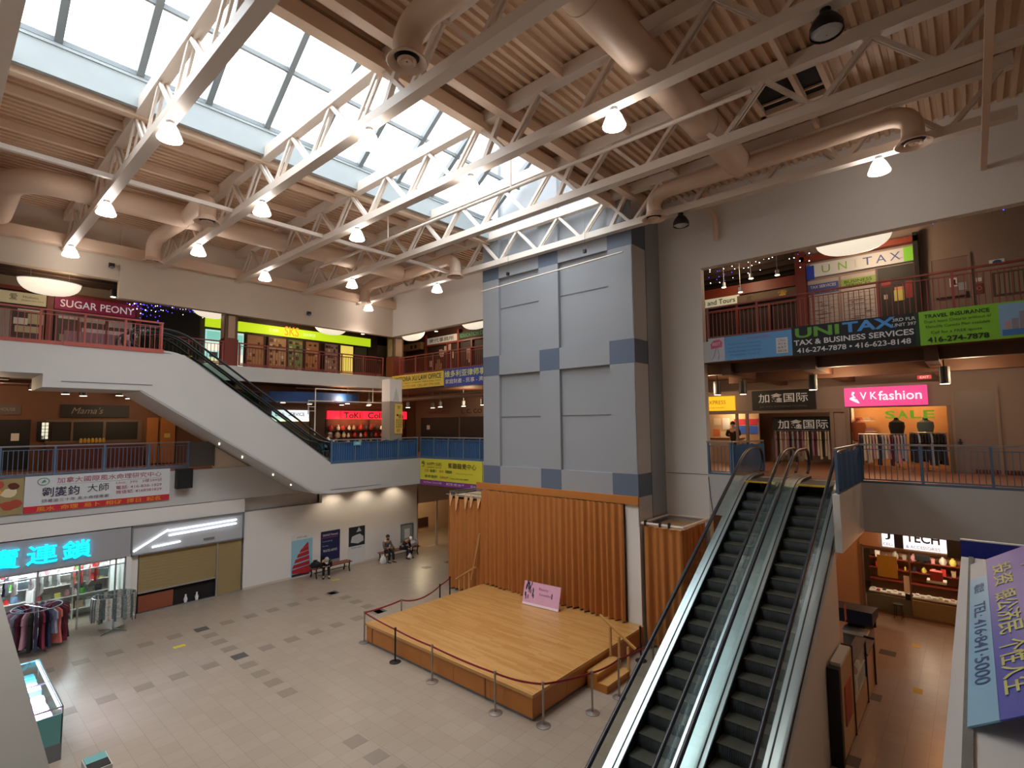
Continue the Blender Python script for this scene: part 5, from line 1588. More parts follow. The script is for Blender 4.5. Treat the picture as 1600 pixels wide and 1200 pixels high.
# columns on the third storey edge
col_tan = mat('tan_column_panel', '#b79c82', 0.6, noise=0.04)
def gallery_column(x0, x1, y0, y1, label, faces):
    t = thing('column', label, 'column', ((x0 + x1) / 2, (y0 + y1) / 2, 9.75), kind='structure')
    part('lower_shaft', MB().box(x0 - 0.03, x1 + 0.03, y0 - 0.03, y1 + 0.03, 9.75, 10.95), red_wood, t)
    part('upper_shaft', MB().box(x0, x1, y0, y1, 10.95, 12.9), mat('brown_column', '#6d4f38', 0.6), t)
    part('panel', MB().box(x0 + 0.12, x1 - 0.12, y0 - 0.02, y0, 11.0, 12.0), col_tan, t)
    part('panel', MB().box(x0 - 0.02, x0, y0 + 0.12, y1 - 0.12, 11.0, 12.0), col_tan, t)
gallery_column(8.72, 9.24, 24.7, 25.25, 'brown and red column with tan panel at the top of the left escalator', 1)
gallery_column(17.72, 18.4, 24.7, 25.35, 'brown and red column in the far back corner of the third storey', 2)
# pendant bowl lamps
def bowl(label, c, hx, hy, hz, top=12.95):
    t = thing('bowl_pendant', label, 'lamp', c, 'oval bowl pendants')
    n, m = 28, 8
    mb = MB()
    vs = []
    for j in range(m + 1):
        a = j / m * math.pi / 2
        for k in range(n):
            q = 2 * math.pi * k / n
            vs.append((c[0] + hx * math.cos(a) ** 0.7 * math.cos(q), c[1] + hy * math.cos(a) ** 0.7 * math.sin(q), c[2] - hz * math.sin(a)))
    fs = [(j * n + k, j * n + (k + 1) % n, (j + 1) * n + (k + 1) % n, (j + 1) * n + k) for j in range(m) for k in range(n)]
    part('bowl', mb.add(vs, fs), glow_soft, t, smooth=True)
    part('rim', MB().tube([(c[0] + hx * math.cos(q), c[1] + hy * math.sin(q), c[2]) for q in (2 * math.pi * k / n for k in range(n))], 0.02, 6, closed=True), lightgrey_m, t)
    for s in (-0.6, 0.6):
        part('wire', MB().cyl((c[0] + hx * s, c[1] + hy * s * 0.3, c[2]), (c[0] + hx * s, c[1] + hy * s * 0.3, top), 0.006, 6), grey_m, t)
    return t
bowl('glowing oval bowl pendant above the sugar peony sign', (2.9, 25.6, 12.52), 0.92, 0.5, 0.52)
bowl('glowing oval bowl pendant left of the column at the escalator top', (8.45, 25.6, 12.5), 0.85, 0.5, 0.55)
bowl('glowing oval bowl pendant above the lime green sign', (14.3, 25.6, 12.48), 0.95, 0.5, 0.55)
bowl('glowing oval bowl pendant in the far back corner', (18.6, 24.1, 12.45), 0.5, 0.95, 0.52)
bowl('glowing oval bowl pendant just left of the tower', (18.6, 18.9, 12.45), 0.5, 0.95, 0.52)
bowl('large glowing oval bowl pendant above the tax office sign', (18.6, 2.45, 12.62), 0.5, 1.0, 0.5, 13.1)
# black cylinder spots on the galleries
for k, (x, y, z, w) in enumerate(((4.82, 25.6, 12.28, 'beside the sugar peony sign'), (10.15, 25.6, 12.32, 'right of the escalator top column'), (12.49, 25.6, 12.24, 'over the yellow letters'), (16.26, 25.6, 12.2, 'at the right end of the lime sign'), (18.6, 22.0, 12.2, 'in the back corner'), (18.7, -0.6, 12.9, 'at the far right of the tax office'))):
    t = thing('spot_lamp', 'black cylinder spot lamp ' + w, 'lamp', (x, y, z), 'black gallery spots')
    part('can', MB().cyl((x, y, z), (x, y, z + 0.28), 0.11, 14), black_m, t)
    part('lens', MB().cyl((x, y, z - 0.012), (x, y, z), 0.085, 14), glow_small, t)
    part('stem', MB().cyl((x, y, z + 0.28), (x, y, 13.0), 0.02, 8), black_m, t)
for x, y, z, w in ((4.5, 24.48, 13.25, 'above the sugar peony sign'), (12.45, 24.48, 12.62, 'above the lime green sign')):
    t = thing('wall_camera', 'small black camera on the upper wall ' + w, 'camera', (x, y, z))
    part('housing', MB().box(x - 0.09, x + 0.09, y - 0.12, y, z - 0.08, z + 0.08), black_m, t)
    part('dome', MB().lathe((x, y - 0.1, z - 0.06), [(0.001, -0.08), (0.06, -0.05), (0.08, 0.0)], 12), grey_m, t, smooth=True)
# string lights
bulb_w = INK('#ffffff', 5.0)
bulb_b = INK('#4a3cff', 4.0)
bulb_g = INK('#5ad06a', 2.5)
wire_m = INK('#0e120e')
def strand(label, p0, p1, sag, n, drops, blue=0.3, size=0.014, gp='fairy light strings'):
    mb = MB()
    p0, p1 = Vector(p0), Vector(p1)
    pts = [p0.lerp(p1, k / 12) - Vector((0, 0, sag * 4 * (k / 12) * (1 - k / 12))) for k in range(13)]
    mb.tube(pts, 0.004, 4)
    for k in range(n):
        q = (k + 0.5) / n
        b = p0.lerp(p1, q) - Vector((0, 0, sag * 4 * q * (1 - q)))
        ln = rr.uniform(*drops)
        mb.mi_(0).tube([b, b - Vector((0, 0, ln))], 0.003, 4)
        m = max(1, int(ln / 0.2))
        for j in range(m):
            c = b - Vector((rr.uniform(-.03, .03), rr.uniform(-.03, .03), ln * (j + 0.6) / m))
            s = size * rr.uniform(0.6, 1.4)
            mb.mi_(2 if rr.random() < blue else 1)
            mb.lathe(c, [(0.001, -s), (s, 0), (0.001, s)], 5)
    t = part('fairy_lights', mb, [wire_m, bulb_w, bulb_b])
    tag(t, label, 'fairy lights', gp)
strand('blue fairy lights gathered over the end of the sugar peony sign', (5.55, 26.9, 12.55), (6.7, 26.6, 12.5), 0.02, 16, (0.3, 0.9), 0.75, 0.02)
strand('blue and white fairy lights over the dark corridor mouth', (6.6, 26.2, 12.5), (8.7, 26.2, 12.45), 0.05, 26, (0.15, 0.5), 0.4)
strand('fairy lights over the left half of the lime green sign', (9.6, 26.8, 12.75), (12.6, 26.8, 12.65), 0.05, 14, (0.05, 0.25), 0.6)
strand('fairy lights over the right half of the lime green sign', (13.0, 26.8, 12.7), (17.4, 26.8, 12.6), 0.05, 14, (0.1, 0.3), 0.3)
strand('fairy lights left of the tower over the law banners', (19.6, 22.8, 12.85), (19.6, 18.0, 12.85), 0.05, 16, (0.15, 0.5), 0.4, 0.016)
strand('icicle fairy lights over the travel sign, the row at the opening edge', (18.0, 6.7, 12.55), (18.0, 4.3, 12.75), 0.03, 9, (0.3, 1.0), 0.2)
strand('icicle fairy lights over the travel sign, the row further in', (19.2, 7.2, 12.75), (19.2, 4.2, 12.95), 0.03, 11, (0.2, 0.9), 0.25)
strand('icicle fairy lights beside the red pillar of the tax office', (18.3, 4.4, 12.9), (18.3, 3.5, 12.95), 0.02, 6, (0.4, 1.1), 0.25)
strand('fairy lights right of the tax office above the grey wall', (18.4, 1.4, 12.95), (18.4, -1.8, 12.95), 0.03, 13, (0.1, 0.6), 0.35)
# ---------------------------------------------------------------- third storey back corner
mb = MB().box(20.7, 20.9, 15, 27.5, 9.75, 13.0)
struct('wall_gallery_back', mb, dark_brown, 'dark timber shop wall of the third storey behind the law banners')
Wb3 = WX(20.6)
sign(Wb3, 22.38, 25.1, 11.97, 12.37, INK('#bcbcb6', 0.12), [('時代事務所', 23.75, 12.17, 2.2, 0.27, INK('#26262a'), 0.01)], 'white sign with black chinese letters left of the tower', 'sign', 'shop_sign', 0.1)
sign(Wb3, 19.0, 22.2, 12.0, 12.36, INK('#1f3a24'), [('EDUCATION CENTRE', 20.8, 12.18, 2.6, 0.2, INK('#5a9a6a', 0.2))], 'dark green sign partly hidden by the tower', 'sign', 'shop_sign', 0.1)
t = thing('shopfront', 'dark red shopfront with small posters behind the law banners', 'shopfront', (20.6, 22, 9.75))
patch(Wb3, t, 'frame', red_wood, [(25.2, 25.35, 9.75, 12.6), (22.2, 22.35, 9.75, 12.6), (23.2, 23.3, 9.75, 11.9), (21.1, 21.2, 9.75, 11.9), (19.0, 25.3, 11.85, 11.96)], 0.0, th=0.12)
for k in range(14):
    a, z = 19.3 + rr.random() * 5.5, 10.2 + rr.random() * 1.3
    patch(Wb3, t, 'small_poster', [INK('#a88a8a'), INK('#8a6a4a'), INK('#b5a8a0')][k % 3], [(a, a + 0.3, z, z + 0.38)], 0.02 + 0.002 * k)
patch(Wb3, t, 'glazing', INK('#2d1615'), [(19.0, 25.2, 9.8, 11.85)], 0.0, th=0.015)
t = sign(Wb3, 25.5, 27.4, 11.75, 12.2, INK('#8a6a44'), [], 'tan bulkhead with two small dark squares by the corner column', 'bulkhead', 'bulkhead', 0.3)
patch(Wb3, t, 'square', dark_m, [(25.9, 26.1, 11.85, 12.05), (26.3, 26.5, 11.85, 12.05)], 0.3, each=True)
# ---------------------------------------------------------------- third storey right: tax office and travel shop
mb = MB().box(20.6, 20.8, 0.95, 4.35, 9.75, 13.2).box(20.6, 20.8, -6.9, 0.95, 9.75, 13.2)
struct('wall_gallery_right', mb, mauve_wall, 'mauve grey wall of the third storey right of the tax office')
mb = MB().box(24.5, 24.7, 4.4, 15, 9.75, 13.2).box(20.8, 24.5, 4.25, 4.4, 9.75, 13.2)
struct('wall_gallery_corridor', mb, dark_brown, 'dark corridor behind the travel shop sign')
Wu = WX(20.6)
t = thing('column', 'red brown pillar left of the tax office', 'column', (20.4, 4.3, 9.75), kind='structure')
part('shaft', MB().box(20.3, 20.7, 4.15, 4.45, 9.75, 13.0), mat('red_brown_pillar', '#6b2e22', 0.5, noise=0.1), t)
t = thing('column', 'dark pillar right of the tax office', 'column', (20.4, 1.05, 9.75), kind='structure')
part('shaft', MB().box(20.3, 20.7, 0.98, 1.1, 9.75, 12.9), dark_m, t)
o = part('header_beam', MB().box(20.3, 20.6, 0.98, 4.3, 12.62, 12.8), red_wood)
tag(o, 'red timber beam above the tax office sign', 'beam')
t = sign(Wu, 1.12, 4.0, 12.06, 12.52, INK('#b8b8ba', 0.08), [
    ('U', 3.52, 12.29, 0.25, 0.26, INK('#7aa83a')), ('N', 3.03, 12.29, 0.25, 0.26, INK('#7aa83a')), ('I', 2.66, 12.29, 0.05, 0.26, INK('#b5b0b0')),
    ('T', 2.32, 12.29, 0.26, 0.26, INK('#3a4f8a')), ('A', 1.95, 12.29, 0.28, 0.26, INK('#3a4f8a')), ('X', 1.58, 12.29, 0.28, 0.26, INK('#3a4f8a')), ('INC.', 1.41, 12.2, 0.1, 0.035, INK('#3a3a3a'))], 'white tax office sign with spaced green and blue letters', 'sign', 'lit_sign', 0.12)
patch(Wu, t, 'end_block', INK('#6cae22', 0.25), [(1.12, 1.36, 12.06, 12.52)], 0.124, th=0.006)
patch(Wu, t, 'end_block', INK('#1c2f7a', 0.2), [(3.88, 4.12, 11.98, 12.48)], 0.124, th=0.006)
for a0, a1, h, tx, nm, c2 in ((3.19, 4.12, '#3f4f8f', 'TAX SERVICES', 'blue', '#c2c6d6'), (2.14, 3.12, '#7f9a4a', 'BUSINESS SERVICES', 'green', '#2a3a1a')):
    t = thing('window_poster', 'price list poster with %s heading in the tax office window' % nm, 'poster', Wu.P((a0 + a1) / 2, 10, 0))
    mb = MB()
    Wu.box(mb, a0, a1, 9.8, 11.95, 0, 0.03)
    part('sheet', mb, INK('#a39c9c'), t)
    patch(Wu, t, 'heading', INK(h), [(a0, a1, 11.45 + (0.0 if nm == 'blue' else 0.1), 11.82)], 0.03, th=0.006)
    mb = MB()
    ws = tx.split(' ')
    text_mb(mb, tx if nm == 'blue' else ws[0], Wu.P((a0 + a1) / 2, 11.72, 0.038), Wu.r, UPV, 0.78, 0.1, 0.003, 0.01)
    if nm == 'green':
        text_mb(mb, ws[1], Wu.P((a0 + a1) / 2, 11.6, 0.038), Wu.r, UPV, 0.7, 0.09, 0.003, 0.01)
    else:
        text_mb(mb, 'INCOME TAX FILING', Wu.P((a0 + a1) / 2, 11.53, 0.038), Wu.r, UPV, 0.78, 0.07, 0.003, 0.0)
    part('lettering', mb, INK(c2), t, fix=False)
    rects = [(a0 + 0.05 + i * (a1 - a0 - 0.1) / 7, a0 + 0.056 + i * (a1 - a0 - 0.1) / 7, 9.85, 11.3) for i in range(8)]
    rects += [(a0 + 0.05, a1 - 0.05, 9.9 + i * 0.14, 9.906 + i * 0.14) for i in range(11)]
    rects += [(a0 + 0.08 + rr.random() * (a1 - a0 - 0.3), a0 + 0.2 + rr.random() * (a1 - a0 - 0.25), 9.95 + i * 0.07, 9.968 + i * 0.07) for i in range(18)]
    patch(Wu, t, 'table_print', INK('#57484e'), [(min(r[0], r[1]), max(r[0], r[1]), r[2], r[3]) for r in rects], 0.03, th=0.003)
t = thing('shop_door', 'dark door of the tax office with small red and yellow notices', 'door', Wu.P(1.6, 9.8, 0))
patch(Wu, t, 'glass_leaf', INK('#16120f'), [(1.12, 2.1, 9.8, 12.0)], 0.0, th=0.02)
patch(Wu, t, 'notice', [INK('#8a2422'), INK('#c2b95e'), INK('#b5a8a0'), INK('#c98a6a')], [(1.75, 2.0, 11.35, 11.6), (1.42, 1.68, 10.85, 11.2, 1), (1.85, 1.95, 10.95, 11.1, 2), (1.42, 1.66, 11.2, 11.3, 3), (1.2, 1.38, 10.9, 11.45)], 0.02)
patch(Wu, t, 'frame', dark_brown, [(2.07, 2.12, 9.8, 12.0), (1.1, 1.14, 9.8, 12.0)], 0.01, th=0.05)
dt = thing('door_2', 'mauve grey fire door with push bar right of the tax office', 'door', Wu.P(0.28, 9.8, 0), kind='structure')
patch(Wu, dt, 'leaf', mat('fire_door_paint', '#7f6a62', 0.5), [(-0.14, 0.7, 9.8, 11.95)], 0.0, th=0.03)
patch(Wu, dt, 'frame', mauve_wall, [(0.7, 0.78, 9.8, 12.03), (-0.22, -0.14, 9.8, 12.03), (-0.22, 0.78, 11.95, 12.03)], 0.0, th=0.05)
patch(Wu, dt, 'push_bar', black_m, [(-0.08, 0.64, 10.72, 10.76), (-0.12, -0.06, 10.68, 10.86)], 0.03, th=0.05)
patch(Wu, dt, 'notice', [paper, INK('#9aa0a8')], [(0.1, 0.3, 11.05, 11.32), (-0.08, 0.1, 10.92, 11.15, 1)], 0.03)
patch(Wu, dt, 'figure_print', black_m, [(0.16, 0.2, 11.12, 11.26), (0.13, 0.25, 11.1, 11.13)], 0.04, th=0.003)
sign(Wu, -0.95, -0.62, 11.52, 11.68, INK('#b8b8ba'), [('●', -0.79, 11.6, 0.2, 0.13, INK('#2d4f8a'))], 'white sign with a blue disc above the red railing', 'sign', 'wall_sign', 0.03)
t = sign(Wu, -0.45, -0.28, 10.75, 11.05, INK('#7a3b36'), [('○', -0.36, 10.9, 0.12, 0.12, INK('#c09a94'))], 'small dim red fire alarm notice on the grey wall', 'notice', 'wall_notice', 0.03)
patch(Wu, t, 'paper_sheet', paper, [(-0.43, -0.3, 11.1, 11.22)], 0.0, th=0.02)
t = sign(Wu, -1.6, -0.65, 10.6, 11.3, INK('#5a4a42'), [], 'curtained window at the right end of the third storey', 'window', 'shop_window', 0.02)
patch(Wu, t, 'curtain', INK('#8a7f72'), [(-1.5 + 0.1 * k, -1.42 + 0.1 * k, 10.65, 11.25) for k in range(8)], 0.02)
Wtr = WX(21.5)
sign(Wtr, 6.7, 9.3, 11.74, 12.08, INK('#b9b59a', 0.4), [('Travel and Tours', 7.78, 11.91, 1.87, 0.2, INK('#1f1c18'), 0.012)], 'cream travel and tours sign cut by the white wall', 'sign', 'shop_sign', 0.1, 0.14)  # board given a faint glow to brighten it in the dim corridor
t = sign(Wtr, 4.6, 6.75, 11.7, 12.0, INK('#6a5440'), [('旅', 6.3, 11.85, 0.2, 0.2, INK('#3a2c20')), ('☎', 5.1, 11.85, 0.3, 0.2, INK('#c9962a', 0.3))], 'brown sign beside the red pillar in the corridor', 'sign', 'shop_sign', 0.1, 0.2)
t = thing('corridor_shop', 'dark red shopfront under the travel sign', 'shopfront', Wtr.P(7, 9.8, 0))
patch(Wtr, t, 'frame', red_wood, [(4.5, 9.3, 11.5, 11.6), (6.8, 6.9, 9.8, 12.3), (5.6, 5.7, 9.8, 11.6), (4.5, 9.3, 12.1, 12.5)], 0.0, th=0.1)
patch(Wtr, t, 'glazing', INK('#2a1512'), [(4.5, 9.3, 9.8, 11.5)], 0.0, th=0.02)
for k, (y, z) in enumerate(((6.9, 12.2), (6.3, 11.9), (5.9, 12.35), (5.0, 12.3))):
    x = 20.2
    tt = thing('downlight', 'small spot lamp among the travel shop fairy lights, number %d from the white wall' % (k + 1), 'lamp', (x, y, z), 'travel shop spots')
    part('can', MB().cyl((x, y, z), (x, y, z + 0.18), 0.07, 12), grey_m, tt)
    part('lens', MB().cyl((x, y, z - 0.012), (x, y, z), 0.08, 12), glow_small, tt)
    part('rod', MB().cyl((x, y, z + 0.18), (x, y, 13.2), 0.01, 6), grey_m, tt)
# banners on the right balustrade
Wq = WX(17.46)
t = sign(Wq, 4.0, 6.55, 9.03, 9.82, INK('#5f9bd0'), [
    ('Computer Repair', 4.95, 9.7, 0.75, 0.1, INK('#a060a8')), ('Phone screen, battery and data service', 5.4, 9.55, 1.0, 0.06, INK('#2f62a8')), ('Laptop, tablet and network setup', 5.4, 9.43, 1.0, 0.06, INK('#2f62a8')), ('Printing, scanning, photo finishing', 5.4, 9.31, 1.0, 0.06, INK('#2f62a8')), ('Weekdays 10 to 7', 5.4, 9.19, 0.9, 0.06, INK('#2f62a8'))], 'pale blue service banner left of the black tax banner', 'banner', 'banner', 0.02)
patch(Wq, t, 'white_end', INK('#b9bcc4'), [(6.02, 6.55, 9.03, 9.82)], 0.018, th=0.004)
patch(Wq, t, 'white_box', INK('#c9ccd0'), [(4.12, 4.45, 9.12, 9.6)], 0.018, th=0.005)
mb = MB()
for i, s in enumerate(('CALL', '416', '647', '8828')):
    text_mb(mb, s, Wq.P(4.285, 9.52 - 0.11 * i, 0.025), Wq.r, UPV, 0.24, 0.07, 0.002)
part('box_lettering', mb, INK('#8a6a4a'), t, fix=False)
mb = MB().prism([(6.1, 9.5), (6.46, 9.46), (6.48, 9.62), (6.38, 9.74), (6.18, 9.76), (6.08, 9.66)], lambda a, b, d: Wq.P(a, b, d), 0.02, 0.026)
part('pink_badge', mb, INK('#c45a80'), t)
mb = MB()
text_mb(mb, 'BEST', Wq.P(6.28, 9.62, 0.027), Wq.r, UPV, 0.26, 0.1, 0.002, 0.01)
for q in ((6.3, 9.46, 6.38, 9.2), (6.25, 9.46, 6.2, 9.22), (6.38, 9.2, 6.44, 9.1), (6.2, 9.22, 6.25, 9.08)):
    mb.bar(Wq.P(q[0], q[1], 0.024), Wq.P(q[2], q[3], 0.024), 0.05, 0.004)
part('badge_print', mb, INK('#d3ccd2'), t)
t = sign(Wq, 0.93, 4.0, 8.98, 9.88, INK('#15191f'), [
    ('UNI', 3.33, 9.67, 1.15, 0.3, INK('#5f9a3c'), 0.03), ('TAX', 2.05, 9.69, 1.25, 0.3, INK('#4a8fd6'), 0.03), ('3RD FLR', 1.25, 9.74, 0.5, 0.09, INK('#cfcfd2'), 0.012), ('UNIT 397', 1.25, 9.6, 0.52, 0.09, INK('#cfcfd2'), 0.012),
    ('TAX & BUSINESS SERVICES', 2.5, 9.38, 2.9, 0.16, INK('#d6d6d8'), 0.02), ('416-274-7878 • 416-623-8148', 2.5, 9.14, 2.75, 0.15, INK('#d6d6d8'), 0.016)], 'black tax and business services banner on the right balustrade', 'banner', 'banner', 0.02)
patch(Wq, t, 'dark_green_edge', INK('#1c3a1c'), [(0.93, 1.02, 8.98, 9.88)], 0.018, th=0.004)
t = sign(Wq, -1.9, 0.93, 8.98, 9.88, INK('#7ab52a'), [
    ('TRAVEL INSURANCE', 0.18, 9.74, 1.28, 0.1, INK('#1f3a10'), 0.016), ("Don't leave Ontario without it!", 0.17, 9.6, 1.3, 0.08, INK('#3d5f1c')), ('Manulife Canada Plan available', 0.17, 9.46, 1.25, 0.07, INK('#3d5f1c')), ('Call for a FREE quote', 0.2, 9.29, 1.0, 0.09, INK('#3d5f1c'), 0.006), ('416-274-7878', 0.18, 9.11, 1.2, 0.14, INK('#14300c'), 0.02)], 'lime green travel insurance banner at the right edge', 'banner', 'banner', 0.02)
patch(Wq, t, 'photo_print', [INK('#7fa3c4'), INK('#3d6fae'), INK('#b08a86'), INK('#8a7f88')], [(-1.9, -0.62, 9.05, 9.84), (-1.9, -0.66, 9.05, 9.2, 1), (-0.82, -0.72, 9.2, 9.4, 2), (-0.96, -0.84, 9.2, 9.46, 3), (-1.08, -0.98, 9.2, 9.62, 3), (-1.2, -1.1, 9.2, 9.44, 2), (-1.34, -1.22, 9.2, 9.52, 3)], 0.018, th=0.004)
# ---------------------------------------------------------------- second storey right
for _nm, _b, _lb in (('wall_second_right', (22.3, 22.5, -6.9, 0.55, Z2, 9.0), 'mauve grey wall right of the pink sign shop'), ('wall_second_pier', (22.3, 22.5, 3.5, 3.85, Z2, 7.45), 'mauve grey pier left of the pink sign shop'),
                     ('wall_second_back', (25.0, 25.2, -1, 15, Z2, 9.0), 'dark wall far behind the escalators'), ('wall_second_side', (22.5, 25.0, 0.45, 0.55, Z2, 9.0), 'side wall of the pink sign shop'), ('wall_second_header', (22.3, 22.5, 0.55, 10.5, 7.48, 8.3), 'mauve grey header behind the shop signs')):
    struct(_nm, MB().box(*_b), mauve_wall, _lb)
mb = MB().box(XR + 0.4, 26, 3.5, 3.9, 8.6, 9.0).box(XR + 0.4, 26, 6.0, 6.3, 8.6, 9.0).box(XR + 0.4, 26, 0.6, 0.9, 8.6, 9.0).box(18.2, 18.45, -6, 7, 8.66, 9.0).box(20.6, 20.9, -6, 7, 8.5, 9.0)
struct('ceiling_second_right', mb, mat('brown_beam_right', '#5a3a26', 0.6, noise=0.2), 'brown beams under the third storey on the right')
Wv = WX(22.3)
pink = INK('#d8488c', 0.62)
t = sign(Wv, 1.1, 3.47, 7.53, 8.2, pink, [('V K', 2.74, 7.9, 0.5, 0.26, INK('#f0d6e2', 0.8), 0.01), ('fashion', 1.85, 7.89, 1.2, 0.32, INK('#f0d6e2', 0.8), 0.012)], 'glowing pink sign with white lettering', 'sign', 'lit_sign', 0.12)
mb = MB().tube([Wv.P(3.18, 8.05, 0.13), Wv.P(3.22, 7.95, 0.13), Wv.P(3.16, 7.86, 0.13), Wv.P(3.3, 7.82, 0.13)], [0.045, 0.03, 0.05, 0.02], 8)
mb.tube([Wv.P(3.3, 7.8, 0.13), Wv.P(3.12, 7.74, 0.13), Wv.P(3.02, 7.64, 0.13)], [0.02, 0.06, 0.015], 8)
part('bird_logo', mb, INK('#f0d6e2', 0.8), t)
for a0, a1, z0, z1, d, nm, sub in ((4.38, 6.64, 7.48, 8.25, 0.1, 'upper', 1), (3.95, 6.1, 6.62, 7.2, -0.6, 'lower', 0)):
    zc = (z0 + z1) / 2
    tx = [('加鑫国际', (a0 + a1) / 2, zc + 0.08 * sub, 1.75, 0.36, INK('#c9c6c2', 0.12), 0.004)]
    if sub:
        tx.append(('JIA XIN INTERNATIONAL', (a0 + a1) / 2, z0 + 0.12, 1.7, 0.1, INK('#5a5654')))
    sign(Wv, a0, a1, z0, z1, INK('#0e0c0b'), tx, '%s black sign with four white chinese letters above the escalators' % nm, 'sign', 'shop_sign', 0.08, d)
sign(Wv, 7.35, 8.75, 7.5, 8.1, INK('#e0ad20', 0.75), [('EXPRESS', 8.1, 7.85, 0.8, 0.16, INK('#8a5a10')), ('money transfer', 8.1, 7.62, 0.7, 0.08, INK('#8a6a20'))], 'glowing yellow sign beside the white wall', 'sign', 'lit_sign', 0.12)
t = thing('shopfront', 'dark clothing shop opening behind the right escalators', 'shopfront', Wv.P(5.3, Z2, 0))
patch(Wv, t, 'frame', mat('taupe_door_frame', '#7a6658', 0.5), [(3.85, 3.97, Z2, 7.45), (6.85, 6.95, Z2, 7.45), (7.25, 7.35, Z2, 7.45), (3.5, 8.8, 7.35, 7.48), (3.4, 3.5, Z2, 7.5)], 0.0, th=0.1)
t = thing('shopfront', 'warmly lit clothing shop opening under the pink sign', 'shopfront', Wv.P(2, Z2, 0))
patch(Wv, t, 'frame', mat('taupe_door_frame', '#7a6658', 0.5), [(0.56, 0.64, Z2, 7.5), (3.36, 3.44, Z2, 7.5)], 0.0, th=0.08, each=True)
mb = MB().box(24.2, 24.25, 0.6, 3.5, Z2, 8.2)
struct('wall_pink_shop', mb, mat('warm_shop_wall', '#c99a63', 0.6, noise=0.15, nscale=3), 'warm orange back wall inside the pink sign shop')
lamp('shop_light', 'POINT', (23.3, 2.9, 7.6), 30, ORANGE, 0.12)
lamp('shop_light', 'POINT', (23.3, 1.4, 7.6), 30, ORANGE, 0.12)
lamp('shop_light', 'POINT', (23.4, 8.0, 7.5), 40, WARM, 0.12)
mb = MB()
for i, ch in enumerate('SALE'):
    text_mb(mb, ch, Wv.P(2.2 - 0.36 * i, 7.22, -0.35), Wv.r, UPV, 0.3, 0.28, 0.0, 0.03)
    text_mb(mb, ch, Wv.P(2.2 - 0.36 * i, 7.22, -0.35), Wv.r, UPV, 0.3, 0.28, -0.02, 0.03)
tag(part('hanging_letters', mb, INK('#6fae2c', 0.25), fix=False), 'green hanging sale letters inside the pink sign shop', 'letters')
def rack(label, x, y0, y1, z, cols, gname, ln=(0.8, 1.05)):
    t = thing('clothes_rail', label, 'rack', (x, (y0 + y1) / 2, Z2))
    part('bar', MB().cyl((x, y0, z), (x, y1, z), 0.015, 8), chrome, t)
    for y in (y0, y1):
        part('leg', MB().cyl((x, y, Z2 + 0.03), (x, y, z), 0.015, 8), chrome, t)
        part('foot', MB().box(x - 0.22, x + 0.22, y - 0.015, y + 0.015, Z2, Z2 + 0.03), chrome, t)
    n = int((y1 - y0) / 0.085)
    for k in range(n):
        y = y0 + 0.06 + k * (y1 - y0 - 0.12) / max(1, n - 1)
        i = rr.choice(cols)
        l = rr.uniform(*ln)
        o = part('garment', garment(MB(), (x, y, z - 0.03), (1, 0.25), rr.uniform(0.3, 0.42), l, k), gmat[i])
        tag(o, '%s garment hanging on the %s' % (gcol[i][0], gname), 'clothing', 'clothes on the ' + gname)
rack('long clothes rail in the dark shop behind the right escalators', 22.6, 3.9, 6.0, 6.66, [0, 2, 3, 5, 8, 4], 'rail behind the escalators', (0.9, 1.15))
rack('clothes rail under the pink sign, the left one', 22.15, 1.75, 3.1, 6.55, [2, 3, 5, 8, 0, 6], 'left rail under the pink sign')
rack('clothes rail under the pink sign, the right one', 22.15, 0.7, 1.65, 6.6, [4, 6, 4, 4, 3], 'right rail under the pink sign')
for k, (y, c, nm) in enumerate(((3.2, 7, 'orange brown'), (1.25, 3, 'grey green'), (2.05, 4, 'black'))):
    t = thing('dress_form', '%s top on a dress form in the pink sign shop' % nm, 'mannequin', (22.9, y, Z2))
    m_ = [mat('rust_cloth', '#9a4f25', 0.8, noise=0.2), mat('grey_green_cloth', '#4f5f5c', 0.8, noise=0.2), gmat[4]][k]
    part('torso', MB().lathe((22.9, y, Z2 + 0.95), [(0.1, 0), (0.2, 0.05), (0.19, 0.3), (0.24, 0.55), (0.22, 0.7), (0.08, 0.78), (0.06, 0.86), (0.001, 0.87)], 16), m_, t, smooth=True)
    part('stand', MB().cyl((22.9, y, Z2 + 0.03), (22.9, y, Z2 + 0.96), 0.02, 8).lathe((22.9, y, Z2), [(0.18, 0), (0.18, 0.02), (0.02, 0.04)], 14), chrome, t)
t = thing('wall_shelf', 'white shelves with folded clothes at the left of the pink sign shop', 'shelf', (23.6, 3.2, 6.3))
for z in (6.2, 6.6, 7.0):
    part('shelf_board', MB().box(23.4, 23.9, 2.75, 3.45, z, z + 0.03), white_m, t)
part('side_panel', MB().box(23.4, 23.9, 3.45, 3.48, Z2, 7.5), white_m, t)
for k, (y, z) in enumerate(((2.9, 6.23), (3.2, 6.23), (2.95, 6.63), (3.25, 6.63), (3.0, 7.03), (3.28, 7.03))):
    tag(part('folded_clothes', MB().box(23.45, 23.75, y - 0.11, y + 0.11, z, z + 0.06).box(23.46, 23.74, y - 0.1, y + 0.1, z + 0.065, z + 0.12), gmat[[7, 9, 2, 0, 8, 9][k]]), '%s folded clothes on the %s white shelf, %s' % ([ 'wine red', 'coral', 'dusty pink', 'maroon', 'beige', 'coral'][k], ['lowest', 'middle', 'upper'][k // 2], ['right', 'left'][k % 2]), 'folded clothes', 'folded clothes on the white shelves')
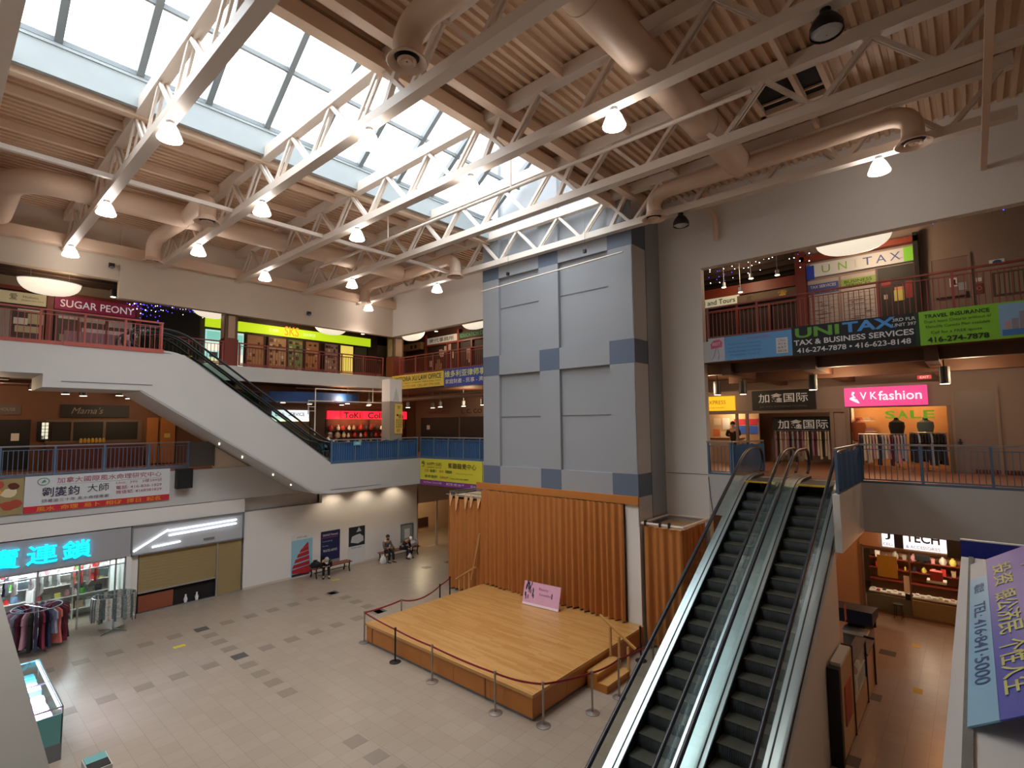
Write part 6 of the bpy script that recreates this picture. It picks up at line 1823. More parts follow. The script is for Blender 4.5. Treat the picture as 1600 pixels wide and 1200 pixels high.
# money transfer shop interior
mb = MB().box(24.0, 24.05, 6.95, 9.5, Z2, 8.2)
struct('wall_transfer_shop', mb, mat('beige_shop_wall', '#c9a77f', 0.6), 'beige back wall of the yellow sign shop')
Wm = WX(24.0)
t = thing('poster_wall', 'posters and a red and blue panel inside the yellow sign shop', 'posters', Wm.P(8, 6, 0))
patch(Wm, t, 'panel', [INK('#a82430', 0.3), INK('#2f4a8a', 0.3), INK('#d0c8ba')], [(7.0, 8.0, 6.9, 7.15), (7.0, 8.0, 6.5, 6.85, 1), (7.5, 8.0, 6.1, 6.3, 2)], 0.0, th=0.02)
patch(Wm, t, 'small_poster', [paper, INK('#c9703c'), INK('#d8c8a8')], [(8.2, 8.5, 6.7, 7.2), (8.6, 8.9, 6.9, 7.2, 2), (8.3, 8.6, 6.2, 6.6, 2), (8.65, 8.95, 6.4, 6.7, 1), (6.98, 7.0, 6.2, 7.0)], 0.0, th=0.015, each=True)
t = thing('service_counter', 'wooden service counter inside the yellow sign shop', 'counter', (22.9, 8, Z2))
part('body', MB().box(22.8, 23.3, 7.4, 9.4, Z2, 6.3), tan_paint, t)
part('counter_top', MB().box(22.75, 23.35, 7.35, 9.4, 6.3, 6.34), red_wood, t)
for k, (x, y) in enumerate(((19.9, 7.2), (20.3, 6.4), (19.4, 3.9), (19.4, 0.55))):
    z = 8.05
    tt = thing('pendant_light', 'dark cylinder lamp hanging over the right walkway, number %d from the white wall' % (k + 1), 'lamp', (x, y, z), 'right walkway lamps')
    part('can', MB().cyl((x, y, z), (x, y, z + 0.5), 0.13, 14), mat('dark_bronze_can', '#3a3634', 0.5, noise=0), tt)
    part('lens', MB().cyl((x, y, z - 0.01), (x, y, z), 0.11, 14), glow_small, tt)
    part('stem', MB().cyl((x, y, z + 0.5), (x, y, 9.0), 0.02, 8), black_m, tt)
for k, (x, y0, y1) in enumerate(((21.5, 5.0, 5.9), (21.5, 6.2, 6.8))):
    o = part('tube_lamp', MB().box(x - 0.08, x + 0.08, y0, y1, 8.55, 8.62), INK('#e0b98a', 0.6))
    tag(o, 'dim strip lamp on the ceiling near the yellow sign, the %s one' % ['longer', 'shorter'][k], 'lamp')
t = sign(Wv, -0.55, 0.45, Z2, 7.95, mat('mauve_door', '#7c6c68', 0.5), [], 'tall mauve grey door right of the pink sign', 'door', 'service_door', 0.04)
patch(Wv, t, 'handle', black_m, [(0.33, 0.38, 6.15, 6.4), (0.3, 0.42, 6.27, 6.3)], 0.04, th=0.06)
patch(Wv, t, 'frame', mauve_wall, [(0.45, 0.53, Z2, 8.03), (-0.63, -0.55, Z2, 8.03), (-0.63, 0.53, 7.95, 8.03)], 0.0, th=0.06)
mb = MB()
for k in range(18):
    mb.box(22.24, 22.3, -2.8 + 0.16 * k, -2.68 + 0.16 * k, Z2 + 0.02, Z2 + 0.14)
tag(part('skirting_tiles', mb, mat('maroon_tile', '#5a2c2a', 0.5)), 'row of maroon skirting tiles along the mauve wall', 'tiles', kind='structure')
sign(Wv, 0.9, 1.25, 8.3, 8.42, INK('#b03a40', 0.6), [('EXIT', 1.07, 8.36, 0.22, 0.07, INK('#f0d0d0', 0.5))], 'small red exit sign above the pink sign', 'sign', 'exit_sign', 0.06, 1.5)
# ---------------------------------------------------------------- ground floor right: phone accessories shop
mb = MB().box(23.8, 24.0, 3.45, 15, 0, 3.93).box(23.8, 24.0, -6.9, 0.5, 0, 3.93).box(26.5, 26.6, -1, 3.6, 0, 3.93)
mb.box(23.7, 24.0, 0.4, 3.5, 2.35, 3.93)
struct('wall_lower_right', mb, tan_paint, 'tan wall beside the phone accessories shop')
Wp = WX(23.7)
t = thing('lit_sign', 'white lit phone accessories sign cut by the balcony edge', 'sign', Wp.P(2, 2.5, 0))
mb = MB()
Wp.box(mb, 0.95, 2.15, 2.42, 3.1, 0, 0.1)
Wp.box(mb, 2.42, 2.78, 2.42, 3.1, 0, 0.1)
part('board', mb, INK('#dfe4ea', 1.0), t)
for _s, _a, _z, _w, _h, _b in (('& ACCESSORIES', 1.6, 2.52, 0.95, 0.11, 0), ('CELL', 2.6, 2.52, 0.3, 0.1, 0), ('TECH', 1.6, 2.85, 0.95, 0.34, 0.02), ('J', 2.6, 2.85, 0.16, 0.34, 0.02)):
    part('lettering', text_mb(MB(), _s, Wp.P(_a, _z, 0.1), Wp.r, UPV, _w, _h, 0.006, _b), INK('#2a2c30'), t, fix=False)
patch(Wp, t, 'dark_panel', black_m, [(2.15, 2.42, 2.42, 3.1), (-0.5, 0.95, 2.3, 3.1)], 0.0, th=0.08, each=True)
t = thing('shopfront', 'glass fronted phone accessories shop on the ground floor', 'shopfront', Wp.P(2, 0, 0))
patch(Wp, t, 'pane', clear_glass, [(0.55, 3.4, 0.05, 2.3)], 0.0, th=0.01)
patch(Wp, t, 'frame', mat('brown_aluminium', '#6b5542', 0.5), [(3.4, 3.48, 0, 2.4), (0.5, 3.45, 2.28, 2.36), (2.0, 2.05, 0, 2.3), (0.5, 3.45, 0, 0.06)], 0.0, th=0.06)
patch(Wp, t, 'counter_front', mat('tan_panel', '#a98a63', 0.5), [(0.55, 2.0, 0.06, 0.62)], -0.08, th=0.04)
patch(Wp, t, 'counter_front', mat('grey_panel', '#7d7468', 0.5), [(2.05, 3.38, 0.06, 0.62)], -0.08, th=0.04)
patch(Wp, t, 'window_poster', [mat('mustard_poster', '#a8862c', 0.6), paper, black_m], [(2.38, 2.98, 1.3, 2.08), (2.02, 2.22, 0.85, 1.45, 1), (2.02, 2.2, 0.6, 0.82, 2)], 0.012)
shp = thing('back_shelf', 'back shelves of the phone accessories shop', 'shelf', (25.8, 2, 0))
part('back_panel', MB().box(26.1, 26.15, 0.4, 3.5, 0, 2.4), mat('brown_shop_back', '#8a5f40', 0.6, noise=0.2), shp)
for z in (0.7, 1.15, 1.55, 1.95):
    part('shelf_board', MB().box(25.6, 26.1, 0.4, 3.5, z, z + 0.03), red_wood, shp)
part('display_case', MB().box(24.1, 24.6, 0.6, 3.35, 0.6, 0.64), white_m, shp)
for k in range(30):
    row = k // 10
    y = 0.6 + (k % 10) * 0.29
    i = rr.randrange(14)
    z = (1.18, 1.58, 1.98)[row]
    kd = rr.choice([1, 1, 3, 0])
    good(kd, 25.75, y, z, rr.uniform(0.18, 0.3), gm[i], '%s %s on the %s back shelf of the phone shop' % (colname[i], names[kd], ['lowest', 'middle', 'top'][row]), 'goods on the phone shop shelves', 'goods')
for k in range(16):
    y = 0.7 + k * 0.165
    i = rr.choice([1, 3, 6, 8, 11, 9])
    o = part('phone_case', MB().box(24.15 + 0.2 * (k % 2), 24.32 + 0.2 * (k % 2), y, y + 0.11, 0.645, 0.67).box(24.17 + 0.2 * (k % 2), 24.3 + 0.2 * (k % 2), y + 0.01, y + 0.1, 0.67, 0.69), gm[i])
    tag(o, '%s phone case lying in the display case of the phone shop' % colname[i], 'phone case', 'phone cases in the display case')
for y in (0.9, 1.7, 2.6):
    lamp('shop_light', 'POINT', (24.9, y, 2.3), 40, (1.0, 0.7, 0.5), 0.1)
t = thing('monitor', 'black monitor on the back shelf of the phone shop', 'monitor', (25.5, 1.75, 1.6))
part('screen', MB().box(25.48, 25.52, 1.55, 2.0, 1.68, 1.95), black_m, t)
part('stand', MB().box(25.47, 25.55, 1.72, 1.83, 1.58, 1.7), black_m, t)
t = thing('red_box', 'red box on a white shelf in the phone shop window', 'box', (24.4, 1.35, 1.2))
part('box', MB().box(24.2, 24.5, 1.15, 1.5, 1.3, 1.62), mat('red_card', '#b23a32', 0.6), t)
part('tray', MB().box(24.15, 24.55, 1.05, 1.6, 1.22, 1.3), white_m, t)
t = thing('bar_stool', 'black wire stool beside the phone shop counter', 'stool', (23.45, 2.4, 0))
part('seat', MB().lathe((23.4, 2.4, 0.46), [(0.001, 0), (0.15, 0), (0.15, 0.03), (0.001, 0.03)], 16), black_m, t)
for a in (0.6, 2.2, 3.8, 5.4):
    part('leg', MB().cyl((23.4 + 0.12 * math.cos(a), 2.4 + 0.12 * math.sin(a), 0.46), (23.4 + 0.16 * math.cos(a), 2.4 + 0.16 * math.sin(a), 0.0), 0.012, 6), black_m, t)
# kiosk along the escalator wall
kio_tan = mat('tan_kiosk_panel', '#b39468', 0.35, noise=0.06)
kio_glass = glass_mat('kiosk_glass', '#e6efe8', 0.2)
t = thing('display_cabinet', 'tall tan kiosk cabinet with black post beside the escalator wall', 'cabinet', (13.5, 2.35, 0))
part('corner_post', MB().box(12.66, 12.84, 2.36, 2.58, 0, 1.93), black_m, t)
part('panel', MB().box(12.84, 14.2, 2.38, 2.44, 0.05, 1.9), kio_tan, t)
part('back_panel', MB().box(12.84, 14.2, 2.52, 2.58, 0.05, 1.9), mat('kiosk_grey', '#6f6a60', 0.5), t)
part('mullion', MB().box(14.2, 14.26, 2.36, 2.58, 0, 1.93), mat('maroon_post', '#3a1c1c', 0.4), t)
part('poster', MB().box(13.2, 13.9, 2.365, 2.38, 0.6, 1.4), mat('faded_red_poster', '#b0503f', 0.6, noise=0.4, nscale=4), t)
part('top_paper', MB().box(12.9, 14.0, 2.37, 2.56, 1.9, 1.98), paper, t)
t = thing('display_cabinet', 'glass kiosk cabinet in the middle of the row beside the escalator wall', 'cabinet', (15.0, 2.35, 0))
part('lower_panel', MB().box(14.28, 16.0, 2.38, 2.42, 0.05, 0.62), kio_tan, t)
part('pane', MB().box(14.28, 16.0, 2.38, 2.39, 0.62, 1.5), kio_glass, t)
part('shelf_board', MB().box(14.28, 16.0, 2.4, 2.58, 1.0, 1.02), white_m, t)
part('mullion', MB().box(16.0, 16.05, 2.36, 2.58, 0, 1.5), black_m, t)
part('top', MB().box(14.26, 16.05, 2.36, 2.58, 1.5, 1.54), mat('kiosk_grey', '#6f6a60', 0.5), t)
part('plinth', MB().box(14.28, 16.0, 2.4, 2.58, 0, 0.06), black_m, t)
t = thing('display_cabinet', 'low kiosk cabinet at the far end of the row beside the escalator wall', 'cabinet', (16.7, 2.35, 0))
part('body', MB().box(16.08, 17.2, 2.38, 2.58, 0, 1.1), kio_tan, t)
part('mullion', MB().box(17.2, 17.26, 2.34, 2.58, 0, 1.2), mat('maroon_post', '#3a1c1c', 0.4), t)
part('top', MB().box(16.05, 17.26, 2.34, 2.6, 1.1, 1.16), mat('kiosk_grey', '#6f6a60', 0.5), t)
for k, (x, z, s, h) in enumerate(((14.6, 1.02, .22, 8), (15.0, 1.02, .18, 3), (15.4, 1.02, .2, 11), (15.75, 1.02, .2, 9))):
    good([2, 0, 1, 0][k], x, 2.48, z, s, gm[h], '%s %s in the middle glass kiosk cabinet' % (colname[h], names[[2, 0, 1, 0][k]]), 'goods in the kiosk cabinet')
t = thing('copier', 'machine with a dark blue hood beyond the kiosk cabinets', 'machine', (18.6, 2.9, 0))
part('body', MB().box(18.0, 18.9, 2.55, 3.2, 0, 0.95), grey_m, t)
part('hood', MB().prism([(17.9, 1.25), (19.0, 1.25), (19.0, 1.5), (17.9, 1.62)], lambda a, b, y: (a, y, b), 2.45, 3.5), mat('navy_hood', '#1a2244', 0.5), t)
part('back', MB().box(18.85, 18.95, 2.5, 3.4, 0.95, 1.3), black_m, t)
part('paper_tray', MB().box(17.85, 18.4, 2.6, 3.2, 0.95, 1.02), white_m, t)
part('screen', MB().box(18.35, 18.5, 2.7, 3.1, 1.02, 1.2), black_m, t)
sign(Wall('Y', 2.6), 14.9, 15.15, 2.2, 2.6, mat('faded_red_sticker', '#a8564a', 0.6), [], 'faded red sticker on the white escalator wall', 'sticker', 'sticker', 0.006)
# near right banner leaning on the ledge
t = thing('banner', 'blue and pale blue phone number banner leaning on the near ledge at lower right', 'banner', (6, 0.05, Z2))
lb0, lb1 = Vector((0, 0.125, 5.315)), Vector((0, -0.5, 5.70))
lu = (lb1 - lb0).normalized()
ln_ = Vector((0, lu.z, -lu.y)).normalized()
def slant(mb, x0, x1, s0, s1, d0, d1):
    f = lambda x, s, d: Vector((x, 0, 0)) + lb0 + lu * s + ln_ * d
    vs = [f(x, s, d) for d in (d0, d1) for (x, s) in ((x0, s0), (x1, s0), (x1, s1), (x0, s1))]
    return mb.add(vs, [(3, 2, 1, 0), (4, 5, 6, 7), (0, 1, 5, 4), (1, 2, 6, 5), (2, 3, 7, 6), (3, 0, 4, 7)])
part('sheet', slant(MB(), 3.9, 8.2, 0.16, 0.75, -0.008, 0.0), mat('royal_blue_vinyl', '#3a4bb0', 0.4, noise=0.05), t)
part('pale_strip', slant(MB(), 3.9, 7.4, 0.0, 0.16, -0.008, 0.002), mat('pale_blue_vinyl', '#7fb3d2', 0.4, noise=0.05), t)
part('white_end', slant(MB(), 7.4, 8.2, 0.0, 0.16, -0.008, 0.002), lightgrey_m, t)
def slant_text(body, x0, x1, s, h, m, b=0.0):
    mb = MB()
    text_mb(mb, body, Vector(((x0 + x1) / 2, 0, 0)) + lb0 + lu * s, Vector((-1, 0, 0)), lu, x0 - x1, h, 0.005, b)
    part('lettering', mb, m, t, fix=False)
_navy, _gold = INK('#2a4a80'), INK('#c2c276')
slant_text('電話', 7.1, 6.75, 0.085, 0.09, _navy)
slant_text('TEL: 416·841·5000', 6.4, 4.45, 0.085, 0.09, _navy, 0.006)
slant_text('投资', 7.7, 6.75, 0.3, 0.17, _gold, 0.012)
slant_text('银公济民', 6.55, 5.3, 0.29, 0.17, _gold, 0.012)
slant_text('个性人生', 5.15, 4.2, 0.28, 0.17, _gold, 0.012)
slant_text('移民 贷款 地产', 7.4, 4.5, 0.54, 0.16, _gold, 0.012)
t = thing('banner', 'dark blue banner end hanging at the tip of the near ledge', 'banner', (9.0, -0.2, 5.1))
part('sheet', MB().box(8.95, 8.99, -1.2, 0.22, 5.0, 5.46), mat('deep_blue_vinyl', '#1c2a92', 0.45, noise=0.05), t)
part('hem', MB().box(8.94, 9.0, -1.2, 0.22, 5.46, 5.475), white_m, t)
part('end_rail', MB().box(8.99, 9.03, -1.2, 0.2, 3.95, 5.44), grey_m, t)
# ---------------------------------------------------------------- benches and people
bench_wood = mat('red_brown_bench_slats', '#7d4636', 0.5, noise=0.12)
iron = mat('black_cast_iron', '#1a1716', 0.5, 0.4)
def bench(label, x0, x1, y):
    t = thing('bench', label, 'bench', ((x0 + x1) / 2, y, 0))
    mb = MB()
    for k in range(5):
        mb.box(x0, x1, y - 0.26 + k * 0.105, y - 0.26 + k * 0.105 + 0.085, 0.42, 0.455)
    part('seat', mb, bench_wood, t)
    for x in (x0 + 0.15, x1 - 0.15):
        part('leg', MB().tube([(x, y - 0.27, 0.0), (x, y - 0.2, 0.2), (x, y - 0.25, 0.41)], 0.03, 8).tube([(x, y + 0.27, 0.0), (x, y + 0.2, 0.2), (x, y + 0.25, 0.41)], 0.03, 8).bar((x, y - 0.25, 0.4), (x, y + 0.25, 0.4), 0.04, 0.035), iron, t)
        part('arm', MB().tube([(x, y - 0.27, 0.44), (x, y - 0.3, 0.5), (x, y - 0.24, 0.53)], 0.02, 8), iron, t)
    part('stretcher', MB().bar((x0 + 0.15, y, 0.2), (x1 - 0.15, y, 0.2), 0.03, 0.03), iron, t)
    return t
bench('dark wooden bench in front of the posters', 12.25, 14.25, 23.35)
bench('dark wooden bench below the silver notice board', 16.0, 18.4, 23.35)

skin_m = mat('skin', '#b98a6c', 0.55, noise=0.04)
hair_b = mat('black_hair', '#14110f', 0.6, noise=0.1)
def skin_mesh(name, joints, edges, m, parent, sub=1, label=None):
    """one continuous body surface grown round a skeleton of joints (x, y, z, radius)"""
    me = bpy.data.meshes.new(name)
    off = OFF.get(parent.name, Vector((0, 0, 0)))
    ks = list(joints)
    me.from_pydata([tuple(Vector(joints[k][:3]) - off) for k in ks], [(ks.index(a), ks.index(b)) for a, b in edges], [])
    me.materials.append(m)
    o = bpy.data.objects.new(name, me)
    C.objects.link(o)
    o.modifiers.new('skin', 'SKIN').use_smooth_shade = True
    for i, k in enumerate(ks):
        v = me.skin_vertices[0].data[i]
        r = joints[k][3]
        v.radius = (r if not isinstance(r, tuple) else r[0], r if not isinstance(r, tuple) else r[1])
        v.use_root = (i == 0)
    s = o.modifiers.new('sub', 'SUBSURF')
    s.levels = s.render_levels = sub
    dg = bpy.context.evaluated_depsgraph_get()
    nm = bpy.data.meshes.new_from_object(o.evaluated_get(dg))
    bpy.data.objects.remove(o)
    nm.shade_smooth()
    o = bpy.data.objects.new(name, nm)
    C.objects.link(o)
    o.parent = parent
    if label:
        o['label'] = label
    return o
def person(label, base, face, seat_h, lean, top_m, trouser_m, hair_m, shoe_m, arms='lap', cap=None, stand=False, sleeve=True, mask=None, head_down=0.3, scale=1.0):
    """figure in local frame: +f is where it faces; base is the point on the floor under the hips"""
    t = thing('person', label, 'person', base)
    f = Vector((math.cos(face), math.sin(face), 0))
    l = Vector((-f.y, f.x, 0))
    B = Vector(base)
    def P(a, b, c):
        return B + (f * a + l * b) * scale + Vector((0, 0, c * (scale if stand else 1)))
    hz = 0.92 if stand else seat_h + 0.10
    J = {}
    def J_(k, p, r):
        J[k] = (p.x, p.y, p.z, r)
    cl, sl = math.cos(lean), math.sin(lean)
    def T(h, side=0.0, fw=0.0):                       # torso frame, h above hips
        return P(h * sl + fw * cl, side, hz + h * cl - fw * sl)
    J_('hip', P(0, 0, hz), (0.15, 0.11)); J_('waist', T(0.17), (0.125, 0.095)); J_('chest', T(0.34), (0.155, 0.105)); J_('upper', T(0.46), (0.12, 0.085)); J_('neck', T(0.54), 0.05)
    hl = lean + head_down
    hd = Vector((0, 0, 0)) + T(0.54)
    def Hh(u_, fw=0.0, sd=0.0):
        return hd + f * (u_ * math.sin(hl) + fw * math.cos(hl)) + l * sd + Vector((0, 0, u_ * math.cos(hl) - fw * math.sin(hl)))
    E_ = [('hip', 'waist'), ('waist', 'chest'), ('chest', 'upper'), ('upper', 'neck')]
    p = Hh(0.08); J_('head0', p, 0.055); E_.append(('neck', 'head0'))
    p = Hh(0.13, 0.02); J_('jaw', p, (0.066, 0.078)); E_.append(('head0', 'jaw'))
    p = Hh(0.2, 0.005); J_('skull', p, (0.077, 0.094)); E_.append(('jaw', 'skull'))
    p = Hh(0.262, 0.0); J_('crown', p, (0.055, 0.068)); E_.append(('skull', 'crown'))
    clo = {}
    for s, q in ((1, 'L'), (-1, 'R')):
        if stand:
            k_, a_, toe = P(0.03, 0.1 * s, 0.5), P(0.0, 0.1 * s, 0.09), P(0.15, 0.11 * s, 0.035)
            J_('thigh' + q, P(0.0, 0.095 * s, hz - 0.09), 0.088)
        else:
            k_, a_, toe = P(0.45, 0.11 * s, seat_h + 0.06), P(0.42 + 0.06 * (s > 0), 0.12 * s, 0.09), P(0.58 + 0.06 * (s > 0), 0.13 * s, 0.04)
            J_('thigh' + q, P(0.12, 0.1 * s, hz - 0.005), 0.085)
        J_('knee' + q, k_, 0.06); J_('ankle' + q, a_, 0.042); J_('toe' + q, toe, 0.032)
        E_ += [('hip', 'thigh' + q), ('thigh' + q, 'knee' + q), ('knee' + q, 'ankle' + q), ('ankle' + q, 'toe' + q)]
        sh = T(0.45, 0.185 * s)
        if arms == 'lap':
            el, wr = T(0.2, 0.25 * s, 0.1), P(0.33, 0.09 * s, seat_h + 0.25)
        elif arms == 'low':
            el, wr = T(0.3, 0.24 * s, 0.22), P(0.5, 0.12 * s, seat_h + 0.1)
        elif arms == 'cross':
            el, wr = T(0.2, 0.25 * s, 0.12), T(0.2, -0.03 * s, 0.24)
        else:
            el, wr = T(0.26, 0.25 * s, 0.16), P(0.42, 0.16 * s, hz + 0.22 + (0.16 if s < 0 else 0))
        J_('sho' + q, sh, 0.062); J_('elb' + q, el, 0.045); J_('wri' + q, wr, 0.028)
        E_ += [('upper', 'sho' + q), ('sho' + q, 'elb' + q), ('elb' + q, 'wri' + q)]
        d = (wr - el).normalized()
        sd = d.cross(Vector((0, 0, 1)))
        if sd.length < 0.1:
            sd = l.copy()
        sd.normalize()
        up = sd.cross(d)
        J_('palm' + q, wr + d * 0.07, (0.036, 0.02))
        E_.append(('wri' + q, 'palm' + q))
        for i, (o_, ln) in enumerate(((-0.03, .06), (-0.01, .075), (0.01, .08), (0.03, .07))):
            r0 = wr + d * 0.085 + sd * o_
            J_('f%d%s' % (i, q), r0, 0.0095); J_('g%d%s' % (i, q), r0 + d * ln * 0.6 - up * 0.012, 0.0085); J_('h%d%s' % (i, q), r0 + d * ln - up * 0.035, 0.007)
            E_ += [('palm' + q, 'f%d%s' % (i, q)), ('f%d%s' % (i, q), 'g%d%s' % (i, q)), ('g%d%s' % (i, q), 'h%d%s' % (i, q))]
        tb = wr + d * 0.035 - sd * 0.04 * s
        J_('t' + q, tb, 0.011); J_('u' + q, tb + d * 0.045 - sd * 0.015 * s, 0.009)
        E_ += [('wri' + q, 't' + q), ('t' + q, 'u' + q)]
    skin_mesh('body', J, E_, skin_m, t)
    def grow(keys, edges, g):
        out = {}
        for k in keys:
            r = J[k][3]
            out[k] = J[k][:3] + ((tuple(x + g for x in r) if isinstance(r, tuple) else r + g),)
        return out
    tk = ['waist', 'hip', 'chest', 'upper', 'shoL', 'elbL', 'wriL', 'shoR', 'elbR', 'wriR']
    te = [e for e in E_ if e[0] in tk and e[1] in tk]
    skin_mesh('jacket', grow(tk, te, 0.016), te, top_m, t)
    lk = ['hip', 'thighL', 'kneeL', 'ankleL', 'thighR', 'kneeR', 'ankleR']
    le = [e for e in E_ if e[0] in lk and e[1] in lk]
    skin_mesh('trousers', grow(lk, le, 0.013), le, trouser_m, t)
    for q in 'LR':
        a, b = Vector(J['ankle' + q][:3]), Vector(J['toe' + q][:3])
        d = (b - a)
        d.z = 0
        d.normalize()
        z0 = B.z
        mb = MB()
        sdv = Vector((-d.y, d.x, 0))
        rings_ = []
        for (u_, w, h) in ((-0.06, .035, .09), (0.0, .045, .12), (0.08, .048, .085), (0.15, .046, .06), (0.2, .025, .035)):
            c = Vector((a.x, a.y, z0)) + d * u_
            rings_.append([c + sdv * w, c + sdv * w * 0.9 + Vector((0, 0, h * 0.7)), c + Vector((0, 0, h)), c - sdv * w * 0.9 + Vector((0, 0, h * 0.7)), c - sdv * w])
        vs = [v for r_ in rings_ for v in r_]
        fs = [(5 * i + k, 5 * i + (k + 1) % 5, 5 * i + 5 + (k + 1) % 5, 5 * i + 5 + k) for i in range(4) for k in range(5)]
        fs += [(0, 1, 2, 3, 4), (24, 23, 22, 21, 20)]
        part('shoe', mb.add(vs, fs), shoe_m, t, smooth=True)
    # hair cap, ears, eyes, nose, mouth
    cc = Hh(0.2, -0.012)
    hu = (Hh(1.0) - Hh(0.0)).normalized()
    hf = (Hh(0, 1.0) - Hh(0)).normalized()
    def shell(nm, m, rx, ry, rz, cut, back=0.0):
        mb = MB()
        vs, n, mm = [], 16, 8
        for j in range(mm + 1):
            a = math.pi / 2 - j / mm * cut
            for k in range(n):
                q = 2 * math.pi * k / n
                x_, y_, z_ = math.cos(a) * math.cos(q), math.cos(a) * math.sin(q), math.sin(a)
                low = 1.0
                if z_ < 0.15 and x_ > 0.35:
                    x_, z_ = x_ * 0.75, 0.15
                vs.append(cc + hf * (x_ * rx - back) + l * y_ * ry + hu * z_ * rz)
        fs = [(j * n + k, j * n + (k + 1) % n, (j + 1) * n + (k + 1) % n, (j + 1) * n + k) for j in range(mm) for k in range(n)]
        return part(nm, mb.add(vs, fs), m, t, smooth=True)
    shell('hair', hair_m, 0.112, 0.096, 0.112, 2.1, 0.008)
    if cap is not None:
        shell('cap', cap, 0.12, 0.104, 0.122, 1.45)
        part('brim', MB().prism([(0.07, -0.08), (0.19, -0.06), (0.2, 0.0), (0.19, 0.06), (0.07, 0.08)], lambda a, b, c: cc + hf * a + l * b + hu * (0.03 + c), 0, 0.01), cap, t)
    fc = Hh(0.165, 0.092)
    for s in (1, -1):
        part('ear', MB().lathe(Hh(0.17, -0.005, 0.084 * s), [(0.001, -0.03), (0.016, -0.012), (0.018, 0.014), (0.001, 0.032)], 8), skin_m, t, smooth=True)
        part('eye', MB().lathe(Hh(0.185, 0.092, 0.032 * s), [(0.001, -0.01), (0.012, 0), (0.001, 0.01)], 8), INK('#1a1412'), t)
    part('nose', MB().tube([Hh(0.185, 0.092), Hh(0.15, 0.115), Hh(0.143, 0.095)], [0.01, 0.016, 0.01], 8), skin_m, t, smooth=True)
    part('mouth', MB().bar(Hh(0.115, 0.093, 0.024), Hh(0.115, 0.093, -0.024), 0.012, 0.01), INK('#8a4a42'), t)
    if mask is not None:
        mb = MB()
        vs = []
        for j in range(4):
            for k in range(7):
                q = (k / 6 - 0.5) * 2.4
                uu = 0.155 - j * 0.03
                vs.append(Hh(uu, 0.03 + 0.088 * math.cos(q), 0.084 * math.sin(q)))
        mb.add(vs, [(j * 7 + k, j * 7 + k + 1, j * 7 + 8 + k, j * 7 + 7 + k) for j in range(3) for k in range(6)])
        part('face_mask', mb, mask, t, smooth=True)
    return t
grey_knit = mat('grey_brown_knit', '#6a5f5e', 0.85, noise=0.2, nscale=20)
black_cloth = mat('black_cloth', '#121115', 0.85, noise=0.15)
navy_cloth = mat('navy_cloth', '#1b2030', 0.85, noise=0.1)
pale_shirt = mat('pale_blue_shirt', '#8fabc2', 0.8, noise=0.06)
shoe_k = mat('black_shoe', '#0f0e0e', 0.5)
person('seated person in a grey brown jumper with folded arms on the far bench', (16.35, 23.3, 0), -math.pi / 2, 0.44, 0.12, grey_knit, black_cloth, hair_b, shoe_k, 'cross', None, mask=INK('#3a3638'))
person('person in black bending forward on the far bench with a white cap', (17.3, 23.25, 0), -1.25, 0.44, 0.75, black_cloth, navy_cloth, hair_b, shoe_k, 'low', white_m, head_down=0.35)
person('person in black slumped forward on the near bench by the boat poster, pale cap', (12.95, 23.3, 0), -2.0, 0.44, 1.05, black_cloth, black_cloth, hair_b, shoe_k, 'low', mat('pale_grey_cap', '#a5a09a', 0.8), head_down=0.2)
person('person in a pale blue shirt seated at a table beyond the left escalator', (13.95, 25.3, 5.3), -0.3, 0.5, 0.25, pale_shirt, navy_cloth, mat('grey_hair', '#7c7a78', 0.7), shoe_k, 'reach', None, head_down=0.3)
person('dark dressed customer standing at the counter of the yellow sign shop', (22.45, 7.55, 5.3), 0.3, 0.5, 0.08, mat('dark_maroon_coat', '#2a1614', 0.85, noise=0.1), black_cloth, hair_b, shoe_k, 'lap2', None, stand=True)
t = thing('chair', 'blue plastic chair under the person in the pale blue shirt', 'chair', (13.9, 25.3, 5.3))
chair_b = mat('blue_plastic_chair', '#2f5f80', 0.5)
part('seat', MB().box(13.7, 14.15, 25.08, 25.52, 5.72, 5.76), chair_b, t)
part('backrest', MB().box(13.62, 13.68, 25.08, 25.52, 5.85, 6.3), chair_b, t)
for x, y in ((13.73, 25.11), (14.12, 25.11), (13.73, 25.49), (14.12, 25.49)):
    part('leg', MB().cyl((x, y, 5.3), (x, y, 5.73), 0.015, 8), grey_m, t)
t = thing('cafe_table', 'small dark table in front of the seated person at the railing', 'table', (14.9, 25.3, 5.3))
part('table_top', MB().box(14.5, 15.3, 25.0, 25.6, 6.02, 6.06), dark_brown, t)
part('pedestal', MB().cyl((14.9, 25.3, 5.3), (14.9, 25.3, 6.02), 0.04, 10), iron, t)
# bags by the benches
bag_w = mat('white_plastic_bag', '#d5d5d3', 0.4, noise=0.06, bump=0.4, bscale=18)
def bag(name, label, c, r, h, m):
    n = 14
    mb = MB()
    prof = [(0.001, 0), (0.85, 0), (1.05, .25), (0.95, .6), (0.55, .85), (0.3, .93), (0.45, 1.05), (0.001, 1.0)]
    vs, fs = [], []
    r5 = random.Random(int(c[0] * 100))
    for q, z in prof:
        for k in range(n):
            a = 2 * math.pi * k / n
            w = q * r * (1 + r5.uniform(-.13, .13))
            vs.append((c[0] + w * math.cos(a), c[1] + w * math.sin(a) * 0.75, c[2] + z * h))
    fs = [(j * n + k, j * n + (k + 1) % n, (j + 1) * n + (k + 1) % n, (j + 1) * n + k) for j in range(len(prof) - 1) for k in range(n)]
    o = part(name, mb.add(vs, fs), m, smooth=True)
    tag(o, label, 'bag')
bag('plastic_bag', 'white plastic bag on the floor left of the far bench', (15.95, 23.0, 0.0), 0.17, 0.42, bag_w)
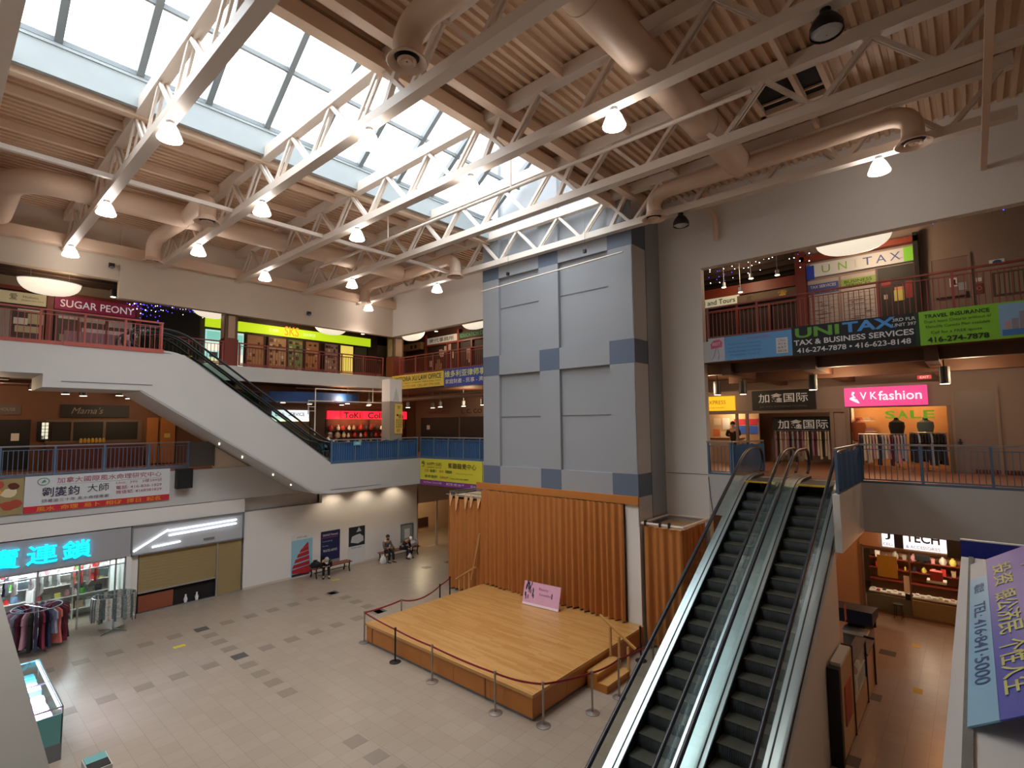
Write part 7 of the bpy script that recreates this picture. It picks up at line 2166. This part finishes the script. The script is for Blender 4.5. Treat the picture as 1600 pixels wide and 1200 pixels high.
bag('plastic_bag', 'small white bag on the floor before the far bench', (17.45, 22.75, 0.0), 0.13, 0.26, bag_w)
bag('plastic_bag', 'large white plastic bag lying on the right part of the far bench', (17.95, 23.35, 0.456), 0.3, 0.36, bag_w)
bag('cloth_bag', 'grey white bag on the right end of the far bench', (18.3, 23.35, 0.456), 0.17, 0.3, mat('grey_white_cloth', '#9da0a2', 0.8, noise=0.15))
bag('cloth_bag', 'black coat bundle on the left end of the near bench', (12.5, 23.42, 0.456), 0.24, 0.3, black_cloth)
bag('handbag', 'tan bag on the far bench between the two people', (16.8, 23.42, 0.456), 0.14, 0.26, mat('tan_leather', '#8a6a4c', 0.6))
# ---------------------------------------------------------------- glass display case and teal box at lower left
t = thing('display_case', 'glass display case glowing violet and turquoise at lower left', 'display case', (1.9, 17, 0))
X0, X1, Y0, Y1_ = 1.5, 2.32, 14.95, 18.4
teal_box = mat('teal_panel', '#5f9a98', 0.4, noise=0.1)
part('base', MB().box(X0, X1, Y0, Y1_, 0, 0.35), mat('grey_plinth', '#6d6f72', 0.5), t)
part('side_panel', MB().box(X0, X1, Y0, Y0 + 0.02, 0.35, 0.95), teal_box, t)
part('frame', MB().box(X1 - 0.025, X1, Y0, Y1_, 1.07, 1.1).box(X0, X0 + 0.025, Y0, Y1_, 1.07, 1.1).box(X0, X1, Y0, Y0 + 0.025, 1.07, 1.1).box(X0, X1, Y1_ - 0.025, Y1_, 1.07, 1.1).box(X1 - 0.025, X1, Y0, Y0 + 0.025, 0.35, 1.1).box(X1 - 0.025, X1, Y1_ - 0.025, Y1_, 0.35, 1.1).box(X0, X1, 16.6, 16.63, 1.07, 1.1), alum, t)
part('glass_top', MB().box(X0, X1, Y0, Y1_, 1.1, 1.108), clear_glass, t)
part('glass_front', MB().box(X1 - 0.01, X1, Y0, Y1_, 0.36, 1.07), clear_glass, t)
part('shelf_board', MB().box(X0 + 0.02, X1 - 0.03, Y0 + 0.03, Y1_ - 0.03, 0.62, 0.63), clear_glass, t)
part('light_strip', MB().box(X1 - 0.08, X1 - 0.04, Y0 + 0.05, Y1_ - 0.05, 1.04, 1.07), INK('#dfe2ff', 4.0), t, label='bright violet white light strip')
lamp('case_light', 'AREA', (1.85, 16.0, 1.03), 110, (0.7, 0.68, 1.0), 0.5)
lamp('case_light', 'AREA', (1.85, 17.4, 1.03), 110, (0.72, 0.72, 1.0), 0.5)
case_cols = [('violet', '#b5a8e2'), ('white', '#f0f0fa'), ('turquoise', '#3fb6c0'), ('pink', '#c98ac4'), ('pale blue', '#9ab8e0')]
cm = [mat('case_' + n.replace(' ', '_'), h, 0.4, noise=0.08) for n, h in case_cols]
for k in range(24):
    y = Y0 + 0.2 + (k // 2) * 0.275
    x = X0 + 0.22 + 0.33 * (k % 2)
    i = 2 if k > 20 else rr.choice([0, 1, 3, 4, 1, 0])
    o = part('gift_carton', MB().box(x - 0.155, x + 0.155, y - 0.125, y + 0.125, 0.632, 0.74 + rr.random() * 0.14).box(x - 0.157, x + 0.157, y - 0.02, y + 0.02, 0.63, 0.74), cm[i])
    tag(o, '%s carton on the glass shelf of the glowing display case' % case_cols[i][0], 'carton', 'cartons in the glowing display case')
t = thing('box', 'small box with a teal top at the bottom edge of the floor', 'box', (2.6, 13.3, 0))
part('body', MB().box(2.42, 2.80, 12.95, 13.55, 0, 0.5), mat('white_box_side', '#b9b6b0', 0.5), t)
part('top', MB().box(2.44, 2.78, 13.25, 13.53, 0.5, 0.52), teal_box, t)
part('front', MB().box(2.44, 2.78, 12.97, 13.25, 0.5, 0.515), black_m, t)
for o in list(bpy.data.objects):
    if o.name.startswith('slipper'):
        o.name = o.name.replace('slipper', 'small_bottle')
